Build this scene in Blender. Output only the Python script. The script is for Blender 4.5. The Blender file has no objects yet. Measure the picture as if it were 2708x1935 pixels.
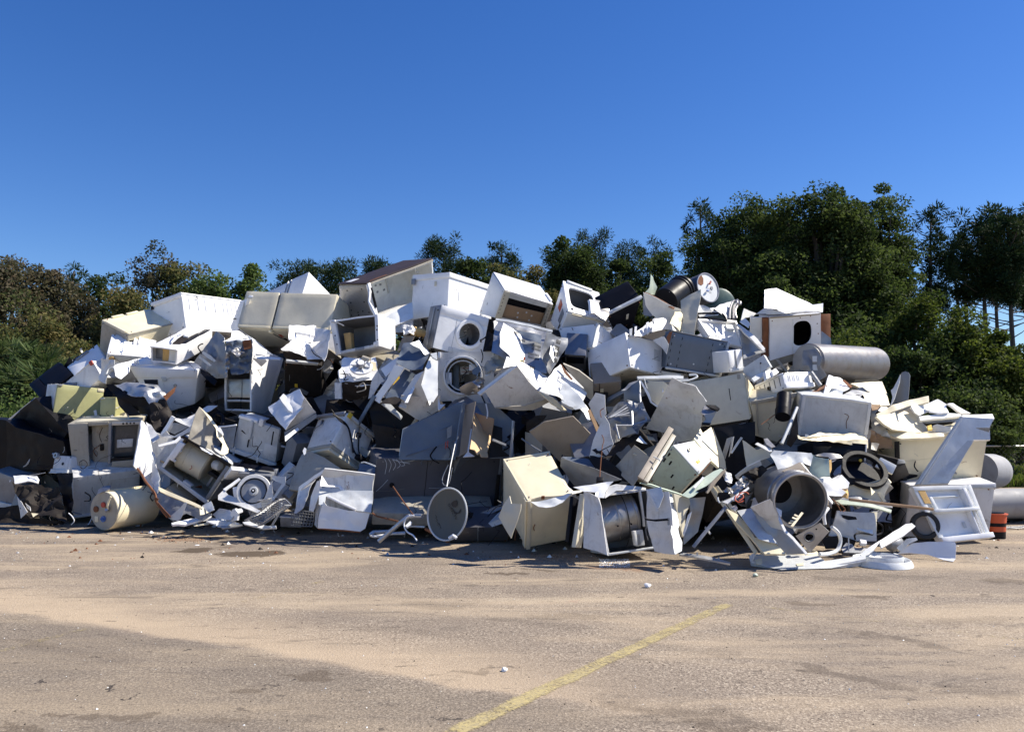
import bpy, bmesh, math, random
import numpy as np
from mathutils import Vector, noise, Matrix
from mathutils.geometry import tessellate_polygon
R = math.radians
rng = random.Random(7)
nr = np.random.RandomState(11)
S = bpy.context.scene
COL = S.collection

# ---------------------------------------------------------------- camera
F, CX, CY = 2180.0, 1354.0, 967.5          # the photograph is 2708 x 1935
PITCH = math.atan(153.0 / F)
CAM = Vector((0, 0, 1.6))
cd = bpy.data.cameras.new('camera'); cam = bpy.data.objects.new('camera', cd); COL.objects.link(cam)
cam.location = CAM; cam.rotation_euler = (math.pi / 2 + PITCH, 0, 0)
cd.sensor_width = 36; cd.lens = 36 * F / 2708.0; cd.clip_end = 2000; cd.clip_start = .05
S.camera = cam

# ---------------------------------------------------------------- light
SUN_EL, SUN_AZ = R(47), R(82)             # azimuth from +Y towards +X
TOSUN = Vector((math.cos(SUN_EL) * math.sin(SUN_AZ), math.cos(SUN_EL) * math.cos(SUN_AZ), math.sin(SUN_EL)))
W = bpy.data.worlds.new('World'); S.world = W; W.use_nodes = True
wn = W.node_tree.nodes; wl = W.node_tree.links
bg = wn['Background']; sky = wn.new('ShaderNodeTexSky'); sky.sky_type = 'NISHITA'; sky.sun_disc = False
sky.sun_elevation = SUN_EL; sky.sun_rotation = SUN_AZ
sky.altitude = 0; sky.air_density = 1.0; sky.dust_density = 0.15; sky.ozone_density = 5.0
bg.inputs[1].default_value = 0.096
hs = wn.new('ShaderNodeHueSaturation'); hs.inputs['Saturation'].default_value = 1.26; hs.inputs['Hue'].default_value = .514; hs.inputs['Value'].default_value = .97; wl.new(sky.outputs[0], hs.inputs['Color']); wl.new(hs.outputs[0], bg.inputs[0])
sd = bpy.data.lights.new('sun', 'SUN'); sd.energy = 5.0; sd.angle = R(.5); sd.color = (1, .93, .81)
so = bpy.data.objects.new('sun', sd); COL.objects.link(so)
so.rotation_euler = (-TOSUN).to_track_quat('-Z', 'Y').to_euler(); so.location = (20, 5, 25)
S.view_settings.view_transform = 'Standard'; S.view_settings.look = 'None'
S.view_settings.exposure = 0.6; S.view_settings.gamma = 1; S.view_settings.use_curve_mapping = False
S.cycles.max_bounces = 6; S.cycles.transparent_max_bounces = 12
S.cycles.use_denoising = True

# ---------------------------------------------------------------- pixel <-> place
_cp, _sp = math.cos(PITCH), math.sin(PITCH)
VIEWS = dict(A1=(0, 600, 4.06), A2=(0, 1000, 3.608), A3=(400, 680, 4.06), A4=(400, 1030, 4.06), A5=(850, 660, 4.06),
             A6=(800, 1050, 3.866), A7=(1250, 680, 4.06), A8=(1250, 1060, 3.69), B1=(1650, 680, 4.06),
             B2=(1700, 1060, 3.53), B3=(2100, 700, 3.383), B4=(2150, 1080, 3.53), SRC=(0, 0, 1.0))
_v = VIEWS['SRC']
def view(k):
    global _v
    _v = VIEWS[k]
def px(p): return (_v[0] + p[0] / _v[2], _v[1] + p[1] / _v[2])
def ray(x, y):
    a, b = (x - CX) / F, (CY - y) / F
    d = Vector((a, _cp - b * _sp, _sp + b * _cp))
    return d / d.y                                     # unit step in Y
def atY(x, y, Y): return CAM + ray(x, y) * Y
def ground(x, y, z=0.0):
    r = ray(x, y); return CAM + r * ((z - CAM.z) / r.z)
BX = [-60, 0, 250, 600, 850, 1100, 1400, 1600, 1900, 2100, 2350, 2620, 2800]
BY = [1380, 1385, 1395, 1405, 1418, 1432, 1452, 1464, 1460, 1462, 1432, 1430, 1425]
def gz(z): return 0.0 if z < .5 else .74 * (z - .5)
def depth(x, y):
    yf = ground(x, float(np.interp(x, BX, BY))).y
    r = ray(x, y); Y = yf
    for _ in range(30):
        z = CAM.z + r.z * Y
        Y = .5 * Y + .5 * (yf + gz(z))
    return Y
def place(x, y, off=0.0): return atY(x, y, depth(x, y) + off)

# ---------------------------------------------------------------- materials
def nodes(m):
    m.use_nodes = True; t = m.node_tree
    return t, t.nodes, t.links, t.nodes['Principled BSDF']
def paint(name, col, rough=.38, metal=0.0, dirt=(.16, .12, .08), amt=.35, rust=.12, bump=.25, coat=0.0, scale=1.0, var=.08, spec=.5):
    m = bpy.data.materials.new(name); t, N, L, b = nodes(m)
    tc = N.new('ShaderNodeTexCoord'); oi = N.new('ShaderNodeObjectInfo')
    ad = N.new('ShaderNodeVectorMath'); ad.operation = 'ADD'
    sc = N.new('ShaderNodeVectorMath'); sc.operation = 'SCALE'; sc.inputs[3].default_value = 37
    cb = N.new('ShaderNodeCombineXYZ')
    for i in range(3): L.new(oi.outputs['Random'], cb.inputs[i])
    L.new(cb.outputs[0], sc.inputs[0]); L.new(tc.outputs['Object'], ad.inputs[0]); L.new(sc.outputs[0], ad.inputs[1])
    V = ad.outputs[0]
    def nz(s, d=4, r=.6, dist=0.0):
        n = N.new('ShaderNodeTexNoise'); n.inputs['Scale'].default_value = s * scale; n.inputs['Detail'].default_value = d
        n.inputs['Roughness'].default_value = r; n.inputs['Distortion'].default_value = dist; L.new(V, n.inputs['Vector']); return n.outputs['Fac']
    def ramp(f, a, b_):
        r_ = N.new('ShaderNodeMapRange'); r_.inputs[1].default_value = a; r_.inputs[2].default_value = b_
        r_.clamp = True; L.new(f, r_.inputs[0]); return r_.outputs[0]
    def mix(fac, c1, c2, mul=1.0):
        x = N.new('ShaderNodeMix'); x.data_type = 'RGBA'
        mm = N.new('ShaderNodeMath'); mm.operation = 'MULTIPLY'; mm.inputs[1].default_value = mul; L.new(fac, mm.inputs[0]); L.new(mm.outputs[0], x.inputs[0])
        for k, c in ((6, c1), (7, c2)):
            if isinstance(c, tuple): x.inputs[k].default_value = (*c, 1)
            else: L.new(c, x.inputs[k])
        return x.outputs[2]
    dk = tuple(c * (1 - var) for c in col); lt = tuple(min(1, c * (1 + var)) for c in col)
    c = mix(ramp(nz(1.6, 3), .35, .65), dk, lt)
    c = mix(ramp(nz(4.5, 8, .7, .6), .5, .72), c, dirt, amt)                # grime blotches
    c = mix(ramp(nz(38, 5, .75), .63, .7), c, tuple(d * .6 for d in dirt), amt * .9)   # specks and scuffs
    st = N.new('ShaderNodeMapping'); st.inputs['Scale'].default_value = (14, 14, .9); L.new(V, st.inputs[0])
    sn = N.new('ShaderNodeTexNoise'); sn.inputs['Scale'].default_value = 1.3; sn.inputs['Detail'].default_value = 6; L.new(st.outputs[0], sn.inputs['Vector'])
    c = mix(ramp(sn.outputs['Fac'], .58, .78), c, dirt, amt * .8)           # run-down streaks
    if rust: c = mix(ramp(nz(3.1, 9, .78, .9), .64, .69), c, (.19, .07, .025), min(1, rust * 6)); c = mix(ramp(nz(19, 9, .8, .4), .66, .7), c, (.15, .06, .025), min(1, rust * 5))
    L.new(c, b.inputs['Base Color'])
    b.inputs['Metallic'].default_value = metal; b.inputs['Specular IOR Level'].default_value = spec
    rr = N.new('ShaderNodeMapRange'); rr.inputs[3].default_value = rough * .75; rr.inputs[4].default_value = min(1, rough * 1.35 + .05)
    L.new(nz(6, 5), rr.inputs[0]); L.new(rr.outputs[0], b.inputs['Roughness'])
    if coat: b.inputs['Coat Weight'].default_value = coat; b.inputs['Coat Roughness'].default_value = .12
    bp = N.new('ShaderNodeBump'); bp.inputs['Strength'].default_value = bump; bp.inputs['Distance'].default_value = .02
    am = N.new('ShaderNodeMath'); am.operation = 'ADD'; L.new(nz(2.4, 4, .55, .4), am.inputs[0])
    a2 = N.new('ShaderNodeMath'); a2.operation = 'MULTIPLY'; a2.inputs[1].default_value = .06; L.new(nz(60, 3), a2.inputs[0]); L.new(a2.outputs[0], am.inputs[1])
    L.new(am.outputs[0], bp.inputs['Height']); L.new(bp.outputs[0], b.inputs['Normal'])
    return m
M = {
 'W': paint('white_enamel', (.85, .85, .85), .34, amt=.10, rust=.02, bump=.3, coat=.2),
 'W2': paint('dirty_or_shaded_white_enamel', (.68, .675, .66), .42, amt=.42, rust=.16, bump=.5),  # also serves white faces whose shade is put into the colour
 'WG': paint('greyish_white_plastic', (.58, .60, .61), .4, amt=.3, rust=0, bump=.4),
 'L': paint('white_liner_plastic', (.78, .79, .77), .3, amt=.18, rust=.05, bump=.35),
 'C': paint('cream_enamel', (.80, .71, .50), .38, amt=.10, rust=.04, bump=.3),
 'B': paint('almond_enamel', (.63, .58, .45), .4, amt=.15, rust=.05, bump=.3),
 'BG': paint('grimy_almond_enamel', (.38, .35, .29), .48, amt=.45, rust=.1, bump=.5),
 'O': paint('olive_enamel', (.44, .43, .20), .42, amt=.22, rust=.1, bump=.3),
 'GN': paint('pale_green_enamel', (.50, .58, .47), .38, amt=.3, rust=.12, bump=.3),
 'G': paint('galvanised_steel', (.50, .51, .52), .44, .75, amt=.4, rust=.05, bump=.8),
 'GB': paint('sky_tinted_sheet_steel', (.14, .168, .21), .42, .4, amt=.22, rust=.02, bump=.5, dirt=(.1, .12, .14)),  # sky reflection put into the base colour as blue
 'S': paint('stainless_steel', (.42, .41, .40), .36, .85, amt=.5, rust=.02, bump=.5),
 'TK': paint('worn_grey_tank_metal', (.20, .195, .20), .42, .45, amt=.55, rust=.06, bump=.7),
 'SD': paint('dull_tank_steel', (.30, .30, .31), .36, .7, amt=.35, rust=.03, bump=.4),
 'DB': paint('dark_brown_enamel', (.045, .032, .030), .5, amt=.35, rust=.08, bump=.6, dirt=(.09, .06, .045), spec=.25),
 'D': paint('dark_grey_enamel', (.092, .090, .102), .45, amt=.25, rust=.02, bump=.5, dirt=(.12, .11, .1), var=.15),
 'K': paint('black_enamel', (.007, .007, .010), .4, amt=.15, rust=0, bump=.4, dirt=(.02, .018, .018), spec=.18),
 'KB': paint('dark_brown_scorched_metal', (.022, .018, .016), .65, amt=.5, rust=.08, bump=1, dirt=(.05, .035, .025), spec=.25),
 'GR': paint('mid_grey_metal', (.25, .26, .28), .42, .3, amt=.4, rust=.06, bump=.6),
 'TP': paint('taupe_hardboard', (.27, .23, .19), .6, amt=.35, rust=0, bump=.3),
 'WD': paint('cardboard_brown', (.33, .21, .12), .85, amt=.25, rust=0, bump=.3),
 'PL': paint('pale_plywood', (.66, .46, .26), .75, amt=.2, rust=0, bump=.3),
 'R': paint('rusty_iron', (.20, .075, .03), .85, amt=.5, rust=.4, bump=1.2, dirt=(.05, .025, .015), var=.3),
 'FO': paint('yellowed_foam', (.66, .42, .16), .9, amt=.35, rust=0, bump=1.5),
 'RB': paint('black_rubber', (.02, .02, .021), .6, amt=.3, rust=0, bump=.5, dirt=(.08, .07, .06)),
 'GL': paint('dusty_dark_glass', (.05, .06, .07), .12, amt=.3, rust=0, bump=.1, dirt=(.2, .2, .2)),
 'RED': paint('red_plastic', (.42, .05, .03), .5, amt=.3, rust=0),
 'BL': paint('blue_plastic', (.03, .12, .42), .45, amt=.25, rust=0),
 'YL': paint('yellow_sticker', (.75, .50, .04), .5, amt=.15, rust=0, bump=.1),
 'OR': paint('orange_plastic', (.62, .10, .03), .5, amt=.35, rust=0),
 'CU': paint('copper_wire', (.55, .2, .08), .4, .8, amt=.2, rust=0),
 'TG': paint('dark_green_tank', (.04, .09, .08), .4, amt=.3, rust=0),
 'DS': paint('grey_dish_paint', (.085, .095, .092), .5, amt=.35, rust=.05, bump=.15),
 'PC': paint('concrete_grey_pipe', (.33, .33, .34), .6, amt=.3, rust=0, bump=.3),
}

# ---------------------------------------------------------------- object helpers
def tag(o, label=None, cat=None, group=None, kind=None):
    if label: o['label'] = label
    if cat: o['category'] = cat
    if group: o['group'] = group
    if kind: o['kind'] = kind
    return o
def root(name, label, cat, loc, group=None):
    o = bpy.data.objects.new(name, None); COL.objects.link(o); o.location = loc; o.empty_display_size = .1
    return tag(o, label, cat, group)
def mk(name, verts, faces, mats, parent=None, smooth=True, fm=None, org=None):
    if parent is not None: org = Vector((0, 0, 0)); q = parent
    if parent is not None:
        while q is not None: org = org + q.location; q = q.parent
    elif org is None:
        a = np.array([tuple(v) for v in verts]); c = a.mean(0); org = Vector((c[0], c[1], a[:, 2].min()))
    me = bpy.data.meshes.new(name)
    me.from_pydata([tuple(Vector(v) - org) for v in verts], [], faces)
    for m in (mats if isinstance(mats, (list, tuple)) else [mats]): me.materials.append(M[m] if isinstance(m, str) else m)
    if fm: me.polygons.foreach_set('material_index', fm)
    me.polygons.foreach_set('use_smooth', [smooth] * len(me.polygons))
    me.update()
    if smooth and len(faces) < 6000: me.set_sharp_from_angle(angle=R(34))
    o = bpy.data.objects.new(name, me); COL.objects.link(o)
    if parent is not None: o.parent = parent
    else: o.location = org
    return o
def frombm(name, bm, mats, parent=None, smooth=True):
    bm.verts.index_update()
    vs = [v.co.copy() for v in bm.verts]; fs = [[v.index for v in f.verts] for f in bm.faces]; fm = [f.material_index for f in bm.faces]
    bm.free()
    return mk(name, vs, fs, mats, parent, smooth, fm)

def tubegeo(pts, r, n=7, close=False):
    pts = [Vector(p) for p in pts]; vs, fs = [], []
    rr = r if isinstance(r, (list, tuple)) else [r] * len(pts)
    up = Vector((.13, .21, 1)).normalized(); m = len(pts)
    for i, p in enumerate(pts):
        if close: t = pts[(i + 1) % m] - pts[i - 1]
        else: t = pts[min(i + 1, m - 1)] - pts[max(i - 1, 0)]
        if t.length < 1e-9: t = Vector((0, 0, 1))
        t.normalize()
        a = t.cross(up)
        if a.length < .05: a = t.cross(Vector((1, 0, 0)))
        a.normalize(); b = t.cross(a); up = a.cross(t) if a.cross(t).length > .1 else up
        a = t.cross(up); a.normalize(); b = t.cross(a)
        for k in range(n):
            an = 2 * math.pi * k / n; vs.append(p + (a * math.cos(an) + b * math.sin(an)) * rr[i])
    for i in range(m if close else m - 1):
        j = (i + 1) % m
        for k in range(n):
            fs.append([i * n + k, i * n + (k + 1) % n, j * n + (k + 1) % n, j * n + k])
    if not close:
        fs.append(list(range(n))[::-1]); fs.append([(m - 1) * n + k for k in range(n)])
    return vs, fs
def smoothpath(pts, k=6):
    pts = [Vector(p) for p in pts]
    if len(pts) < 3: return pts
    P = [pts[0]] + pts + [pts[-1]]; out = []
    for i in range(1, len(P) - 2):
        for j in range(k):
            t = j / k; a, b, c, d = P[i - 1], P[i], P[i + 1], P[i + 2]
            out.append(.5 * ((2 * b) + (c - a) * t + (2 * a - 5 * b + 4 * c - d) * t * t + (3 * b - a - 3 * c + d) * t ** 3))
    out.append(pts[-1]); return out
def P3(p, off=0.0):
    """pixel of the current view (x, y[, extra depth]) to a place on the pile's slope"""
    x, y = px(p); return place(x, y, off + (p[2] if len(p) > 2 else 0))
def tube(name, pts, r, mat, parent=None, off=-.1, smooth=4, label=None, cat=None, group=None, close=False, wpts=None):
    w = wpts if wpts else [P3(p, off) for p in pts]
    if smooth: w = smoothpath(w, smooth)
    v, f = tubegeo(w, r, 7, close)
    return tag(mk(name, v, f, mat, parent), label, cat, group)
def cylgeo(a, b, ra, rb=None, n=40, cap=True, rings=None, inner=None):
    """closed or open drum between two places; rings: [(t, dr)] profile"""
    a, b = Vector(a), Vector(b); ax = (b - a); L = ax.length; ax.normalize()
    u = ax.orthogonal().normalized(); w = ax.cross(u); rb = ra if rb is None else rb
    prof = rings or [(0, 0), (1, 0)]
    vs, fs = [], []
    for t, dr in prof:
        r_ = ra + (rb - ra) * min(max(t, 0), 1) + dr
        for k in range(n):
            an = 2 * math.pi * k / n; vs.append(a + ax * L * t + (u * math.cos(an) + w * math.sin(an)) * r_)
    m = len(prof)
    for i in range(m - 1):
        for k in range(n): fs.append([i * n + k, i * n + (k + 1) % n, (i + 1) * n + (k + 1) % n, (i + 1) * n + k])
    if cap: fs.append(list(range(n))[::-1]); fs.append([(m - 1) * n + k for k in range(n)])
    return vs, fs
def cyl(name, a, b, ra, mat, parent=None, rb=None, **k):
    s = k.pop('smooth', True); v, f = cylgeo(a, b, ra, rb, **k)
    o = mk(name, v, f, mat, parent, s)
    me = o.data
    for p in me.polygons:
        if len(p.vertices) > 4: p.use_smooth = False
    for e in me.edges:
        pass
    return o
def ringgeo(c, ax, ro, ri, h, n=40):
    c = Vector(c); ax = Vector(ax).normalized(); u = ax.orthogonal().normalized(); w = ax.cross(u); vs, fs = [], []
    prof = [(ro, 0), (ro, h * .7), (ro - (ro - ri) * .15, h), (ri + (ro - ri) * .15, h), (ri, h * .7), (ri, 0)]
    for r_, z in prof:
        for k in range(n):
            an = 2 * math.pi * k / n; vs.append(c + ax * z + (u * math.cos(an) + w * math.sin(an)) * r_)
    for i in range(len(prof)):
        j = (i + 1) % len(prof)
        for k in range(n): fs.append([i * n + k, i * n + (k + 1) % n, j * n + (k + 1) % n, j * n + k])
    return vs, fs

FN = dict(F=(0, -1, .1), FU=(0, -.72, .7), FUU=(0, -.4, .9), FR=(.62, -.78, .1), FRU=(.5, -.6, .6), RU=(.75, -.3, .55), FL=(-.62, -.78, .1), FLU=(-.45, -.7, .5),
          FD=(0, -.85, -.5), FRD=(.5, -.7, -.45), FLD=(-.5, -.7, -.45), R=(.93, -.35, .1), L=(-.93, -.35, .1), U=(0, -.25, 1), FRR=(.8, -.6, .1), FLL=(-.8, -.6, .1))
def sheet(name, pts, n='F', mat='W', off=0.0, th=.006, amp=.012, fr=2.2, es=.07, parent=None, label=None, cat=None, group=None, smooth=True, bend=0.0, Y=None, gz0=None):
    n = Vector(FN[n] if isinstance(n, str) else n).normalized()
    P = [px(p) for p in pts]
    cx = sum(p[0] for p in P) / len(P); cy = sum(p[1] for p in P) / len(P)
    c = place(cx, cy, off) if Y is None else atY(cx, cy, Y)
    r0 = (c - CAM).normalized()
    if n.dot(r0) > -.4: n = (n - r0 * (.4 + n.dot(r0))).normalized()
    ext = max(max(abs(p[0] - cx), abs(p[1] - cy)) for p in P) / F * c.y; lim = .12 + .95 * ext
    w = []
    for p, q in zip(P, pts):
        r_ = ray(*p); k = (c - CAM).dot(n) / r_.dot(n)
        k = min(max(k, (c.y - CAM.y) - lim), (c.y - CAM.y) + lim)
        w.append(CAM + r_ * (k + (q[2] if len(q) > 2 else 0)))
    mz = min(v.z for v in w)
    if mz < .01:
        for v in w: v.z = max(v.z, .008 + .3 * max(0, v.z - mz))
    bm = bmesh.new(); vs = [bm.verts.new(v) for v in w]
    for tri in tessellate_polygon([w]):
        try: bm.faces.new([vs[i] for i in tri])
        except ValueError: pass
    for _ in range(5):
        es_ = [e for e in bm.edges if e.calc_length() > es]
        if not es_ or len(bm.faces) > 2500: break
        bmesh.ops.subdivide_edges(bm, edges=es_, cuts=1, use_grid_fill=False)
        bmesh.ops.triangulate(bm, faces=[f for f in bm.faces if len(f.verts) > 3])
    bmesh.ops.recalc_face_normals(bm, faces=bm.faces)
    sd_ = Vector((rng.uniform(-50, 50), rng.uniform(-50, 50), rng.uniform(-50, 50)))
    u = n.cross(Vector((0, 0, 1))); u = u.normalized() if u.length > .1 else Vector((1, 0, 0))
    for v in bm.verts:
        q = v.co * fr + sd_
        d = noise.noise(q) * 1.3 + (abs(noise.noise(q * 1.7)) - .25) * 1.6 + (abs(noise.noise(q * 4.1)) - .25) * .35
        s_ = (v.co - c).dot(u)
        v.co += n * (d * amp - bend * s_ * s_) + noise.noise_vector(q * 3.1) * amp * .25
    fs = list(bm.faces)
    if fs and sum((f.normal.dot(n) for f in fs)) < 0: bmesh.ops.reverse_faces(bm, faces=fs)
    fr_ = list(bm.faces); be = [e for e in bm.edges if len(e.link_faces) == 1]
    mp = {v: bm.verts.new(v.co - n * th) for v in list(bm.verts)}
    walls = [[e.verts[0], e.verts[1], mp[e.verts[1]], mp[e.verts[0]]] for e in be]
    for q in [[mp[v] for v in reversed(f_.verts)] for f_ in fr_] + walls:
        try: bm.faces.new(q)
        except ValueError: pass
    bmesh.ops.recalc_face_normals(bm, faces=bm.faces)
    for v in bm.verts:
        if v.co.z < .004: v.co.z = .004 + rng.uniform(0, .002)
    return tag(frombm(name, bm, mat, parent, smooth), label, cat, group)

def boxgeo(L, r, seg, skip='', mapf=None, flip=False):
    """rounded box surface, coordinates 0..L on three axes, faces in skip left out"""
    cs = []
    for i in range(3):
        rr = min(r, L[i] * .45); k = max(1, int(round((L[i] - 2 * rr) / seg)))
        c = [0.0] + [rr + (L[i] - 2 * rr) * j / k for j in range(k + 1)] + [L[i]]; cs.append((c, rr))
    vs, fs, idx = [], [], {}
    def vert(ijk):
        if ijk in idx: return idx[ijk]
        p = [cs[a][0][ijk[a]] for a in range(3)]
        q = [min(max(p[a], cs[a][1]), L[a] - cs[a][1]) for a in range(3)]
        d = [p[a] - q[a] for a in range(3)]; m = math.sqrt(sum((x * x) for x in d))
        if m > 1e-9:
            rad = min(cs[a][1] for a in range(3) if abs(d[a]) > 1e-9)
            p = [q[a] + d[a] / m * rad for a in range(3)] if sum(abs(x) > 1e-9 for x in d) > 1 else p
        idx[ijk] = len(vs); vs.append(mapf(*p) if mapf else Vector(p)); return idx[ijk]
    names = {'u': (0, 0), 'U': (0, 1), 'v': (1, 0), 'V': (1, 1), 'w': (2, 0), 'W': (2, 1)}
    for f, (a, e) in names.items():
        if f in skip: continue
        b, c = (a + 1) % 3, (a + 2) % 3; nb, nc = len(cs[b][0]) - 1, len(cs[c][0]) - 1
        for i in range(nb):
            for j in range(nc):
                q = []
                for di, dj in ((0, 0), (1, 0), (1, 1), (0, 1)):
                    t = [0, 0, 0]; t[a] = (len(cs[a][0]) - 1) * e; t[b] = i + di; t[c] = j + dj; q.append(vert(tuple(t)))
                if bool(e) == flip: q = q[::-1]
                fs.append(q)
    return vs, fs

class Box:
    AX = dict(a=(1, 2, 0), b=(0, 2, 1), c=(0, 1, 2))
    def __init__(s, name, label, cat, P0, P1, P2, P3_=None, dims=(.7, .7, .7), mat='W', off=0.0, n=None, amp=.006, fr=1.3, r=.014, seg=.12,
                 opn='', inner='L', th=.03, dents=(), ov=None, wl=.5, body='body', nobody=False, Y=None, group=None, near=1.0):
        pts = [P0, P1, P2] + ([P3_] if P3_ else [])
        R_ = [ray(*px(p)) for p in pts]
        x0, y0 = px(P0); d0 = (depth(x0, y0) + off) if Y is None else Y
        A = CAM + R_[0] * d0
        nh = Vector(FN[n] if isinstance(n, str) else n).normalized() if n else None
        def build(k): return [CAM + R_[i + 1] * (d0 + k[i]) - A for i in range(len(k))]
        def cost(k):
            E = build(k); res = []
            for i in range(len(E)):
                for j in range(i): res.append(E[i].dot(E[j]) / (E[i].length * E[j].length + 1e-9) * (1.0))
                res.append(wl * math.log((E[i].length + 1e-6) / dims[i]))
                res.append(near * 1.2 * max(0, -k[i] - .02))
            if nh:
                c = E[0].cross(E[1]).normalized()
                if c.dot(A - CAM) > 0: c = -c
                res.append(.5 * (1 - c.dot(nh)))
            return np.array(res)
        best = None; m = len(R_) - 1
        starts = [[a, b] for a in (-.3, .05, .3, .5) for b in (-.3, .05, .3, .5)] if m == 2 else [[a, b, c] for a in (.05, .4) for b in (.05, .4) for c in (.05, .4)]
        for st in starts:
            k = np.array(st, float); lam = .01; c0 = cost(k); e0 = c0 @ c0
            for _ in range(25):
                J = np.array([(cost(k + np.eye(m)[i] * 1e-4) - c0) / 1e-4 for i in range(m)]).T
                dk = np.linalg.solve(J.T @ J + lam * np.eye(m), -J.T @ c0); dk = np.clip(dk, -.4, .4)
                c1 = cost(k + dk); e1 = c1 @ c1
                if e1 < e0: k, c0, e0, lam = k + dk, c1, e1, lam * .4
                else: lam *= 4
                if lam > 1e4: break
            if best is None or e0 < best[0]: best = (e0, k)
        E = build(best[1])
        if m == 2:
            c = E[0].cross(E[1]).normalized()
            if c.dot(A - CAM) < 0: c = -c
            E.append(c * dims[2])
        s.E = E; s.A = A; s.L = [e.length for e in E]; s.err = best[0]; s.name = name
        K = {}
        for i in (0, 1):
            for j in (0, 1):
                for k in (0, 1): K[i, j, k] = A + E[0] * i + E[1] * j + E[2] * k
        for key, p in (ov or {}).items():
            q = px(p); base = K[key]; new = CAM + ray(*q) * (base.y - CAM.y + (p[2] if len(p) > 2 else 0)); dlt = new - base; K[key] = new
            if m == 2 and key[2] == 0: K[key[0], key[1], 1] = K[key[0], key[1], 1] + dlt
        mz = min(v.z for v in K.values())
        if mz < .012:
            for key in K: K[key] = Vector((K[key].x, K[key].y, max(K[key].z, .012 + rng.uniform(0, .004))))
        s.K = K; s.sd = Vector((rng.uniform(-50, 50), rng.uniform(-50, 50), rng.uniform(-50, 50)))
        s.amp, s.fr = amp * 1.5, fr; s.dents = []; s.cr = (A - CAM).normalized() * 1.2
        s.flipd = E[0].cross(E[1]).dot(E[2]) < 0
        for d in dents:                       # (face, s, t, radius, depth)
            s.dents.append((s.raw(*s.uvw(d[0], d[1], d[2], 0)), s.inward(d[0]) * d[4], d[3]))
        zs = list(K.values()); c = sum(zs, Vector()) / 8
        s.root = root(name, label, cat, Vector((c.x, c.y, min(v.z for v in zs))), group)
        if not nobody:
            mp = lambda u, v, w: s.map(u, v, w)
            sk = ''.join(dict(a='u', b='v', c='w', A='U', B='V', C='W')[o] for o in opn)
            v1, f1 = boxgeo(s.L, r, seg, sk, mp, s.flipd)
            if not opn: o = mk(body, v1, f1, mat, s.root)
            else:
                t = th; lo = [0 if 'uvw'[i] in sk else t for i in range(3)]; hi = [s.L[i] - (0 if 'UVW'[i] in sk else t) for i in range(3)]
                Li = [hi[i] - lo[i] for i in range(3)]
                mp2 = lambda u, v, w: s.map(lo[0] + u, lo[1] + v, lo[2] + w)
                v2, f2 = boxgeo(Li, min(r, .01), seg, sk, mp2, not s.flipd)
                bm = bmesh.new(); V = [bm.verts.new(v) for v in v1 + v2]; k = len(v1)
                for q in f1: bm.faces.new([V[i] for i in q])
                for q in f2: bm.faces.new([V[i + k] for i in q]).material_index = 1
                be = [e for e in bm.edges if len(e.link_faces) == 1]
                try: bmesh.ops.bridge_loops(bm, edges=be)
                except Exception: pass
                bmesh.ops.recalc_face_normals(bm, faces=bm.faces)
                o = frombm(body, bm, [mat, inner], s.root)
            s.body = o
            if body == 'body' and min(s.L[:2]) > .28: s.wear(m == 2, opn)
    def wear(s, two, opn):
        r_ = random.Random(int(abs(s.A.x * 991 + s.A.z * 377)))
        for face in (['c'] if two else ['a', 'b', 'c']):
            if face in opn or r_.random() < .25: continue
            for a in (.06, .94):
                for b in (.07, .93):
                    if r_.random() < .7: s.ring(face, a + r_.uniform(-.02, .02), b, .009, 0, .0, .016, r_.choice(['GR', 'R', 'K']), 'screw')
            for _ in range(r_.randrange(1, 4)):
                x, y = r_.uniform(.12, .8), r_.uniform(.15, .8); an = r_.uniform(0, 6.28); l = r_.uniform(.05, .22)
                s.tube(face, [(x, y, .013), (x + l * .5 * math.cos(an), y + l * .5 * math.sin(an) + r_.uniform(-.02, .02), .014), (x + l * math.cos(an), y + l * math.sin(an), .013)], r_.uniform(.001, .0024), r_.choice(['GR', 'R', 'WG', 'BG']), 'scratch', 3)
            if r_.random() < .4: x, y = r_.uniform(.1, .75), r_.uniform(.15, .75); s.slab(face, x, x + .05 / s.L[s.AX[face][0]], y, y + .08 / s.L[s.AX[face][1]], .012, .0145, r_.choice(['WG', 'W', 'YL', 'K', 'B']), 'sticker', r=.001)
    def raw(s, u, v, w):
        a, b, c = u / s.L[0], v / s.L[1], w / s.L[2]; K = s.K
        def lp(p, q, t): return p + (q - p) * t
        return lp(lp(lp(K[0, 0, 0], K[1, 0, 0], a), lp(K[0, 1, 0], K[1, 1, 0], a), b), lp(lp(K[0, 0, 1], K[1, 0, 1], a), lp(K[0, 1, 1], K[1, 1, 1], a), b), c)
    def map(s, u, v, w):
        p = s.raw(u, v, w)
        if s.amp: p = p + noise.noise_vector(p * s.fr + s.sd) * s.amp + noise.noise_vector(p * s.fr * 3.3 + s.sd) * s.amp * .35 + s.cr * (abs(noise.noise(p * 2.1 + s.sd)) - .2) * s.amp
        for c, d, rad in s.dents:
            q = (p - c).length / rad
            if q < 2.2: p = p + d * math.exp(-q * q * 1.4) * (1 + .25 * noise.noise(p * 9 + s.sd))
        if p.z < .005: p.z = .005
        return p
    def inward(s, face):
        i = 'abc'.index(face.lower()); e = s.E[i].normalized(); return e if face.islower() else -e
    def uvw(s, face, a, b, h):
        i, j, k = s.AX[face.lower()]; o = [0, 0, 0]; o[i] = a * s.L[i]; o[j] = b * s.L[j]
        o[k] = -h if face.islower() else s.L[k] + h; return o
    def f(s, face, a, b, h=0.0): return s.map(*s.uvw(face, a, b, h))
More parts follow.
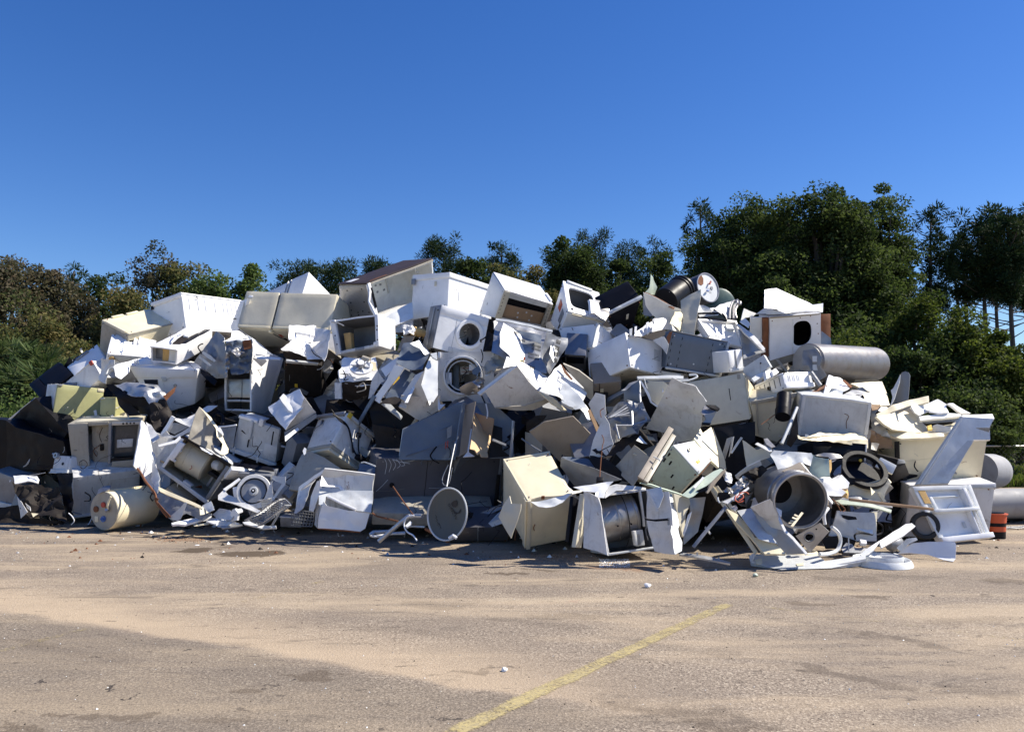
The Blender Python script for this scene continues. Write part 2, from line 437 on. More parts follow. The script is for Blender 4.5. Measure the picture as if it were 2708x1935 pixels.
    def slab(s, face, s0, s1, t0, t1, h0, h1, mat, name, r=.006, seg=.1, parent=None, label=None):
        i, j, k = s.AX[face.lower()]; Ls = [(s1 - s0) * s.L[i], (t1 - t0) * s.L[j], h1 - h0]
        mp = lambda u, v, w: s.f(face, s0 + u / s.L[i], t0 + v / s.L[j], h0 + w)
        vs, fs = boxgeo(Ls, r, seg, '', mp, False)
        bm = bmesh.new(); V = [bm.verts.new(v) for v in vs]
        for q in fs: bm.faces.new([V[x] for x in q])
        bmesh.ops.recalc_face_normals(bm, faces=bm.faces)
        return tag(frombm(name, bm, mat, parent or s.root), label)
    def tube(s, face, pts, r, mat, name, sm=4, parent=None):
        w = [s.f(face, *p) for p in pts]; w = smoothpath(w, sm) if sm else w
        v, f_ = tubegeo(w, r); return mk(name, v, f_, mat, parent or s.root)
    def frame(s, face):
        o = s.f(face, .5, .5, 0); i, j, k = s.AX[face.lower()]
        return -s.inward(face)
    def ring(s, face, a, b, ro, ri, h0, h1, mat, name, parent=None):
        ax = s.frame(face); c = s.f(face, a, b, h0)
        if ri > 0: v, f_ = ringgeo(c, ax, ro, ri, h1 - h0)
        else: v, f_ = cylgeo(c, c + ax * (h1 - h0), ro, ro * .96)
        return mk(name, v, f_, mat, parent or s.root)
    def plate(s, face, cs, ct, rs, rt, h0, h1, mat, name, pw=2.0, reg=(0, 1, 0, 1), n=48, flat=None, parent=None):
        """front plate with a rounded opening cut through it (cs, ct, rs, rt as fractions of the face)"""
        loops = []
        angs = sorted([2 * math.pi * k / n for k in range(n)] + [math.atan2((y - ct), (x - cs)) % (2 * math.pi) for x in reg[:2] for y in reg[2:]])
        for lvl in range(3):
            inn = []
            for an in angs:
                c, q = math.cos(an), math.sin(an)
                rr = 1 / ((abs(c) / rs) ** pw + (abs(q) / rt) ** pw) ** (1 / pw)
                x, y = cs + rr * c, ct + rr * q
                if flat is not None: x = max(x, flat)
                tx = ((reg[1] if c > 0 else reg[0]) - cs) / c if abs(c) > 1e-9 else 1e9
                ty = ((reg[3] if q > 0 else reg[2]) - ct) / q if abs(q) > 1e-9 else 1e9
                t = min(tx, ty); X, Y_ = cs + c * t, ct + q * t
                f_ = (0, .3, 1)[lvl]; inn.append((x + (X - x) * f_, y + (Y_ - y) * f_))
            loops.append(inn)
        m = len(angs); vs, fs = [], []
        for h in (h0, h1):
            for lp in loops: vs += [s.f(face, x, y, h) for x, y in lp]
        for side in (0, 3):
            for l in (0, 1):
                for k in range(m):
                    a, b = (side + l) * m + k, (side + l) * m + (k + 1) % m; fs.append([a, b, b + m, a + m])
        for l in (0, 2):
            for k in range(m): a, b = l * m + k, l * m + (k + 1) % m; fs.append([a, b, b + 3 * m, a + 3 * m])
        bm = bmesh.new(); V = [bm.verts.new(v) for v in vs]
        for q in fs:
            try: bm.faces.new([V[x] for x in q])
            except ValueError: pass
        bmesh.ops.recalc_face_normals(bm, faces=bm.faces)
        return frombm(name, bm, mat, parent or s.root, False)
    def slots(s, face, lst, mat='K', name='vent_slot', h=.002, parent=None):
        """black louvre strips, their colour standing in for the dark of open cuts"""
        for (a, b, la, lb) in lst: s.slab(face, a, a + la, b, b + lb, -.006, h, mat, name, r=.001, seg=.3, parent=parent)
def joingeo(lst):
    vs, fs = [], []
    for v, f in lst:
        k = len(vs); vs += list(v); fs += [[i + k for i in q] for q in f]
    return vs, fs
GRP = 'scrapped appliances heaped in the pile'
DBG = []
_oi = Box.__init__
def _ni(s, *a, **k):
    _oi(s, *a, **k); DBG.append((s.err, s.name, a[1][:50] if len(a) > 1 else '', [round(x, 2) for x in s.L], [round(e.normalized().y, 2) for e in s.E]))
Box.__init__ = _ni
# ---------------------------------------------------------------- ground
def gp(x, y): v = ground(x, y); return (v.x, v.y)
def ground_mat():
    m = bpy.data.materials.new('worn_sandy_asphalt'); t, N, L, b = nodes(m)
    geo = N.new('ShaderNodeNewGeometry'); P = geo.outputs['Position']
    sx = N.new('ShaderNodeSeparateXYZ'); L.new(P, sx.inputs[0]); X, Y = sx.outputs[0], sx.outputs[1]
    def math_(op, a, c=None, clamp=False):
        n = N.new('ShaderNodeMath'); n.operation = op; n.use_clamp = clamp
        for i, v in enumerate((a, c)):
            if v is None: continue
            if isinstance(v, (int, float)): n.inputs[i].default_value = v
            else: L.new(v, n.inputs[i])
        return n.outputs[0]
    def nz(s, d=4, r=.6, dist=0, vec=P, st=None):
        if st:
            mp = N.new('ShaderNodeMapping'); mp.inputs['Scale'].default_value = st; mp.inputs['Rotation'].default_value = (0, 0, R(-14)); L.new(vec, mp.inputs[0]); vec = mp.outputs[0]
        n = N.new('ShaderNodeTexNoise'); n.inputs['Scale'].default_value = s; n.inputs['Detail'].default_value = d; n.inputs['Roughness'].default_value = r; n.inputs['Distortion'].default_value = dist
        L.new(vec, n.inputs['Vector']); return n.outputs['Fac']
    def mr(f, a, c, lo=0, hi=1):
        n = N.new('ShaderNodeMapRange'); n.interpolation_type = 'SMOOTHSTEP'
        for i, v in enumerate((a, c, lo, hi)): n.inputs[i + 1].default_value = v
        L.new(f, n.inputs[0]); return n.outputs[0]
    def mix(fac, c1, c2):
        x = N.new('ShaderNodeMix'); x.data_type = 'RGBA'; L.new(fac, x.inputs[0])
        for k, c in ((6, c1), (7, c2)):
            if isinstance(c, tuple): x.inputs[k].default_value = (*c, 1)
            else: L.new(c, x.inputs[k])
        return x.outputs[2]
    def ell(x, y, rx, ry, rot=0):
        """soft patch round a place on the ground"""
        c, s_ = math.cos(rot), math.sin(rot)
        dx = math_('SUBTRACT', XW, x); dy = math_('SUBTRACT', YW, y)
        a = math_('DIVIDE', math_('ADD', math_('MULTIPLY', dx, c), math_('MULTIPLY', dy, s_)), rx)
        d = math_('DIVIDE', math_('SUBTRACT', math_('MULTIPLY', dy, c), math_('MULTIPLY', dx, s_)), ry)
        q = math_('ADD', math_('POWER', math_('ABSOLUTE', a), 2.0), math_('POWER', math_('ABSOLUTE', d), 2.0))
        return q
    XW = math_('ADD', X, math_('MULTIPLY', math_('SUBTRACT', nz(2.3, 5, .65), .5), .9)); YW = math_('ADD', Y, math_('MULTIPLY', math_('SUBTRACT', nz(2.9, 5, .65), .5), .55))
    vo = N.new('ShaderNodeTexVoronoi'); vo.inputs['Scale'].default_value = 82; L.new(P, vo.inputs['Vector'])
    agg = mr(nz(48, 4, .85), .36, .64)
    base = mix(agg, (.138, .108, .083), (.38, .312, .24))
    cellc = N.new('ShaderNodeSeparateColor'); L.new(vo.outputs['Color'], cellc.inputs[0])
    base = mix(mr(cellc.outputs[0], .80, .95, 0, .45), base, (.66, .57, .44))      # pale stones
    base = mix(mr(cellc.outputs[1], .86, .96, 0, .65), base, (.075, .055, .045))  # dark stones
    base = mix(mr(nz(.55, 5, .6, .4), .4, .62, 0, .5), base, (.182, .148, .118))
    # fine sand drifted over the surface in long bands
    sand = mr(nz(.8, 6, .62, .5, st=(.32, 1.5, 1)), .42, .66, 0, .62)
    base = mix(sand, base, (.475, .375, .258))
    # sand bank edge crossing in front, asphalt bare this side of it
    (x1, y1), (x2, y2) = gp(0, 1612), gp(1420, 1852)
    k = (y2 - y1) / (x2 - x1)
    wob = math_('MULTIPLY', math_('SUBTRACT', nz(.9, 5, .6), .5), .7)
    dline = math_('ADD', math_('SUBTRACT', math_('SUBTRACT', Y, y1), math_('MULTIPLY', math_('SUBTRACT', X, x1), k)), wob)
    inx = mr(X, 1.3, -.2, 0, 1)
    band = math_('MULTIPLY', math_('MULTIPLY', mr(dline, -.02, .12), mr(dline, 1.3, .15)), inx)
    base = mix(math_('MULTIPLY', band, .6), base, (.51, .395, .268))
    near = math_('MULTIPLY', math_('MULTIPLY', mr(dline, .05, -.15), mr(dline, -9, -2, .4, 1)), inx)
    base = mix(math_('MULTIPLY', near, mr(agg, 0, 1, .55, .2)), base, (.128, .108, .083))
    fr = nz(1.7, 4, .6, vec=P); fr2 = math_('MULTIPLY', math_('SUBTRACT', nz(3.2, 6, .7, 1.0), .5), 2.6)
    base = mix(mr(nz(2.4, 7, .7, .8, st=(.45, 1.4, 1)), .56, .66, 0, .45), base, (.10, .082, .066)); base = mix(mr(nz(7.5, 6, .7, .5, st=(.5, 1.3, 1)), .61, .66, 0, .6), base, (.075, .06, .05))
    # wet and oily stains
    def blot(x, y, wx, wy, col, a, rot=0):
        nonlocal base
        gx, gy = gp(x, y); rx = wx / F * gy; rot = rot or R(rng.uniform(-18, 12)); ry = abs(gp(x, y - wy)[1] - gp(x, y + wy)[1]) / 2
        q = math_('ADD', ell(gx, gy, rx, ry, rot), fr2)
        base = mix(math_('MULTIPLY', mr(q, 1.15, .55), a), base, col)
    wet = (.085, .062, .042)
    for x, y, wx, wy, a in ((515, 1455, 62, 8, .9), (600, 1447, 30, 4, .5), (670, 1464, 76, 9, .9), (585, 1433, 40, 5, .35), (275, 1433, 26, 3, .4), (1345, 1516, 60, 4, .75), (1430, 1508, 45, 3, .6), (1290, 1550, 18, 3, .5),
                            (2120, 1594, 70, 4, .45), (2240, 1530, 90, 8, .35), (2300, 1578, 60, 5, .5), 
                            (2660, 1535, 60, 7, .45), (1900, 1920, 130, 12, .4), (1250, 1775, 80, 9, .35), (810, 1790, 60, 11, .5), (650, 1830, 45, 10, .45), (290, 1900, 60, 12, .45), (160, 1895, 40, 7, .5), (560, 1905, 90, 12, .3),
                            (1490, 1630, 120, 8, .22), (950, 1560, 90, 9, .16), (1150, 1600, 100, 10, .2), (2550, 1640, 160, 8, .2), (1750, 1880, 150, 12, .25), (100, 1700, 100, 8, .2), (40, 1925, 90, 9, .5)):
        blot(x, y, wx, wy, wet, a)
    for x, y, wx, wy, a in ((130, 1798, 12, 4, .9), (316, 1815, 14, 4, .9), (222, 1736, 10, 2.5, .8), (374, 1833, 12, 4, .9), (518, 1709, 14, 3, .7), (750, 1797, 12, 3, .8), (1330, 1865, 14, 3, .8), (395, 1419, 8, 3, .8),
                            (2010, 1520, 10, 2, .7), (1800, 1535, 8, 2, .7), (2465, 1575, 5, 2, .9), (700, 1815, 14, 5, .6), (930, 1830, 18, 4, .5), (1190, 1888, 14, 3, .7), (640, 1880, 26, 6, .5), (1050, 1925, 20, 4, .6)):
        blot(x, y, wx, wy, (.04, .033, .03), a)
    def streak(x0, y0, x1, y1, w, a, c=(.10, .078, .06)):
        nonlocal base
        (ax, ay), (bx, by) = gp(x0, y0), gp(x1, y1); L_ = math.hypot(bx - ax, by - ay)
        q = math_('ADD', ell((ax + bx) / 2, (ay + by) / 2, L_ / 2, w, math.atan2(by - ay, bx - ax)), fr2); base = mix(math_('MULTIPLY', mr(q, 1.3, .2), a), base, c)
    for q in ((2080, 1752, 2460, 1835, .11, .55), (2300, 1670, 2560, 1725, .09, .5), (2200, 1665, 2420, 1700, .12, .3), (2440, 1815, 2720, 1850, .12, .35), (1290, 1632, 1560, 1660, .10, .25), (1600, 1850, 2100, 1930, .14, .3), (2520, 1530, 2720, 1545, .08, .4), (20, 1690, 420, 1760, .12, .2), (900, 1650, 1250, 1690, .12, .2), (1700, 1700, 2000, 1740, .1, .2)): streak(*q)
    rc = [(470, 1427, 60, 5, (.20, .10, .05), .5), (1490, 1590, 10, 3, (.3, .15, .12), .3), (1640, 1500, 90, 8, (.30, .17, .10), .5), (1700, 1500, 60, 12, (.22, .14, .09), .4), (1490, 1585, 300, 6, (.5, .42, .3), .2)]
    for x, y, wx, wy, c, a in rc: blot(x, y, wx, wy, c, a)
    L.new(base, b.inputs['Base Color']); b.inputs['Roughness'].default_value = .9; b.inputs['Specular IOR Level'].default_value = .25
    bp = N.new('ShaderNodeBump'); bp.inputs['Strength'].default_value = .4; bp.inputs['Distance'].default_value = .010
    hh = math_('ADD', nz(70, 3, .8), math_('MULTIPLY', vo.outputs['Distance'], .8)); hh = math_('ADD', hh, math_('MULTIPLY', nz(5, 5, .6), .7)); L.new(hh, bp.inputs['Height']); L.new(bp.outputs[0], b.inputs['Normal'])
    return m
def soil_mat(name, c1, c2, c3):
    m = bpy.data.materials.new(name); t, N, L, b = nodes(m)
    tc = N.new('ShaderNodeNewGeometry')
    def nz(s): n = N.new('ShaderNodeTexNoise'); n.inputs['Scale'].default_value = s; n.inputs['Detail'].default_value = 8; L.new(tc.outputs['Position'], n.inputs['Vector']); return n.outputs['Fac']
    r = N.new('ShaderNodeValToRGB'); r.color_ramp.elements[0].position = .38; r.color_ramp.elements[1].position = .62
    r.color_ramp.elements[0].color = (*c1, 1); r.color_ramp.elements[1].color = (*c3, 1); e = r.color_ramp.elements.new(.5); e.color = (*c2, 1)
    L.new(nz(1.1), r.inputs[0]); L.new(r.outputs[0], b.inputs['Base Color']); b.inputs['Roughness'].default_value = 1
    bp = N.new('ShaderNodeBump'); bp.inputs['Distance'].default_value = .08; L.new(nz(9), bp.inputs['Height']); L.new(bp.outputs[0], b.inputs['Normal'])
    return m
M['asphalt'] = ground_mat(); M['soil'] = soil_mat('leafy_soil', (.05, .04, .02), (.09, .075, .035), (.06, .08, .025))
def quad(name, x0, x1, y0, y1, z, m, kind='structure'):
    o = mk(name, [(x0, y0, z), (x1, y0, z), (x1, y1, z), (x0, y1, z)], [[0, 1, 2, 3]], m, org=Vector((0, 0, 0))); return tag(o, kind=kind)
quad('ground', -900, 900, -300, 1500, -.012, 'soil')
quad('asphalt_lot', -60, 60, -40, 21, 0, 'asphalt')
def line_mat():
    m = bpy.data.materials.new('worn_yellow_paint'); t, N, L, b = nodes(m)
    g = N.new('ShaderNodeNewGeometry')
    def nz(s, d=4): n = N.new('ShaderNodeTexNoise'); n.inputs['Scale'].default_value = s; n.inputs['Detail'].default_value = d; n.inputs['Roughness'].default_value = .75; L.new(g.outputs['Position'], n.inputs['Vector']); return n.outputs['Fac']
    r = N.new('ShaderNodeValToRGB'); r.color_ramp.elements[0].position = .35; r.color_ramp.elements[1].position = .65
    r.color_ramp.elements[0].color = (.36, .30, .18, 1); r.color_ramp.elements[1].color = (.52, .42, .18, 1); L.new(nz(30), r.inputs[0]); L.new(r.outputs[0], b.inputs['Base Color'])
    b.inputs['Roughness'].default_value = .85
    at = N.new('ShaderNodeAttribute'); at.attribute_name = 'wear'
    s = N.new('ShaderNodeMath'); s.operation = 'ADD'; m7 = N.new('ShaderNodeMath'); m7.operation = 'MULTIPLY_ADD'; L.new(nz(5, 6), m7.inputs[0]); m7.inputs[1].default_value = .9; m7.inputs[2].default_value = -.45; m8 = N.new('ShaderNodeMath'); m8.operation = 'ADD'; L.new(nz(60, 6), m8.inputs[0]); L.new(m7.outputs[0], m8.inputs[1]); L.new(m8.outputs[0], s.inputs[0]); L.new(at.outputs['Fac'], s.inputs[1])
    gt = N.new('ShaderNodeMapRange'); gt.inputs[1].default_value = .38; gt.inputs[2].default_value = .66; gt.inputs[4].default_value = .9; L.new(s.outputs[0], gt.inputs[0]); L.new(gt.outputs[0], b.inputs['Alpha'])
    return m
M['line'] = line_mat()
def pline(name, a, b, w, wear0, wear1):
    A, B = ground(*a), ground(*b); d = (B - A).normalized(); s_ = Vector((-d.y, d.x, 0)); n = 60; vs, fs, wr = [], [], []
    prof = [(-.55, -.4), (-.3, 0), (.3, 0), (.55, -.4)]
    for i in range(n + 1):
        t = i / n; p = A.lerp(B, t)
        for q, e in prof: vs.append(p + s_ * (w * q + .012 * noise.noise(p * 3)) + Vector((0, 0, .004))); wr.append(wear0 + (wear1 - wear0) * t + e - (.25 if t > .97 or t < .005 else 0))
    for i in range(n):
        for k in range(3): fs.append([i * 4 + k, i * 4 + k + 1, i * 4 + k + 5, i * 4 + k + 4])
    o = mk(name, vs, fs, 'line', org=Vector((0, 0, 0))); tag(o, kind='structure')
    at = o.data.attributes.new('wear', 'FLOAT', 'POINT'); at.data.foreach_set('value', wr)
pline('parking_line', (1190, 1940), (1935, 1592), .145, .15, .04)
pline('parking_line', (1950, 1596), (2760, 1700), .10, -.13, -.17)
pline('parking_line', (-60, 1735), (290, 1648), .11, -.08, -.16)
pline('parking_line', (640, 1592), (860, 1535), .10, -.14, -.13)

# ---------------------------------------------------------------- foliage
def leaf_mat(name, c1, c2, c3, trans=.35, rough=.7):
    m = bpy.data.materials.new(name); t, N, L, b = nodes(m)
    a = N.new('ShaderNodeAttribute'); a.attribute_name = 'tint'
    r = N.new('ShaderNodeValToRGB'); r.color_ramp.elements[0].color = (*c1, 1); r.color_ramp.elements[1].color = (*c3, 1); e = r.color_ramp.elements.new(.5); e.color = (*c2, 1)
    L.new(a.outputs['Fac'], r.inputs[0]); L.new(r.outputs[0], b.inputs['Base Color']); b.inputs['Roughness'].default_value = rough; b.inputs['Specular IOR Level'].default_value = .12
    tr = N.new('ShaderNodeBsdfTranslucent'); mx = N.new('ShaderNodeMixShader'); mx.inputs[0].default_value = trans
    hs = N.new('ShaderNodeHueSaturation'); hs.inputs['Value'].default_value = 1.3; hs.inputs['Saturation'].default_value = 1.1; L.new(r.outputs[0], hs.inputs['Color']); L.new(hs.outputs[0], tr.inputs[0])
    L.new(b.outputs[0], mx.inputs[1]); L.new(tr.outputs[0], mx.inputs[2]); L.new(mx.outputs[0], N['Material Output'].inputs[0])
    return m
M['lf_oak'] = leaf_mat('oak_leaves', (.022, .036, .012), (.05, .074, .022), (.10, .13, .042), .4)
M['lf_pine'] = leaf_mat('pine_needles', (.016, .034, .014), (.03, .055, .022), (.06, .075, .028), .15)
M['lf_brown'] = leaf_mat('russet_leaves', (.05, .058, .03), (.10, .094, .054), (.17, .135, .09), .35)
M['lf_mixed'] = leaf_mat('autumn_green_leaves', (.045, .065, .022), (.11, .12, .045), (.19, .155, .065), .4)
M['lf_light'] = leaf_mat('light_green_leaves', (.06, .10, .03), (.11, .16, .05), (.17, .20, .08), .45)
M['lf_vine'] = leaf_mat('vine_leaves', (.035, .055, .014), (.075, .10, .022), (.13, .15, .035), .4)
M['lf_palm'] = leaf_mat('palmetto_fronds', (.035, .065, .022), (.075, .11, .04), (.15, .17, .07), .25, .35)
M['bark'] = paint('grey_bark', (.11, .09, .07), .95, amt=.4, rust=0, bump=1.5, dirt=(.04, .035, .03), scale=1.5)
M['barkl'] = paint('pale_bark', (.30, .25, .19), .95, amt=.4, rust=0, bump=1.5, dirt=(.1, .08, .06), scale=1.5)
M['lf_grass'] = leaf_mat('grass_blades', (.05, .075, .018), (.10, .14, .03), (.20, .19, .07), .4)

def np_mesh(name, V, nf, parent, mat, tint, org):
    me = bpy.data.meshes.new(name); nv = len(V); me.vertices.add(nv); me.vertices.foreach_set('co', (V - np.array(org)).astype(np.float32).ravel())
    me.loops.add(nf * 4); me.loops.foreach_set('vertex_index', np.arange(nf * 4, dtype=np.int32)); me.polygons.add(nf)
    me.polygons.foreach_set('loop_start', np.arange(0, nf * 4, 4, dtype=np.int32)); me.polygons.foreach_set('loop_total', np.full(nf, 4, dtype=np.int32))
    at = me.attributes.new('tint', 'FLOAT', 'POINT'); at.data.foreach_set('value', np.repeat(tint, 4).astype(np.float32))
    me.materials.append(M[mat]); me.update(calc_edges=True); me.validate()
    o = bpy.data.objects.new(name, me); COL.objects.link(o)
    if parent: o.parent = parent
    else: o.location = org
    return o
def leaves(C, ln, wd, up=.25, elong=None):
    """C: n x 3 leaf centres -> 4n corner points of slim diamond leaves"""
    n = len(C); d = nr.normal(size=(n, 3)); d[:, 2] = d[:, 2] * .8 - .1; d /= np.linalg.norm(d, axis=1)[:, None]
    if elong is not None: d = elong / (np.linalg.norm(elong, axis=1)[:, None] + 1e-9)
    q = nr.normal(size=(n, 3)); q[:, 2] += up; s = np.cross(d, q); s /= np.linalg.norm(s, axis=1)[:, None] + 1e-9
    l = ln * nr.uniform(.6, 1.35, n)[:, None]; w = wd * nr.uniform(.6, 1.3, n)[:, None]
    V = np.stack([C - d * l * .5, C - s * w * .5 - d * l * .05, C + d * l * .5, C + s * w * .5 - d * l * .05], 1)
    return V.reshape(-1, 3)
def clumps(c, rad, n, seedf=1.0, low=-.75, gap=.0):
    out = []
    c = np.array(c); rad = np.array(rad)
    while len(out) < n:
        d = nr.normal(size=3); d /= np.linalg.norm(d)
        if d[2] < low: continue
        r = nr.uniform(.35, 1) ** .6
        r *= 1 + .32 * noise.noise(Vector(d) * 2.1 * seedf + Vector(c))
        out.append(c + d * rad * r)
    return np.array(out)
def trunkgeo(base, top, r0, r1, wob=.15, n=9, seed=0):
    base, top = Vector(base), Vector(top); ps, rs = [], []
    for i in range(n + 1):
        t = i / n; p = base.lerp(top, t); p += Vector((noise.noise(Vector((t * 3, seed, 1))), noise.noise(Vector((t * 3, seed, 9))), 0)) * wob * t
        ps.append(p); rs.append(r0 + (r1 - r0) * t)
    return tubegeo(ps, rs, 7)
def tree(name, label, px_, ytop, Y, wpx, mat, leafn=9000, leaf=(.16, .08), base=0.0, hfrac=.75, cl=60, clr=.55, barkm='bark', group='trees behind the pile', branches=14, spiky=0.0, trunk_r=.16, tw=None, yaw=0, dz=1.0, low=-.75, cat='tree'):
    """broadleaf tree: tapered trunk, limbs to the leaf clumps, thousands of leaf-size faces"""
    x = (px_ - CX) / F * Y; zt = atY(px_, ytop, Y).z; H = zt - base; rx = wpx / F * Y / 2; rz = H * hfrac / 2; cz = zt - rz
    rt = root(name, label, cat, (x, Y, base), group)
    K = clumps((x, Y, cz), (rx * .86, rx * .8 * dz, rz * .9), cl, low=low)
    geo = [trunkgeo((x, Y, base), (x + rng.uniform(-.2, .2) * rx, Y, cz + rz * .5), trunk_r, trunk_r * .25, .4, seed=px_)]
    sel = nr.permutation(len(K))[:branches]
    for i in sel:
        t = rng.uniform(.25, .8); s_ = Vector((x, Y, base)).lerp(Vector((x, Y, cz + rz * .3)), t); e = Vector(K[i])
        mid = s_.lerp(e, .5) + Vector((0, 0, .12 * (e - s_).length)); geo.append(tubegeo(smoothpath([s_, mid, e], 4), [trunk_r * .38 * (1 - .085 * j) for j in range(9)], 5))
    v, f = joingeo(geo); mk('trunk', v, f, barkm, rt)
    leafn = int(leafn * 1.35); leaf = (leaf[0] * .86, leaf[1] * .86); per = leafn // len(K); C, T = [], []
    for kk, c in enumerate(K):
        rr = clr * nr.uniform(.6, 1.35); q = nr.normal(size=(per, 3)); q /= np.linalg.norm(q, axis=1)[:, None]
        q *= (nr.uniform(.15, 1, per) ** .5)[:, None] * rr * np.array([1.1, 1.1, .75 + spiky]); C.append(c + q)
        T.append(np.clip(nr.normal(.5 + .22 * nr.normal(), .22, per), 0, 1))
    C = np.concatenate(C); T = np.concatenate(T); C[:, 2] = np.maximum(C[:, 2], base + .05)
    np_mesh('crown', leaves(C, *leaf), len(C), rt, mat, T, (x, Y, base))
    return rt
def pine(name, label, px_, ytop, Y, wpx, crown=.45, tufts=90, group='pines behind the pile', trunk_r=.13, lean=0.0, per=85, base=0.0, r_t=.46, blen=1.0):
    """slash pine: bare pole, up-swept limbs that end in round needle tufts"""
    zt = atY(px_, ytop, Y).z; H = zt - base; x = (px_ - CX) / F * Y; xb = x - lean; rx = wpx / F * Y / 2
    rt = root(name, label, 'pine tree', (xb, Y, base), group)
    geo = [trunkgeo((xb, Y, base), (x, Y, zt - .4), trunk_r, .03, .15, 12, seed=px_)]; C, D, T = [], [], []
    tufts = int(tufts * (2.1 if Y > 40 else .95)); r_t *= 1.25 if Y > 40 else .95; crown = crown if Y > 40 else crown + .06
    for i in range(tufts):
        t = nr.uniform(0, 1) ** .8; zc = zt - .25 - t * H * crown; prof = math.sin(math.pi * min(1, (.14 + t * .86) ** .75)) * .9 + .18
        an = nr.uniform(0, 2 * math.pi); rad = rx * prof * nr.uniform(.25, 1) * (1 + .35 * noise.noise(Vector((an, t * 5, px_))))
        e = Vector((x + math.cos(an) * rad, Y + math.sin(an) * rad, zc + .2 * rad))
        if i % 3 == 0:
            s_ = Vector((x + (xb - x) * t * .5, Y, zc - .35 * rad * blen - .1)); mid = s_.lerp(e, .55) - Vector((0, 0, .08 * rad))
            geo.append(tubegeo([s_, mid, e], [.035, .022, .01], 4))
        rr = r_t * nr.uniform(.7, 1.25); d = nr.normal(size=(per, 3)); d[:, 2] += .35; d /= np.linalg.norm(d, axis=1)[:, None]
        C.append(np.array(e) + d * rr * nr.uniform(.25, .85, per)[:, None]); D.append(d); T.append(np.clip(nr.normal(.45 + .2 * nr.normal(), .22, per), 0, 1))
    for i in range(22):                                              # dead lower limbs
        zc = base + H * nr.uniform(.3, 1 - crown); an = nr.uniform(0, 6.28); l = nr.uniform(.4, 1.5)
        s_ = Vector((xb + (x - xb) * (zc - base) / H, Y, zc)); e = s_ + Vector((math.cos(an) * l, math.sin(an) * l, l * .35)); geo.append(tubegeo([s_, s_.lerp(e, .5) - Vector((0, 0, .05)), e], [.03, .02, .008], 4))
    v, f = joingeo(geo); mk('trunk', v, f, 'bark', rt)
    C, D, T = np.concatenate(C), np.concatenate(D), np.concatenate(T)
    np_mesh('crown', leaves(C, .2, .05, elong=D), len(C), rt, 'lf_pine', T, (xb, Y, base))
    return rt
# woods far off, reading as one mass
def mass(name, x0, x1, Y0, Y1, zfun, n, mat, leaf, kind='stuff'):
    X = nr.uniform(x0, x1, n); Y = nr.uniform(Y0, Y1, n); top = np.array([zfun(a) for a in X]) * nr.uniform(.75, 1.08, n)
    Z = top * nr.uniform(0, 1, n) ** .55; C = np.stack([X, Y, Z], 1)
    C += nr.normal(size=C.shape) * .25
    Tn = np.clip(nr.normal(.5, .25, n), 0, 1)
    return tag(np_mesh(name, leaves(C, *leaf), n, None, mat, Tn, (0, (Y0 + Y1) / 2, 0)), kind=kind)
def zf(y0, Y, wob=1.0, s=.25): return lambda x: 1.6 + (1120 - y0) / F * Y + wob * noise.noise(Vector((x * s, 3.3, 7))) + wob * .5 * noise.noise(Vector((x * s * 4, 1.3, 7)))
mass('distant_woods', -60, 30, 66, 70, zf(905, 68, 1.6), 42000, 'lf_oak', (.75, .45))
mass('distant_woods', 18, 60, 74, 78, zf(1040, 76, .8), 9000, 'lf_oak', (.7, .4))
mass('distant_woods', 38, 130, 62, 70, zf(960, 66, 1.4), 26000, 'lf_oak', (.8, .5))
mass('distant_woods', -130, -44, 62, 70, zf(900, 66, 1.6), 26000, 'lf_oak', (.8, .5))
mass('undergrowth', 15, 24, 28, 32, zf(1000, 30, .9, .5), 22000, 'lf_vine', (.2, .11))
mass('undergrowth', -26, -6.5, 27, 30.5, zf(960, 29, 1.0, .5), 52000, 'lf_mixed', (.20, .10))
mass('undergrowth', -6, 6.5, 30, 33, zf(900, 31, .8, .5), 26000, 'lf_oak', (.24, .12))
mass('undergrowth', 5.5, 15.2, 27.5, 30.5, zf(930, 29, 1.4, .45), 60000, 'lf_oak', (.19, .10))
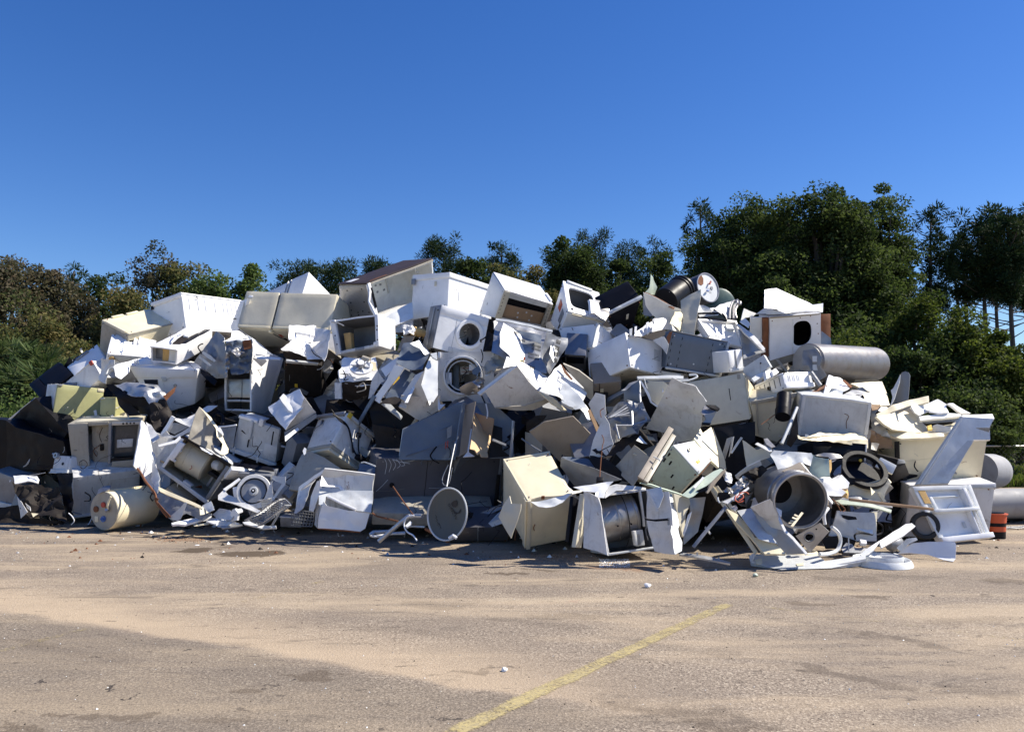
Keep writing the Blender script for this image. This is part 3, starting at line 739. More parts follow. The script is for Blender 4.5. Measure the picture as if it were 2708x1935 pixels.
TR = [
 # px, ytop, Y, width px, material, leaves, label, bark, options
 (10, 650, 27, 190, 'lf_brown', 13000, 'tree of thin russet leaves cut by the left picture edge', dict(cl=70, clr=.42, spiky=.5)),
 (118, 662, 28, 130, 'lf_brown', 10000, 'slim red brown tree just right of the leftmost russet tree', dict(cl=50, clr=.36, spiky=.6)),
 (60, 780, 25.5, 230, 'lf_mixed', 9000, 'low brownish green bushy tree above the palmetto', dict(cl=60, clr=.5, hfrac=.8)),
 (205, 745, 29, 120, 'lf_brown', 5500, 'short sparse russet tree beside a small dark pine', dict(cl=45, clr=.38, spiky=.4)),
 (268, 705, 30, 150, 'lf_oak', 9000, 'dark green rounded tree left of the tall sparse one', dict(cl=60, clr=.42)),
 (405, 636, 29, 150, 'lf_brown', 6500, 'tall sparse tree with grey twigs and pale forked trunk over the freezer', dict(cl=55, clr=.36, spiky=.5, barkm='barkl', trunk_r=.1, branches=26)),
 (330, 760, 27.5, 200, 'lf_mixed', 10000, 'olive brown bush behind the cream refrigerator', dict(cl=60, clr=.5, hfrac=.85)),
 (485, 690, 29, 170, 'lf_mixed', 14000, 'brown and green tree right above the white chest freezer', dict(cl=60, clr=.42)),
 (560, 700, 28, 150, 'lf_light', 14000, 'pale fresh green tree beside the brown and green one', dict(cl=60, clr=.4, spiky=.3, barkm='barkl')),
 (650, 712, 28.5, 130, 'lf_light', 12000, 'pale green treetop just left of the peaked white box', dict(cl=50, clr=.38, spiky=.3, barkm='barkl')),
 (180, 880, 25, 240, 'lf_mixed', 10000, 'dark tangled bush standing behind the palmetto', dict(cl=60, clr=.5, hfrac=.9)),
 (1255, 655, 44, 150, 'lf_oak', 13000, 'dark tree between the two middle pines', dict(cl=50, clr=.55, leaf=(.22, .11))),
 (1345, 668, 42, 160, 'lf_mixed', 14000, 'yellowish green tree above the white cabinet with brown board', dict(cl=60, clr=.55, leaf=(.2, .1))),
 (1530, 615, 41, 220, 'lf_oak', 24000, 'dark vine hung tree in the middle gap of the skyline', dict(cl=90, clr=.55, leaf=(.2, .1), spiky=.4)),
 (1440, 690, 42, 150, 'lf_mixed', 9000, 'squat tree closing the skyline left of the vine hung tree', dict(cl=60, clr=.5, leaf=(.18, .09), hfrac=.85)),
 (1170, 730, 43, 240, 'lf_mixed', 12000, 'broad brownish treetop just behind the clean white chest freezer', dict(cl=70, clr=.5, leaf=(.18, .09), hfrac=.85)),
 (1630, 650, 43, 170, 'lf_oak', 15000, 'dark treetop right of the middle skyline gap', dict(cl=60, clr=.55, leaf=(.2, .1))),
 (1720, 660, 42, 180, 'lf_oak', 13000, 'thin topped tree before the large oak', dict(cl=60, clr=.5, leaf=(.2, .1))),
 (1455, 760, 39, 170, 'lf_mixed', 9000, 'low sunlit bush behind the open white washer cabinet', dict(cl=60, clr=.5, hfrac=.9)),
 (1985, 478, 33, 300, 'lf_oak', 30000, 'left crown of the large dark oak on the right', dict(cl=170, clr=.62, leaf=(.17, .09), trunk_r=.3, branches=30, hfrac=.78)),
 (2190, 466, 32, 300, 'lf_oak', 32000, 'highest middle crown of the large dark oak', dict(cl=150, clr=.62, leaf=(.17, .09), trunk_r=.32, branches=34, hfrac=.72)),
 (2350, 478, 33, 210, 'lf_oak', 17000, 'thin right crown of the large oak with sky showing through', dict(cl=100, clr=.5, leaf=(.16, .085), trunk_r=.2, branches=30, hfrac=.6)),
 (1875, 560, 34, 160, 'lf_oak', 13000, 'lower left shoulder of the oak group beside the open sky', dict(cl=80, clr=.55, leaf=(.17, .09), hfrac=.85)),
 (2090, 505, 34, 330, 'lf_oak', 26000, 'rounded back crown joining the left and middle crowns of the oak', dict(cl=140, clr=.65, leaf=(.17, .09), hfrac=.8)),
 (2270, 520, 34.5, 260, 'lf_oak', 18000, 'back crown between the highest oak crown and its thin right one', dict(cl=100, clr=.6, leaf=(.17, .09), hfrac=.7)),
 (2060, 640, 31, 330, 'lf_oak', 26000, 'broad shaded oak crown low behind the rusty dryer', dict(cl=120, clr=.6, leaf=(.17, .09), hfrac=.85)),
 (2290, 640, 31.5, 260, 'lf_oak', 17000, 'dim inner oak crown above the steel tank', dict(cl=90, clr=.55, leaf=(.17, .09), hfrac=.7)),
 (2275, 870, 26, 190, 'lf_vine', 9000, 'leafy green bush right behind the steel tank', dict(cl=60, clr=.4, hfrac=.92, leaf=(.13, .08))),
 (2440, 745, 28, 150, 'lf_vine', 11000, 'vine wrapped tree stump with reddish green leaves', dict(cl=70, clr=.4, hfrac=.9, leaf=(.13, .08))),
 (2560, 810, 25, 220, 'lf_vine', 19000, 'bright green vine covered mound under the pines', dict(cl=100, clr=.42, hfrac=.93, leaf=(.13, .085))),
 (2660, 900, 24, 230, 'lf_vine', 17000, 'sunny vine slope running down to the right edge', dict(cl=90, clr=.42, hfrac=.95, leaf=(.13, .085))),
 (2430, 900, 24.5, 240, 'lf_oak', 20000, 'dark shaded thicket under the vine mound', dict(cl=100, clr=.45, hfrac=.95, leaf=(.14, .085))),
 (2560, 1010, 22.5, 260, 'lf_oak', 14000, 'dark low bushes before the chain link fence', dict(cl=80, clr=.42, hfrac=.95, leaf=(.13, .08))),
]
for a, b_, Y_, w_, m_, n_, lab, kw in TR:
    kw.setdefault('cat', 'bush' if ('bush' in lab or 'mound' in lab or 'thicket' in lab or 'slope' in lab) else 'tree')
    kw.setdefault('leaf', (.15, .08)); kw.setdefault('barkm', 'bark')
    tree('broadleaf_tree' if kw['cat'] == 'tree' else 'bush', lab, a, b_, Y_, w_, m_, n_, group='trees and bushes behind the pile', **kw)
PN = [(183, 692, 33, 60, .55, 34, 'small dark pine between the russet trees'),
 (770, 700, 45, 110, .35, 60, 'pine top just right of the open sky gap'), (830, 690, 46, 90, .4, 60, 'rounded pine top behind the peaked white box'),
 (893, 678, 44, 110, .45, 80, 'bushy pine top left of the brown topped fridge'), (1000, 685, 46, 90, .3, 50, 'small pine top peeking over the brown fridge'),
 (1165, 622, 45, 100, .5, 80, 'tall pine with dropping limbs over the white freezer'), (1325, 645, 47, 90, .35, 50, 'pine head above the yellowish tree'),
 (1480, 640, 47, 110, .5, 70, 'ragged pine left of the vine hung tree'), (1575, 612, 48, 90, .4, 60, 'pine spire in the middle of the skyline'), (1665, 640, 46, 80, .4, 50, 'pine tip over the dark cylinders'), (1735, 645, 45, 110, .5, 60, 'thin pine with open crown left of the oak'),
 (1860, 520, 36, 90, .45, 60, 'dark pine leaning out of the oak at its left flank'),
 (2480, 538, 34, 100, .35, 75, 'lone pine head between oak and right hand pines'),
 (2610, 548, 34, 150, .28, 110, 'high pine standing at the start of the pine row'), (2680, 542, 33, 150, .3, 120, 'tallest pine in the right corner with dark crown'), (2565, 600, 37, 100, .26, 60, 'pine set back behind the row, its bare trunk against the sky'),
 (2640, 600, 39, 100, .25, 60, 'slim pine behind the corner pines'), (2715, 560, 35, 130, .3, 100, 'pine cut by the right picture edge'), (2530, 640, 38, 70, .35, 40, 'short pine beside the lone pine head')]
for a, b_, Y_, w_, cr, tf, lab in PN:
    pine('pine_tree', lab, a, b_, Y_, w_, cr, tf, trunk_r=.16 if Y_ < 40 else .12, lean=rng.uniform(-.9, .9))
# palmetto: fan fronds
def palmetto(px_, py_, Y, label, k=26, rad=1.0):
    x = (px_ - CX) / F * Y; z = max(0, atY(px_, py_, Y).z); rt = root('palmetto', label, 'palmetto', (x, Y, 0), 'palmettos at the left of the pile')
    geo, C, D, T = [], [], [], []
    for i in range(k):
        an = rng.uniform(0, 6.28); el = rng.uniform(.15, 1.3); L_ = rad * rng.uniform(.7, 1.1)
        d = Vector((math.cos(an) * math.cos(el), math.sin(an) * math.cos(el), math.sin(el))); b0 = Vector((x, Y, max(0, z - .5))); h = b0 + d * L_
        geo.append(tubegeo([b0, h], [.02, .012], 4)); side = d.cross(Vector((0, 0, 1))).normalized(); up = side.cross(d)
        for j in range(17):
            a = (j - 8) / 8 * 1.35; q = (d * math.cos(a) + side * math.sin(a) - up * .05).normalized(); ll = .55 * rng.uniform(.85, 1.1)
            C.append(h + q * ll * .5 - Vector((0, 0, .06 * ll))); D.append(q - Vector((0, 0, .18))); T.append(min(1, max(0, rng.gauss(.5, .25))))
    v, f = joingeo(geo); mk('stem', v, f, 'lf_palm', rt)
    np_mesh('frond', leaves(np.array([tuple(c) for c in C]), .62, .045, elong=np.array([tuple(c) for c in D])), len(C), rt, 'lf_palm', np.array(T), (x, Y, 0))
palmetto(55, 1000, 22, 'large palmetto with pale fan fronds at the left edge', 26, .7); palmetto(110, 950, 23, 'upper palmetto behind the large one', 24, .65); palmetto(20, 920, 23.5, 'palmetto clump at the very edge below the russet tree', 20, .6); palmetto(120, 1000, 21.5, 'lowest palmetto right above the black refrigerator', 20, .7)
# grass: left behind the black fridges, right before the fence
def grass(name, x0, x1, Y0, Y1, n, h, mat='lf_grass'):
    C = np.stack([nr.uniform(x0, x1, n), nr.uniform(Y0, Y1, n), np.zeros(n)], 1); d = nr.normal(size=(n, 3)) * .35; d[:, 2] = 1; hh = h * nr.uniform(.4, 1.2, n)
    for i in range(0, n): hh[i] *= .6 + .8 * abs(noise.noise(Vector((C[i, 0] * .8, C[i, 1] * .8, 0))))
    s_ = np.cross(d, nr.normal(size=(n, 3))); s_ /= np.linalg.norm(s_, axis=1)[:, None]; w = .014 + hh[:, None] * .03
    V = np.stack([C - s_ * w, C + s_ * w, C + d * hh[:, None] + s_ * w * .2, C + d * hh[:, None] - s_ * w * .2], 1).reshape(-1, 3)
    tag(np_mesh(name, V, n, None, mat, np.clip(nr.normal(.5, .25, n), 0, 1), ((x0 + x1) / 2, (Y0 + Y1) / 2, 0)), kind='stuff')
grass('grass', -15, -8, 17.5, 26, 34000, .5); grass('grass', 8, 16, 21, 26, 30000, .35)
mass('grassy_bank', -16, -9.5, 19.5, 21.5, lambda x: 2.1 + .3 * noise.noise(Vector((x, 2, 2))), 34000, 'lf_light', (.10, .06))  # leaf mass standing for a bright grassy bank
# chain link fence on the right
fr_ = root('chain_link_fence', 'low chain link fence with thin top rail before the bushes at the right', 'fence', (11, 21.5, 0))
v, f = tubegeo([(8.5, 21.5, 1.02), (16, 21.3, 1.04)], .022, 6); mk('top_rail', v, f, 'G', fr_)
for xx in (9.3, 12.25, 15.2): v, f = tubegeo([(xx, 21.5, 0), (xx, 21.5, 1.06)], .03, 6); mk('post', v, f, 'G', fr_)
gg = []
for i in range(60):
    xx = 8.5 + i * .125
    for sg in (1, -1): gg.append(tubegeo([(xx, 21.48, 0 if sg > 0 else 1), (xx + 1.0, 21.48, 1 if sg > 0 else 0)], .003, 3))
v, f = joingeo(gg); tag(mk('wire_mesh', v, f, 'GR', fr_), kind='stuff')
# ================================================================ THE PILE
def comp(name, label, cat, pts0, sheets, off=0.0, group=GRP):
    """a crushed thing made of several bent panels; each item: (part name, points, facing, material, extra offset, keyword dict)"""
    c = P3((sum(p[0] for p in pts0) / len(pts0), sum(p[1] for p in pts0) / len(pts0)), off); rt = root(name, label, cat, c, group)
    for it in sheets:
        nm, pts, n, mt, o = it[:5]; kw = it[5] if len(it) > 5 else {}
        sheet(nm, pts, n, mt, off + o, parent=rt, **kw)
    return rt
def box(name, label, cat, *a, **k): k.setdefault('group', GRP); return Box(name, label, cat, *a, **k)
def one(name, label, cat, pts, n='F', mat='W', off=0.0, **k):
    k.setdefault('group', 'loose torn panels in the pile'); return sheet(name, pts, n, mat, off, label=label, cat=cat, **k)
def pbox(name, P0, P1, P2, dims, mat, n=None, off=-.05, parent=None, label=None, cat=None, **k):
    """small box; a part when parent is given, else a thing that is one body"""
    k.setdefault('group', None)
    b = Box(name, label, cat, P0, P1, P2, None, dims, mat, off, n, body=name, r=k.pop('r', .006), amp=k.pop('amp', .002), **k)
    o = b.body; w = b.root.location.copy()
    if parent is not None:
        q = parent; pl = Vector()
        while q is not None: pl += q.location; q = q.parent
        o.parent = parent; o.location = w - pl; bpy.data.objects.remove(b.root)
    else:
        o.parent = None; o.location = w; bpy.data.objects.remove(b.root); o.name = name; tag(o, label, cat, k.get('group'))
    return b, o

# ---------------------------------------------------------------- top left
view('A1')
b = box('refrigerator', 'cream refrigerator tipped over at the top left end, two hinge covers on its edge', 'refrigerator', (1390, 1148), (1090, 998), (1980, 1000), (1352, 1560), (.7, .75, 1.0), 'C', off=.1)
b.slab('c', .15, .85, -.02, .02, -.03, .02, 'B', 'door_edge'); b.slab('c', .93, 1.0, .16, .36, 0, .03, 'C', 'hinge_cover'); b.slab('c', .93, 1.0, .42, .62, 0, .03, 'C', 'hinge_cover'); b.slab('a', -.02, .9, .0, .03, -.01, .02, 'BG', 'seam_strip')
b.slab('b', .03, .97, .04, .98, 0, .012, 'BG', 'side_panel')  # flank's shade put into the darker almond of this panel
b = box('dryer', 'white dryer with round edged top and twin vent ribs left of the chest freezer', 'dryer', (1150, 1352), (1205, 1147), (1640, 1412), (1085, 1660), (.55, .68, .6), 'W', dents=[('b', .6, .5, .25, .06)], amp=.015, off=-.05, n=None)
b.slab('c', .02, .98, .3, .34, 0, .012, 'W', 'trim_line')
for q in (.5, .6): b.slab('c', .55, .98, q, q + .035, 0, .035, 'W', 'rib')
b.slab('a', .04, .96, .0, .2, 0, .02, 'W2', 'front_lip'); b.slab('a', .06, .9, .3, .9, -.005, .012, 'W2', 'front_panel')
b.ring('a', .12, .12, .05, .02, .02, .04, 'FO', 'light_rim')
b = box('refrigerator', 'white refrigerator leaning with its sunny door at the lower left slope', 'refrigerator', (800, 1592), (720, 1500), (1110, 1395), None, (.5, .6, .4), 'W', off=.15, n='FLU', ov={(1, 1, 0): (1040, 1257)})
b.slab('c', .86, .97, .3, .7, 0, .03, 'GR', 'hinge')
b = box('cabinet', 'shaded white cabinet side just right of the leaning white refrigerator', 'cabinet', (990, 1428), (640, 1720), (1095, 1610), None, (.9, .5, .4), 'W2', off=-.05, n='FL')  # white side in shade, the shade put into a darker white
b.slab('c', .02, .5, .02, .07, 0, .012, 'W2', 'edge_flange'); b.slab('c', 0, .08, 0, .2, 0, .03, 'RED', 'corner_clip')
one('panel', 'bent white vented panel with three slots below the round topped dryer', 'metal panel', [(1215, 1500), (1250, 1478), (1580, 1385), (1655, 1480), (1395, 1492), (1390, 1560), (1300, 1640), (1240, 1600)], 'FRU', 'W', -.25, amp=.03)
for i in range(3): tube('vent_rib', [(1440 + 18 * i, 1432 - 5 * i), (1452 + 18 * i, 1478 - 5 * i)], .008, 'GR', off=-.33, smooth=0, label=['first', 'middle', 'last'][i] + ' short grey bar on the bent vented panel', cat='bar', group=None)
one('panel', 'grey crumpled cabinet side with a curled white lip at the left flank', 'metal panel', [(1115, 1420), (1240, 1430), (1240, 1510), (1150, 1590), (1130, 1680), (1070, 1640)], 'FL', 'W2', -.15, amp=.05)
tube('hose', [(1140, 1590), (1165, 1530), (1215, 1510), (1230, 1540)], .014, 'WG', off=-.35, label='short white hose curling over the crumpled left cabinet', cat='hose')

view('A2')
b = box('refrigerator', 'upper black refrigerator in deep shade above the olive one', 'refrigerator', (400, 215), (278, 65), (711, -30), None, (.7, .9, .3), 'K', off=.25, n=(-.5, -.85, -.1), ov={(1, 1, 0): (569, -155)})
b.slab('c', .03, .97, .02, .3, 0, .03, 'K', 'freezer_door'); b.slab('c', .03, .97, .32, .98, 0, .03, 'K', 'main_door')
comp('refrigerator', 'wide black refrigerator lying low at the left edge, one edge strip painted as catching light', 'refrigerator', [(300, 500)], [
    ('upper_door', [(78, 400), (338, 185), (470, 330), (640, 520), (600, 600), (150, 470)], (-.45, -.88, -.15), 'K', .0, dict(th=.3, amp=.01)), ('lower_door', [(60, 400), (150, 470), (600, 600), (690, 880), (60, 870)], (-.3, -.95, -.1), 'K', .05, dict(th=.3, amp=.01)),
    ('edge_trim', [(75, 392), (336, 180), (342, 190), (82, 404)], 'FU', 'GR', -.03, dict(th=.01, amp=0))])  # grey strip puts the light along this edge into its colour
comp('refrigerator', 'black refrigerator cut off by the left picture edge', 'refrigerator', [(0, 600)], [('door', [(-120, 385), (82, 400), (120, 900), (-120, 890)], (-.1, -1, -.1), 'K', .1, dict(th=.3, amp=.01)), ('door_edge', [(-120, 378), (82, 394), (82, 404), (-120, 388)], 'FU', 'D', .08, dict(th=.02, amp=0))])
b = box('refrigerator', 'olive refrigerator with rust spots propped on its side', 'refrigerator', (538, 58), (452, 60), (980, 98), (470, 497), (.6, .7, 1.0), 'W2', off=-.42, dents=[('b', .5, .3, .2, .02)], n=None, ov={(0, 1, 1): (958, 520)})
b.slab('a', .0, 1.0, .0, 1.0, .012, .07, 'O', 'door', r=.014); b.slab('a', .005, .995, .006, .994, -.004, .012, 'C', 'gasket'); b.slab('a', .0, .1, .0, .04, .07, .085, 'GR', 'hinge'); b.slab('a', .86, 1.0, .0, .08, .07, .078, 'C', 'corner_strip')
b = box('freezer', 'narrow darker olive cabinet squeezed behind the olive refrigerator', 'freezer', (958, 182), (1107, 180), (948, 362), None, (.35, .4, .3), 'O', off=-.2, n='F')
b.slab('c', .05, .3, .04, .1, 0, .02, 'G', 'hinge')
comp('range', 'crumpled steel cooktop folded over black scorched metal', 'stove', [(1380, 180)], [
    ('steel_top', [(1075, 55), (1210, 42), (1350, 55), (1500, 60), (1600, 150), (1560, 180), (1430, 255), (1390, 190), (1200, 125)], 'FU', 'G', -.3, dict(amp=.07, fr=3, es=.07)),
    ('burner_pan', [(1010, 55), (1080, 60), (1200, 125), (1400, 210), (1450, 290), (1280, 260), (1120, 180), (1040, 110)], 'F', 'K', -.25, dict(amp=.05)),
    ('side_frame', [(1110, 175), (1210, 215), (1350, 355), (1230, 360), (1130, 250)], 'F', 'KB', -.1, dict(amp=.04)),
    ('oven_liner', [(1440, 195), (1600, 240), (1650, 340), (1480, 500), (1440, 380)], 'FU', 'KB', -.2, dict(amp=.08, fr=3)),
    ('door_strip', [(1560, 170), (1680, 75), (1665, 130), (1590, 215)], 'FR', 'R', -.3, dict(amp=.02)),
    ('black_handle', [(1370, 12), (1500, 12), (1505, 62), (1380, 48)], 'F', 'K', -.35, dict(th=.03, amp=.01))])
b = box('dryer', 'grimy almond dryer on its side with a dark glass door at lower left', 'dryer', (645, 432), (1350, 398), (705, 890), None, (1.0, .7, .6), 'BG', off=-.5, n='F', opn='c', inner='BG', ov={(1, 1, 0): (1290, 832)})
b.slab('c', .0, .27, .0, .99, -.02, .015, 'BG', 'control_panel', r=.012); b.slab('c', .28, .56, .05, .97, -.16, -.14, 'BG', 'recessed_panel'); b.slab('c', .28, .56, .0, .07, -.1, .012, 'BG', 'top_rail')
b.slab('c', .56, .97, .10, .80, -.12, -.09, 'GL', 'door_glass'); b.slab('c', .56, .60, .04, .9, -.08, .02, 'GR', 'hinge_strip'); b.slab('c', .6, 1.0, .02, .09, -.03, .018, 'G', 'bracket_strip')
b.slab('c', .6, .95, .80, .85, -.05, .01, 'KB', 'lower_track'); b.slab('c', .62, 1.0, .86, 1.0, -.04, .012, 'BG', 'kick_panel')
for i in range(4): b.ring('c', .76 + .05 * i, .055, .016, 0, .018, .022, 'K', 'hole')
b.slab('c', .4, .455, .5, .64, -.14, -.11, 'K', 'junction_box'); b.tube('c', [(.42, .5, -.1), (.36, .55, -.08), (.3, .62, -.1), (.34, .75, -.12)], .006, 'R', 'wire'); b.tube('c', [(.44, .15, -.12), (.4, .3, -.1), (.43, .45, -.1)], .005, 'K', 'wire')
b.slab('c', .66, .9, .42, .6, -.09, -.08, 'W2', 'label_reflection'); b.slab('b', .1, 1.0, .02, .9, 0, .02, 'B', 'top_panel')  # pale slab modelled as a reflection in the door glass
tube('handle_outline', [(760, 800), (800, 780), (835, 820), (800, 860), (765, 850)], .006, 'KB', off=-.33, close=True, label='thin oval ring on the grimy almond dryer side', cat='ring')
comp('bent_door_panel', 'bent white refrigerator door hooked over the almond dryer, rusty rim', 'door', [(1400, 700)], [
    ('door_skin', [(1350, 400), (1385, 420), (1425, 470), (1440, 620), (1480, 770), (1530, 1030), (1500, 1130), (1440, 1050), (1390, 960), (1285, 830), (1310, 700)], 'R', 'W', -.45, dict(amp=.03, th=.02)),
    ('upper_flap', [(1390, 410), (1440, 440), (1520, 555), (1460, 615), (1425, 560)], 'FU', 'W2', -.4, dict(amp=.03)),
    ('lower_curl', [(1460, 770), (1500, 870), (1535, 1040), (1510, 1100), (1430, 960)], 'FLU', 'WG', -.5, dict(amp=.03))])
tube('bent_strip', [(1285, 832), (1340, 900), (1390, 985), (1450, 1060), (1485, 1120), (1500, 1190), (1600, 1325)], .018, 'R', off=-.55, label='rusty bent rim trailing down from the hooked white door', cat='metal strip')
b = box('washing_machine', 'small shaded white washer with a knob hole behind the almond dryer', 'washing machine', (530, 735), (690, 745), (492, 905), None, (.5, .6, .4), 'W2', off=.0, n='F')
b.ring('c', .55, .45, .025, 0, 0, .004, 'K', 'knob_hole'); b.slab('c', .0, 1, .78, 1.0, 0, .03, 'W2', 'console'); b.ring('c', .15, .02, .05, .02, 0, .05, 'G', 'chrome_knob')
b.slab('c', .0, 1.2, .96, 1.02, .02, .05, 'WG', 'ledge')
b = box('chest_freezer', 'lilac shaded white chest behind the small water heater', 'freezer', (695, 945), (1335, 872), (700, 1322), None, (1.1, .7, .5), 'W2', off=-.02, n='FD')
b.slab('c', .54, .552, .01, .99, 0, .01, 'W2', 'seam'); b.slab('c', .55, 1.0, .15, .165, 0, .01, 'W2', 'lid_edge'); b.slab('c', -.02, .4, .96, 1.0, 0, .05, 'W2', 'base_rail')
# water heater
x, y = px((995, 1212)); gy = 12.35; ca = atY(x, y, gy); ca.z = .315; x2, y2 = px((1400, 1160)); cb = atY(x2, y2, gy + .72); cb.z = .335
wh = root('water_heater', 'cream electric water heater tank lying on the asphalt at lower left', 'water heater', (ca.x, ca.y, 0), GRP)
cyl('tank_shell', ca, cb, .285, 'C', wh, cap=False, rings=[(0, -.01), (.01, 0), (.5, .004), (.99, 0), (1, -.01)]); ax_ = (cb - ca).normalized()
cyl('end_cap', ca - ax_ * .004, ca + ax_ * .02, .278, 'BG', wh); cyl('end_cap', cb - ax_ * .02, cb + ax_ * .004, .278, 'BG', wh)
u_ = ax_.cross(Vector((0, 0, 1))).normalized(); w_ = u_.cross(ax_)
def onend(a, c_, h=0.0): return ca - ax_ * (.006 + h) - u_ * a + w_ * c_
su = -1 if u_.x > 0 else 1; U2 = Vector((1, 0, 0)) if u_.x * -su > 0 else u_
def E_(a, c_, h=0.0): return ca - ax_ * (.006 + h) + (u_ if u_.x > 0 else -u_) * a + w_ * c_
cyl('element_cover', E_(-.15, .02), E_(-.15, .02, .02), .045, 'R', wh); cyl('element_cover', E_(.0, .09), E_(.0, .09, .02), .04, 'RED', wh); cyl('element_port', E_(.09, .05), E_(.09, .05, .03), .022, 'R', wh)
cyl('valve_seat', E_(0, -.12), E_(0, -.12, .015), .045, 'BL', wh); v, f = tubegeo([E_(-.03, -.12, .03), E_(.03, -.12, .03)], .012); mk('valve_handle', v, f, 'BL', wh)
v, f = tubegeo(smoothpath([E_(.12, .03, .03), E_(.14, .12, .05), E_(.19, .22, .04)], 3), .016); mk('bent_pipe', v, f, 'C', wh); cyl('pipe_elbow', E_(.09, .0, .01), E_(.12, .03, .06), .02, 'G', wh)
qa, qb = E_(-.17, -.10), E_(-.10, -.10); v, f = boxgeo([.07, .085, .006], .002, .1, '', lambda a, b_, c_: E_(-.18 + a, -.17 + b_, c_)); mk('rating_label', v, f, 'C', wh)
v, f = boxgeo([.9, .09, .02], .004, .2, '', lambda a, b_, c_: ca + ax_ * (a + .1) + Vector((0, -.09 + b_, .284 + c_))); mk('jacket_strip', v, f, 'C', wh)
comp('insulation_scrap', 'foil scrap stuck on the water heater end', 'foil', [(990, 1050)], [('foil', [(930, 1060), (980, 1025), (1055, 1020), (1050, 1060), (960, 1090), (930, 1110)], 'FU', 'S', -.55, dict(amp=.03, es=.05))], group=None)
# dark burnt heap at the lower left
comp('burnt_wreck', 'dark brown burnt wreck of an appliance at the left foot', 'wreck', [(380, 1180)], [
    ('charred_panel', [(120, 1000), (300, 985), (420, 1030), (560, 1040), (600, 1180), (640, 1390), (500, 1340), (300, 1330), (170, 1200)], 'FU', 'KB', -.3, dict(amp=.10, fr=3, es=.08)),
    ('charred_side', [(540, 900), (690, 900), (700, 1330), (640, 1370), (590, 1150)], 'F', 'K', -.02, dict(amp=.05)),
    ('charred_base', [(0, 1230), (160, 1210), (300, 1290), (420, 1340), (640, 1385), (400, 1390), (0, 1380)], 'F', 'KB', -.15, dict(amp=.06)),
    ('pale_scrap', [(130, 930), (350, 925), (372, 960), (360, 1000), (270, 985), (145, 1012)], 'FU', 'W', -.5, dict(amp=.03, th=.02)),
    ('pale_corner', [(155, 1130), (265, 1275), (190, 1335)], 'FL', 'W2', -.55, dict(amp=.02)),
    ('torn_bit', [(235, 1190), (280, 1225), (290, 1265), (255, 1240)], 'FL', 'W2', -.5, dict(amp=.01)),
    ('switch_plate', [(300, 1285), (370, 1290), (375, 1330), (318, 1328)], 'FU', 'C', -.5, dict(amp=.004, th=.01))])
tube('rod', [(280, 925), (350, 915), (430, 900)], .006, 'G', off=-.5, label='thin bright rod poking out above the burnt wreck', cat='rod')
b = box('dishwasher', 'dim grey box at the very left foot of the pile', 'dishwasher', (-60, 880), (150, 955), (-60, 1330), None, (.7, .6, .5), 'GR', off=.05, n='FD')
b.slab('c', 0, 1, .62, .78, 0, .04, 'W2', 'kick_plate'); b.slab('c', 0, .9, .8, .84, 0, .02, 'K', 'gap')
tube('white_wire', [(655, 1285), (690, 1320), (708, 1360), (680, 1395)], .008, 'W', off=-.35, label='white cable end hanging by the water heater', cat='cable')

# ---------------------------------------------------------------- upper left block
view('A3')
b = box('chest_freezer', 'white chest freezer standing on top with ribbed sunlit side, upper left', 'freezer', (318, 384), (4, 497), (965, 466), (374, 770), (.75, 1.1, .85), 'W', off=.25, ov={(1, 0, 1): (40, 905)}, seg=.1)
b.slab('b', -.01, 1.0, -.02, .11, 0, .02, 'W', 'lid_rim', r=.012); b.slab('a', -.01, 1.0, -.01, .03, 0, .015, 'W', 'lid_edge')
for q, t1 in ((.1, .42), (.24, .42), (.36, .45), (.52, .45), (.66, .46), (.73, .46), (.80, .46), (.88, .46)): b.slab('a', q, q + .018, .06, t1, 0, .012, 'W', 'rib')
b.tube('b', [(.86, .93, 0), (.8, .85, .03), (.72, .84, .03), (.7, .93, 0)], .008, 'G', 'side_handle'); b.slab('b', .93, 1.0, .08, .17, 0, .03, 'K', 'lid_corner'); b.tube('a', [(.2, .12, .02), (.22, .06, .05), (.24, .12, .02)], .006, 'K', 'hook')
b = box('refrigerator', 'light almond two door refrigerator on its back, black hinge gap between doors', 'refrigerator', (938, 766), (1035, 377), (1930, 800), (1215, 962), (.75, 1.65, .5), 'B', off=.05, n=(.1, -.85, .5), dents=[('c', .78, .5, .2, .02), ('c', .3, .7, .12, .015)], seg=.1)
b.slab('c', 0, 1, 0, .362, .004, .05, 'B', 'freezer_door', r=.016); b.slab('c', 0, 1, .378, 1.0, .004, .05, 'B', 'main_door', r=.016); b.slab('c', .01, .99, .36, .38, -.01, .01, 'K', 'door_gap')
b.slab('c', .0, .06, .01, .35, .05, .062, 'C', 'door_lip'); b.slab('c', .0, .06, .385, .98, .05, .062, 'C', 'door_lip'); b.slab('c', .82, .88, .04, .09, .05, .056, 'W', 'label_plate')
for a_, t_, m_ in ((.36, .25, 'RED'), (.36, .45, 'K'), (.38, .65, 'RED'), (.3, .85, 'K'), (.44, .5, 'W')): b.slab('b', .15, .16, .1, .11, 0, .001, m_, 'sticker') if 0 else b.slab('a', a_, a_ + .035, t_, t_ + .14, 0, .004, m_, 'sticker')
b.tube('a', [(.33, .02, .03), (.36, .3, .03), (.42, .5, .03), (.5, .9, .02)], .008, 'K', 'power_cord'); b.slab('a', .33, .36, .0, .1, 0, .05, 'C', 'plug')
b = box('refrigerator', 'white refrigerator set on edge, its peak showing above the almond one', 'refrigerator', (1703, 163), (1060, 455), (1985, 465), (1600, 490), (1.2, .8, .8), 'W', off=.45)
b.slab('b', .28, .30, 0, 1, 0, .02, 'G', 'door_trim'); b.slab('b', .33, .345, 0, 1, 0, .02, 'G', 'door_trim'); b.slab('b', .0, .27, .0, 1, 0, .015, 'W', 'door')
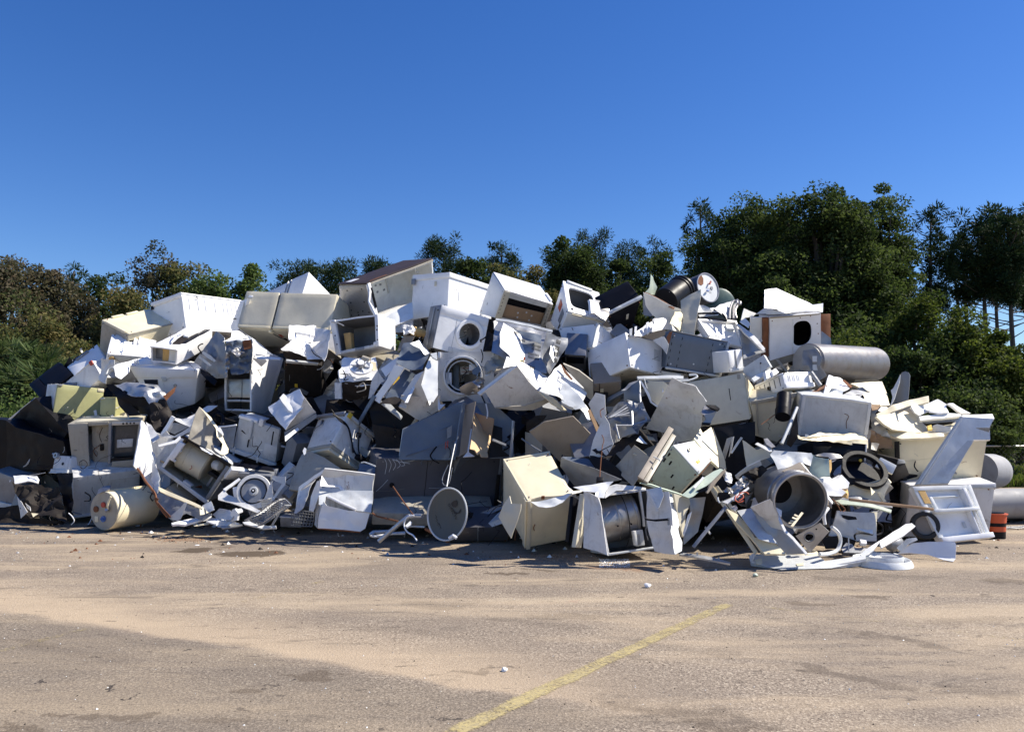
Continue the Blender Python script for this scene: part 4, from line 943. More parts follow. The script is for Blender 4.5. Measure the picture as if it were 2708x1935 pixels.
one('panel', 'lilac shaded white side panel left of the almond two door refrigerator', 'metal panel', [(1035, 448), (957, 470), (848, 748), (880, 812), (938, 772), (1010, 520)], 'L', 'W', .12, th=.05, amp=.006)
b = box('cabinet', 'long crushed white cabinet with torn top, dark and tan liner at its open end', 'cabinet', (272, 992), (-5, 950), (655, 788), (268, 1168), (.45, 1.1, .45), 'W', off=-.25, opn='b', inner='W2', dents=[('c', .5, .3, .2, .05)], amp=.02)
b.slab('c', .25, .62, .25, .62, .0, .02, 'KB', 'torn_opening'); b.slab('c', .08, .3, .3, 1.0, .004, .016, 'K', 'split_seam'); b.slab('c', .3, .5, .5, .8, .01, .05, 'W', 'lifted_flap'); b.tube('c', [(.5, .2, .03), (.62, .35, .08), (.68, .5, .09), (.7, .65, .03)], .012, 'W', 'handle')  # dark slabs colour in the shade inside the tears
b.slab('b', .38, .62, .08, .97, -.2, -.05, 'FO', 'foam_block'); b.slab('b', .6, .93, .12, .96, -.25, -.1, 'GR', 'inner_wall'); b.slab('b', .08, .36, .1, .98, -.12, -.04, 'L', 'liner_wall'); b.slab('b', 0, 1, -.02, .06, 0, .03, 'W', 'top_lip')
comp('washing_machine', 'grey inner shell of a washer with bent ribs between white cabinets', 'washing machine', [(700, 1050)], [
    ('ribbed_shell', [(680, 790), (790, 860), (810, 1080), (800, 1290), (690, 1300), (480, 1128), (600, 930)], 'FL', 'GR', -.12, dict(amp=.04)),
    ('fold_strip', [(690, 800), (850, 850), (780, 880)], 'U', 'KB', -.2, dict(amp=.01)),
    ('rib_strip', [(560, 1010), (640, 1060), (690, 1110), (670, 1125), (600, 1080), (545, 1030)], 'FL', 'W2', -.2, dict(amp=.01)),
    ('rib_strip', [(520, 1060), (600, 1120), (650, 1160), (630, 1170), (570, 1130), (510, 1080)], 'FL', 'W2', -.2, dict(amp=.01)),
    ('tub_lip', [(520, 1195), (600, 1240), (700, 1330), (680, 1380), (600, 1320), (520, 1240)], 'F', 'K', -.2, dict(amp=.04))])
b = box('washing_machine', 'tall white washing machine with ripped steel front showing crumpled foil', 'washing machine', (1080, 930), (798, 930), (1425, 1085), (1073, 1660), (.6, .62, 1.05), 'W', off=-.25, opn='b', inner='S', seg=.1, amp=.01, ov={(0, 1, 1): (1250, 1690)})
b.slab('b', 0, 1, .52, .80, -.06, -.03, 'S', 'steel_tub_wall'); b.slab('b', 0, .06, 0, 1, -.03, .01, 'W', 'front_flange'); b.slab('b', .94, 1, 0, 1, -.03, .01, 'W2', 'front_flange'); b.slab('b', .05, .95, .83, .86, -.08, -.02, 'W2', 'cross_bar')
b.slab('b', .38, .40, .52, .8, -.03, -.02, 'GR', 'tub_seam'); b.tube('b', [(.4, .8, -.02), (.42, .9, -.03), (.4, 1.0, -.02)], .008, 'K', 'cable')
for i in range(4): b.slab('a', .90 + .022 * i, .907 + .022 * i, .02, .8, 0, .006, 'W', 'pressed_line')
comp('foil_wad', 'sky tinted and silver crumpled steel foil in the top of the ripped washer', 'foil', [(930, 1050)], [
    ('sky_tinted_foil', [(805, 930), (900, 890), (1080, 880), (1082, 1080), (1050, 1240), (880, 1270), (800, 1150)], 'F', 'GB', -.30, dict(amp=.06, fr=4, es=.05)),  # blue of the mirrored sky put into the foil colour
    ('bright_foil', [(860, 990), (980, 960), (1000, 1030), (930, 1080), (870, 1040)], 'FRU', 'S', -.42, dict(amp=.05, fr=6, es=.04)),
    ('bright_foil', [(800, 1020), (850, 1050), (840, 1200), (800, 1260)], 'FR', 'S', -.38, dict(amp=.05, fr=6, es=.04)),
    ('bright_foil', [(800, 900), (1080, 865), (1090, 890), (960, 890), (810, 925)], 'FU', 'W', -.4, dict(amp=.03, es=.05)),
    ('rust_flake', [(985, 905), (1070, 890), (1075, 980), (1000, 1000)], 'F', 'R', -.36, dict(amp=.04))], group=None)
comp('sheet_bundle', 'thin white folded sheets fanned over the tall ripped washer', 'metal panel', [(1200, 1060)], [
    ('folded_sheet', [(1090, 860), (1110, 900), (1300, 1050), (1120, 1035), (1095, 960)], 'RU', 'W', -.35, dict(amp=.02)),
    ('folded_sheet', [(1110, 1030), (1390, 1080), (1380, 1100), (1130, 1075)], 'U', 'W', -.42, dict(amp=.03)),
    ('folded_sheet', [(1085, 1085), (1225, 1100), (1240, 1120), (1180, 1178), (1140, 1140)], 'FD', 'W2', -.45, dict(amp=.01)),
    ('folded_sheet', [(1120, 1035), (1230, 1060), (1130, 1070)], 'F', 'GR', -.44, dict(amp=.01))], group=None)
comp('metal_sheets', 'two sunlit white sheets sliding down beneath the almond refrigerator', 'metal panel', [(1000, 900)], [
    ('lit_sheet', [(765, 905), (860, 860), (870, 795), (940, 785), (1010, 835), (1230, 1030), (1110, 1000), (1090, 865), (900, 880)], 'RU', 'W', -.1, dict(amp=.02)),
    ('lit_sheet', [(1020, 830), (1110, 880), (1310, 1052), (1235, 1035)], 'FLU', 'WG', -.05, dict(amp=.02))], group=None)
drt_ = comp('dryer_shell', 'sunlit white crumpled dryer cabinet with scratched ribs under the almond refrigerator', 'dryer', [(1650, 900)], [
    ('ribbed_top', [(1490, 715), (1765, 750), (1760, 800), (1735, 910), (1600, 900), (1480, 880), (1475, 760)], 'FRU', 'W', -.5, dict(amp=.035, fr=4)),
    ('crumpled_front', [(1480, 870), (1600, 900), (1740, 905), (1820, 900), (1720, 970), (1860, 1090), (1830, 1120), (1390, 988), (1500, 900)], 'RU', 'W', -.55, dict(amp=.045, fr=4)),
    ('side_skin', [(1760, 755), (1925, 780), (1915, 900), (1850, 1110), (1720, 970), (1820, 895), (1735, 905)], 'FLU', 'W2', -.48, dict(amp=.03)),
    ('underside', [(1415, 1000), (1800, 1112), (1790, 1130), (1500, 1095), (1425, 1060)], 'FD', 'KB', -.4, dict(amp=.02))])
for k_, q in enumerate(((1495, 800, 1760, 850), (1500, 812, 1750, 862), (1500, 905, 1640, 1000), (1560, 900, 1610, 1010), (1560, 1010, 1640, 905))):
    tube('pressed_rib', [(q[0], q[1]), ((q[0] + q[2]) / 2, (q[1] + q[3]) / 2 - 6), (q[2], q[3])], .008, 'W2', off=-.62, parent=drt_)
tube('black_strap', [(1720, 990), (1750, 1040), (1830, 1085)], .008, 'K', off=-.68, label='short black strap on the scratched white dryer', cat='strap')
b = box('refrigerator', 'large white refrigerator in the left middle, half shaded by a diagonal shadow', 'refrigerator', (-229, 1168), (500, 1207), (-200, 1640), None, (1.1, .8, .5), 'W', off=-.12, n='F', ov={(1, 1, 0): (470, 1575), (0, 1, 0): (60, 1700)})
b.slab('c', 0, 1, 0, .22, 0, .025, 'W', 'lid'); b.slab('c', .4, .42, .22, .98, 0, .01, 'W', 'fold'); b.slab('c', .41, .56, .22, .235, 0, .03, 'W2', 'lid_gap'); b.ring('c', .62, .42, .03, .015, 0, .02, 'G', 'lock'); b.slab('c', .42, .5, .2, .3, .01, .03, 'WG', 'hinge_leaf')
b = box('cabinet', 'brown backed cabinet in shade beneath the scratched white dryer', 'cabinet', (1430, 1125), (1830, 1160), (1430, 1470), None, (.8, .7, .4), 'KB', off=.05, n='FD')
b.slab('c', .05, .9, -.1, -.03, 0, .05, 'WG', 'white_rail')
# ---------------------------------------------------------------- lower left
view('A4')
b = box('dryer', 'open almond dryer tipped over, pale tank and motor visible inside', 'dryer', (95, 852), (595, 1215), (348, 492), None, (.78, .65, .55), 'WG', off=-.35, n='F', opn='c', inner='BG', ov={(1, 1, 0): (862, 800)})
b.slab('c', -.01, 1.01, -.02, .07, -.01, .02, 'WG', 'front_trim'); b.slab('c', .0, .05, .08, .98, -.01, .02, 'W', 'side_trim'); b.slab('c', .0, 1, .93, 1.0, -.01, .025, 'KB', 'dirty_flange'); b.slab('c', .93, 1.0, .05, .95, -.02, .012, 'GR', 'base_flange')
b.slab('c', .45, .62, .06, .12, -.1, .01, 'WG', 'edge_strip'); b.slab('c', .02, .12, .35, .85, -.02, .05, 'W', 'plastic_bracket', r=.012); b.slab('c', .1, .16, .35, .41, 0, .04, 'WG', 'clip'); b.slab('c', .08, .14, .62, .68, 0, .04, 'WG', 'clip')
ca, cb = b.f('c', .10, .50, -.28), b.f('c', .60, .56, -.28); cyl('tank', ca, cb, .235, 'B', b.root, rings=[(-.1, -.09), (-.04, -.03), (0, 0), (.25, 0), (.27, .006), (.29, 0), (.95, 0), (1, -.03)])
cyl('motor', b.f('c', .68, .72, -.2), b.f('c', .82, .78, -.12), .075, 'WG', b.root, rings=[(0, -.03), (.15, 0), (.8, 0), (1, -.02)]); b.slab('c', .7, .9, .5, .58, -.3, -.1, 'K', 'pump_bracket'); b.slab('c', .75, .8, .2, .5, -.3, -.25, 'GR', 'floor_rail')
b.tube('c', [(.42, .38, -.03), (.44, .44, -.025), (.41, .48, -.03)], .005, 'RED', 'wire_clip')
comp('dryer_bulkhead', 'tall triangular almond bulkhead with a torn round hole standing above the open dryer', 'metal panel', [(620, 450)], [
    ('bulkhead', [(518, 185), (600, 280), (690, 420), (660, 500), (655, 560), (672, 630), (720, 690), (650, 670), (540, 615), (400, 520), (440, 380), (470, 260)], 'FR', 'BG', -.55, dict(amp=.03, th=.012, bend=.25, smooth=True)),
    ('bulkhead_edge', [(518, 182), (640, 300), (740, 450), (830, 640), (825, 680), (775, 705), (730, 690), (755, 640), (765, 580), (700, 500), (690, 420), (600, 290)], 'FRU', 'C', -.58, dict(amp=.02, th=.012)),
    ('torn_lip', [(520, 610), (560, 625), (665, 690), (640, 695), (540, 640)], 'FU', 'W', -.62, dict(amp=.01)),
    ('hole_rim', [(640, 600), (660, 590), (680, 650), (750, 700), (790, 700), (760, 720), (690, 690), (650, 650)], 'F', 'BG', -.6, dict(amp=.01))])
comp('frame', 'bent white plastic frame with a large loop left of the almond bulkhead', 'frame', [(260, 430)], [
    ('frame_arm', [(90, 490), (170, 340), (205, 278), (242, 300), (200, 360), (160, 440), (120, 500)], 'FL', 'W', -.5, dict(amp=.02, th=.02)),
    ('frame_arm', [(160, 440), (190, 480), (240, 495), (330, 450), (420, 390), (500, 335), (430, 440), (310, 500), (200, 520), (90, 500), (120, 480)], 'F', 'W2', -.45, dict(amp=.02, th=.02)),
    ('frame_arm', [(75, 590), (250, 545), (310, 500), (320, 520), (260, 570), (80, 610)], 'FU', 'W', -.42, dict(amp=.015, th=.02)),
    ('cross_web', [(230, 300), (380, 290), (600, 200), (720, 190), (560, 290), (420, 390), (250, 320)], 'FU', 'W2', -.2, dict(amp=.05)),
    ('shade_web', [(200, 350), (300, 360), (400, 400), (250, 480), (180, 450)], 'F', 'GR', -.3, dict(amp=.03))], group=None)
tube('rubber_ring', [(640, 330), (700, 260), (770, 290), (760, 380), (690, 400)], .03, 'K', off=-.05, close=True, label='dark rubber ring half buried above the bulkhead', cat='rubber ring')
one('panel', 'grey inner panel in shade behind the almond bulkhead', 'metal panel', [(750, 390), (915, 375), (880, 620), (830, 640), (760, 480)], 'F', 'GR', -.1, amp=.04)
tube('white_rod', [(700, 400), (810, 392), (915, 378)], .012, 'W', off=-.3, label='white rod lying level above the grey tub', cat='rod')
one('block', 'small white foam block beside the torn bulkhead', 'foam block', [(700, 410), (745, 405), (770, 460), (760, 480), (710, 440)], 'FU', 'W', -.6, th=.05, group=None)
b = box('washing_machine', 'upturned grey plastic dishwasher tub with one tall ridge', 'dishwasher', (945, 285), (1385, 425), (868, 640), None, (.6, .5, .4), 'WG', off=-.25, n='F', r=.04, ov={(1, 1, 0): (1330, 800)}, amp=.012)
b.slab('c', .30, .38, .0, .55, 0, .04, 'WG', 'ridge', r=.02); b.slab('c', -.03, 1.03, .94, 1.06, -.02, .05, 'WG', 'base_flange'); b.slab('c', .84, .87, .12, .5, .0, .004, 'K', 'slot'); b.slab('c', .84, .87, .62, .88, 0, .004, 'K', 'slot')
b.slab('c', .05, .09, .85, 1.12, .04, .06, 'WG', 'leg'); b.slab('c', .6, .63, .9, 1.1, .04, .06, 'W', 'leg'); b.slab('c', .7, 1.0, .5, .93, 0, .012, 'W2', 'lower_plate'); b.slab('c', .0, .45, -.04, .04, -.1, .02, 'W', 'top_rim'); b.slab('c', .5, .6, -.12, .08, -.1, .03, 'W', 'bracket')
comp('cabinet', 'white crushed cabinet with a rounded handle in the left middle of the pile', 'cabinet', [(1500, 200)], [
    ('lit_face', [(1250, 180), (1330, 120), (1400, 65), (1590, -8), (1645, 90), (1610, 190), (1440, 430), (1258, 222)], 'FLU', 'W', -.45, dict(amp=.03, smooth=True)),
    ('shaded_face', [(1645, 85), (1770, 245), (1440, 440), (1500, 330), (1605, 190)], 'FD', 'W2', -.4, dict(amp=.015)),  # shade of this face put into a darker white
    ('base_flange', [(1430, 455), (1770, 255), (1785, 290), (1445, 550), (1432, 510)], 'F', 'GR', -.32, dict(th=.03)),
    ('base_lip', [(1436, 500), (1600, 390), (1610, 410), (1440, 555)], 'FRU', 'W', -.4, dict(th=.012)),
    ('grip', [(1380, 95), (1420, 50), (1450, 70), (1530, 210), (1510, 240), (1470, 220)], 'FU', 'W', -.52, dict(th=.05, smooth=True)),
    ('raised_square', [(1490, 70), (1560, 40), (1590, 110), (1520, 140)], 'FLU', 'W', -.48, dict(th=.01, amp=.002))])
one('panel', 'grey flecked kick plate under the grey tub', 'metal panel', [(880, 775), (1060, 800), (1300, 830), (1320, 870), (1100, 860), (880, 810)], 'FU', 'K', -.35, amp=.02)
b, o = pbox('tray', (858, 820), (1318, 868), (862, 862), (.6, .05, .3), 'W', 'FU', -.6, label='long white tray edge lying above the pulley wheel', cat='tray')
b, o = pbox('grey_bar', (930, 890), (1280, 930), (935, 940), (.5, .06, .3), 'GR', 'F', -.45, label='grey bar just over the pulley wheel', cat='bar')
# pulley wheel on a washer base
c = P3((1102, 1092), -.45); n = Vector((.12, -.93, .28)).normalized()
pw = root('washing_machine', 'washer base seen from below with a big dark pulley wheel', 'washing machine', (c.x, c.y, .02), GRP)
v, f = ringgeo(c, n, .245, .185, .03); mk('tub_ring', v, f, 'W2', pw); cyl('pulley_disc', c + n * .004, c + n * .02, .188, 'GR', pw); v, f = ringgeo(c + n * .018, n, .186, .17, .02); mk('pulley_rim', v, f, 'K', pw)
cyl('hub', c + n * .02, c + n * .05, .066, 'WG', pw, rings=[(0, 0), (.4, 0), (.5, -.012), (1, -.014)]); cyl('hub_cap', c + n * .05, c + n * .058, .03, 'K', pw); cyl('bolt', c + n * .058, c + n * .07, .012, 'W', pw)
for pts, nn, mt, o_ in ([[(715, 1130), (780, 1070), (830, 1130), (990, 1200), (1180, 1300), (1170, 1330), (900, 1230), (720, 1180)], 'FU', 'W2', -.55], [[(880, 1050), (925, 1040), (940, 1150), (1010, 1230), (990, 1260), (890, 1160)], 'F', 'W', -.5],
                        [[(770, 1070), (940, 950), (960, 965), (800, 1090)], 'FU', 'W', -.5], [[(1290, 980), (1310, 1180), (1250, 1260), (1040, 1290), (1030, 1250), (1200, 1200), (1250, 1080)], 'F', 'W2', -.4], [[(1300, 920), (1440, 935), (1440, 1020), (1310, 1190), (1295, 1170), (1400, 1010), (1300, 960)], 'F', 'WG', -.45]):
    sheet('base_frame', pts, nn, mt, o_, parent=pw, amp=.02, th=.015)
sheet('base_plate', [(740, 980), (1300, 960), (1310, 1280), (860, 1260)], 'F', 'KB', -.1, parent=pw, amp=.02)
# white and steel scraps under the wheel
comp('crushed_panels', 'crushed white trim and plastic lying on the asphalt below the open dryer', 'scrap', [(600, 1330)], [
    ('rusty_frame', [(40, 1150), (75, 1170), (60, 1200), (200, 1350), (205, 1380), (170, 1365), (90, 1270)], 'F', 'R', -.62, dict(th=.02)),
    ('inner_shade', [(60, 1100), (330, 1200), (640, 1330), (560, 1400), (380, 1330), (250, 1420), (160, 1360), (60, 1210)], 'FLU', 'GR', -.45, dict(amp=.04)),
    ('diagonal_web', [(370, 1200), (385, 1215), (310, 1390), (280, 1410), (200, 1380), (215, 1350)], 'FL', 'W2', -.66, dict(amp=.01)),
    ('cream_rail', [(75, 1040), (240, 1110), (530, 1240), (545, 1275), (330, 1190), (90, 1090)], 'FU', 'C', -.7, dict(th=.02)),
    ('cream_corner', [(520, 1270), (620, 1200), (680, 1260), (640, 1310), (560, 1350), (520, 1360)], 'FRU', 'B', -.7, dict(amp=.04)),
    ('plastic_corner', [(545, 1255), (640, 1195), (680, 1290), (620, 1320)], 'FLU', 'WG', -.72, dict(amp=.03)),
    ('curved_trim', [(215, 1440), (310, 1420), (420, 1380), (560, 1365), (650, 1330), (640, 1370), (480, 1420), (350, 1455), (230, 1460)], 'U', 'W', -.72, dict(amp=.02, th=.03)),
    ('flat_trim', [(590, 1400), (640, 1360), (860, 1400), (960, 1430), (860, 1450), (700, 1440)], 'U', 'W', -.7, dict(amp=.03, th=.02)),
    ('arched_piece', [(650, 1330), (730, 1270), (840, 1290), (900, 1350), (860, 1400), (700, 1380)], 'FLU', 'WG', -.68, dict(amp=.04)),
    ('white_fin', [(845, 1370), (870, 1290), (910, 1275), (940, 1330), (930, 1400), (870, 1410)], 'FL', 'W', -.75, dict(th=.03)),
    ('white_clip', [(900, 1290), (970, 1275), (985, 1300), (930, 1320)], 'U', 'W', -.76, dict(th=.02)),
    ('foil_bag', [(690, 1440), (720, 1400), (800, 1390), (860, 1410), (870, 1440), (790, 1460), (700, 1460)], 'FU', 'WG', -.78, dict(amp=.04, fr=8, es=.03)),
    ('low_tray', [(980, 1420), (1060, 1410), (1250, 1460), (1340, 1455), (1340, 1480), (1200, 1490), (1000, 1440)], 'FU', 'W', -.75, dict(th=.03)),
    ('rail_bits', [(740, 1460), (980, 1440), (980, 1460), (760, 1490)], 'U', 'G', -.75, dict(th=.015)),
    ('bright_bits', [(450, 1440), (530, 1435), (610, 1430), (620, 1445), (520, 1455), (460, 1460)], 'U', 'C', -.75, dict(amp=.02, es=.04))])
def rack(name, label, corners, nx, ny, off, r=.006, mat='G', warp=.03, walls=.09, group=None, cat='wire rack'):
    P = [P3(p, off) for p in corners]; n = (P[1] - P[0]).cross(P[3] - P[0]).normalized()
    if n.dot(P[0] - CAM) > 0: n = -n
    sdd = Vector((rng.uniform(0, 50), 0, 0)); geo = []
    def q(a, c_, h=0): p = P[0].lerp(P[1], a).lerp(P[3].lerp(P[2], a), c_) + n * h; return p + noise.noise_vector(p * 4 + sdd) * warp
    for i in range(nx + 1): a = i / nx; geo.append(tubegeo([q(a, 0, walls)] * (walls > 0) + [q(a, t / 6) for t in range(7)] + [q(a, 1, walls)] * (walls > 0), r, 4))
    for j in range(ny + 1): c_ = j / ny; geo.append(tubegeo([q(t / 6, c_) for t in range(7)], r, 4))
    if walls:
        for c_ in (0, 1): geo.append(tubegeo([q(t / 6, c_, walls) for t in range(7)], r * 1.3, 4))
    v, f = joingeo(geo); o = mk(name, v, f, mat); return tag(o, label, cat, group)
view('A4')
rack('wire_rack', 'bent dishwasher rack propped up under the pulley wheel', [(1170, 1190), (1290, 1170), (1250, 1420), (1190, 1400)], 8, 10, -.75, .007)
rack('wire_rack', 'twisted wire basket curling over at the front below the pulley wheel', [(1060, 1400), (1430, 1170), (1505, 1240), (1200, 1450)], 16, 5, -.8, .007, walls=.12)
rack('wire_rack', 'small dark wire grid standing left of the dented white refrigerator', [(1510, 1290), (1740, 1310), (1730, 1470), (1490, 1450)], 8, 5, -.45, .007, 'GR', walls=0)
tube('bent_strip', [(1400, 1220), (1370, 1330), (1330, 1400), (1300, 1450)], .015, 'WG', off=-.7, label='pale bent leg strip beside the twisted wire basket', cat='metal strip')
b = box('box', 'low dark grey box lying behind the small wire grid', 'metal box', (1380, 1360), (1600, 1370), (1385, 1475), None, (.35, .15, .3), 'GR', off=-.2, n='F', group=None); b.slab('c', 0, 1, 0, .12, 0, .01, 'W2', 'lip')
comp('refrigerator', 'grimy almond refrigerator side leaning right of the black gap, lower left', 'refrigerator', [(1700, 850)], [
    ('side_panel', [(1612, 690), (1700, 655), (1860, 730), (2040, 850), (1870, 842), (1760, 930), (1585, 1085), (1472, 1065), (1540, 870)], 'FLU', 'BG', -.28, dict(amp=.015, th=.05)),
    ('corner_foil', [(1625, 660), (1645, 625), (1665, 640), (1660, 680), (1640, 700)], 'FU', 'W', -.35, dict(amp=.02, es=.04))])
comp('door', 'white refrigerator door standing on edge beside the dented white refrigerator', 'door', [(1700, 1100)], [
    ('door_edge', [(1580, 1045), (1760, 915), (1875, 845), (1870, 880), (1750, 960), (1610, 1070), (1570, 1250), (1550, 1290)], 'FL', 'W', -.6, dict(th=.03)),
    ('door_inside', [(1600, 1075), (1755, 930), (1760, 970), (1700, 1100), (1640, 1250), (1560, 1330), (1530, 1330), (1575, 1200)], 'FLU', 'W2', -.5, dict(amp=.03)),
    ('curved_strip', [(1770, 980), (1810, 970), (1820, 1050), (1770, 1200), (1720, 1310), (1680, 1300), (1690, 1150)], 'FL', 'W', -.62, dict(amp=.03))], group=GRP)

# ---------------------------------------------------------------- centre left
view('A5')
b = box('refrigerator', 'brown topped refrigerator gutted open, dispenser panel on its white inner wall, highest in the pile', 'refrigerator', (492, 370), (195, 380), (1195, 112), (602, 792), (.72, 1.5, .8), 'L', off=.2, opn='a', inner='L', n=None, ov={(0, 1, 1): (1225, 610), (1, 0, 1): (240, 830)}, seg=.1)
b.slab('c', -.02, 1.02, -.02, .99, 0, .03, 'DB', 'brown_top', r=.008); sheet('liner_floor', [(596, 780), (720, 700), (975, 560), (985, 740), (760, 830), (610, 850)], 'FU', 'L', .25, parent=b.root, th=.03); b.slab('b', .0, 1.0, .02, 1, .0, .015, 'SD', 'steel_side'); b.slab('c', .02, .06, .05, .3, .03, .036, 'R', 'rust_stain'); b.slab('c', .62, .82, .02, .14, .036, .04, 'W', 'peeled_sticker')
for s_, t_ in ((.2, .1), (.7, .12), (.2, .42), (.64, .42), (.3, .64), (.66, .6), (.12, .68), (.45, .66), (.68, .72), (.45, .72), (.5, .85)): b.slab('b', s_, s_ + .04, t_, t_ + .03, .015, .018, 'K', 'square_hole')
b.slab('a', -.01, .03, -.02, 1.0, -.03, .03, 'W', 'front_flange'); b.slab('a', .0, 1, -.01, .03, -.03, .02, 'BG', 'upper_flange'); b.slab('a', .0, .03, .1, .6, .03, .05, 'K', 'gasket_gap')
dI = b.E[0].length
b.slab('a', .62, .66, .0, 1, -.30, -.05, 'L', 'divider') if 0 else None
b.slab('a', .32, .62, .2, .62, -dI + .03, -dI + .07, 'L', 'dispenser_plate'); b.slab('a', .62, .64, .15, .6, -dI + .03, -dI + .10, 'WG', 'dispenser_frame')
for s_, t_ in ((.45, .28), (.46, .45), (.52, .3), (.56, .46)): b.slab('a', s_, s_ + .03, t_, t_ + .05, -dI + .07, -dI + .075, 'GR', 'screw_recess')
b.slab('a', .0, .9, .85, 1.0, -.35, -.1, 'W2', 'bottom_wall'); b.tube('a', [(.7, .02, .02), (.74, .12, -.05), (.82, .18, -.1)], .008, 'WG', 'hose'); b.ring('a', .62, .16, .04, .02, -dI + .08, -dI + .1, 'WG', 'pipe_ring')
tube('crumpled_edge', [(500, 375), (520, 450), (510, 560), (545, 630), (580, 700), (620, 760)], [.02, .03, .02, .035, .025, .03], 'W2', off=-.05, smooth=0, label='crumpled white door edge hanging down the gutted refrigerator', cat='metal strip')
b = box('chest_freezer', 'clean white chest freezer with rim lid beside the brown topped refrigerator', 'freezer', (1372, 262), (988, 292), (1838, 412), (1352, 690), (.7, 1.0, .85), 'W', off=.05, ov={(1, 0, 1): (952, 757)}, amp=.004)
b.slab('b', -.01, 1.01, -.04, .09, 0, .02, 'W', 'lid_rim'); b.slab('a', -.01, 1.01, -.05, .08, 0, .02, 'W', 'lid_rim'); b.slab('b', .9, 1.0, .06, .2, .02, .05, 'GR', 'hinge'); b.slab('a', .22, .228, .36, .6, 0, .003, 'GR', 'dent_line')
b = box('washing_machine', 'tilted white front loading washer with a round open porthole', 'washing machine', (1290, 592), (1180, 612), (1798, 738), (1195, 1052), (.5, .62, .68), 'W', off=-.35, opn='a', inner='GR', amp=.004, th=.02)
b.plate('a', .66, .49, .29, .285, -.02, .012, 'W', 'front_panel'); rr = .29 * b.L[1]; b.ring('a', .66, .49, rr * 1.0, rr * .74, .012, .05, 'W', 'porthole_ring')
b.slab('b', .0, 1.0, .0, 1.0, .002, .012, 'GR', 'galvanised_side'); b.slab('b', .45, .52, .05, .95, .012, .03, 'G', 'side_rib'); b.slab('a', .355, .362, .22, 1.0, .012, .014, 'GR', 'panel_seam'); b.slab('a', .0, 1, .0, .2, .012, .02, 'W', 'console')
b.slab('a', .3, .99, .88, .99, .012, .02, 'WG', 'kick_strip'); b.slab('b', .1, .2, .1, .14, .012, .02, 'K', 'port')
cyl('drum', b.f('a', .66, .49, -.35), b.f('a', .66, .49, -.03), rr * .78, 'SD', b.root, cap=False, rings=[(0, -rr * .77), (0, 0), (1, 0)])
b = box('dryer', 'white dryer front with a large round rim, torn panels and pink card inside', 'dryer', (1252, 1103), (1850, 1098), (1255, 1650), None, (.68, .75, .6), 'W2', off=-.3, opn='c', inner='W2', n='F', th=.02, amp=.006)
b.plate('c', .44, .46, .31, .37, -.02, .01, 'W2', 'front_panel'); rr = .34 * b.L[0]; b.ring('c', .44, .46, rr * 1.04, rr * .92, .01, .06, 'W', 'round_rim'); b.ring('c', .44, .46, rr * .82, rr * .74, .0, .02, 'WG', 'inner_rim')
b.slab('c', .38, .60, .26, .42, -.32, -.3, 'L', 'inner_card'); b.slab('c', .40, .58, .29, .30, -.30, -.296, 'RED', 'red_line'); b.slab('c', .40, .58, .36, .37, -.30, -.296, 'RED', 'red_line'); b.slab('c', .24, .36, .2, .8, -.4, -.34, 'GB', 'blue_panel'); b.slab('c', .0, .05, .0, .12, .0, .05, 'W', 'corner_lug')
b.tube('c', [(.6, .3, -.1), (.5, .4, -.14), (.42, .5, -.2)], .008, 'GR', 'wire'); b.slab('c', .55, .72, .24, .36, -.12, -.02, 'W', 'white_flap'); b.slab('c', .14, .24, .4, .62, -.06, .0, 'W', 'white_flap')
comp('door', 'mirror bright crumpled door and lamp reflector in the dryer ring', 'metal panel', [(1600, 1450)], [
    ('chrome_door', [(1480, 1470), (1560, 1420), (1690, 1380), (1720, 1460), (1700, 1540), (1580, 1560), (1500, 1520)], 'FD', 'S', -.52, dict(amp=.04, th=.01)),
    ('chrome_crumple', [(1640, 1420), (1690, 1370), (1760, 1400), (1730, 1500), (1670, 1500)], 'FR', 'S', -.58, dict(amp=.05, fr=6, es=.04)),
    ('blue_glass', [(1620, 1290), (1690, 1240), (1710, 1290), (1670, 1350), (1620, 1330)], 'F', 'GB', -.5, dict(amp=.01))], group=None)
b = box('washing_machine', 'gutted washer cabinet gaping open with its sunlit right side, under the brown topped refrigerator', 'washing machine', (622, 1042), (168, 1132), (612, 695), (800, 1085), (.65, .62, .6), 'W', off=-.3, opn='c', inner='GR', th=.025, n=None, ov={(1, 1, 0): (100, 762)}, amp=.012)
b.slab('c', .0, 1, .0, .09, -.02, .012, 'WG', 'bottom_flange'); b.slab('c', .0, .07, .0, 1.0, -.02, .02, 'W', 'right_flange'); b.slab('c', .9, 1.02, .0, 1.0, -.03, .02, 'W', 'left_flange'); b.slab('c', .35, .55, -.01, .08, .01, .025, 'GR', 'catch_plate'); b.slab('c', .06, .12, .05, .15, 0, .03, 'W', 'foot_bracket')
b.slab('c', .7, .85, .1, .62, -.2, -.1, 'FO', 'rust_streaked_tub') ; b.tube('c', [(.98, .95, .02), (.85, .9, .04), (.72, .78, .03)], .01, 'G', 'bent_rod')
for s_, t_ in ((.02, .62), (.03, .5), (.02, .2), (.95, .3), (.96, .55)): b.ring('c', s_, t_, .012, 0, .02, .024, 'K', 'bolt_hole')
v, f = cylgeo(P3((985, 870), -.1), P3((1090, 900), .15), .075); mk_ = mk('insulation_roll', v, f, 'FO'); tag(mk_, 'tan insulation roll wrapped in dirty foil left of the porthole washer', 'insulation')
comp('foil_wrap', 'silver foil around the tan insulation roll', 'foil', [(930, 850)], [('foil', [(870, 820), (970, 805), (1010, 840), (990, 920), (890, 915)], 'FU', 'W2', -.3, dict(amp=.05, fr=7, es=.04))], group=None)
one('panel', 'brown grey cabinet back below the insulation roll', 'metal panel', [(885, 925), (1000, 925), (965, 1000), (880, 1060), (810, 1105), (840, 1010)], 'F', 'TP', -.2, th=.03)
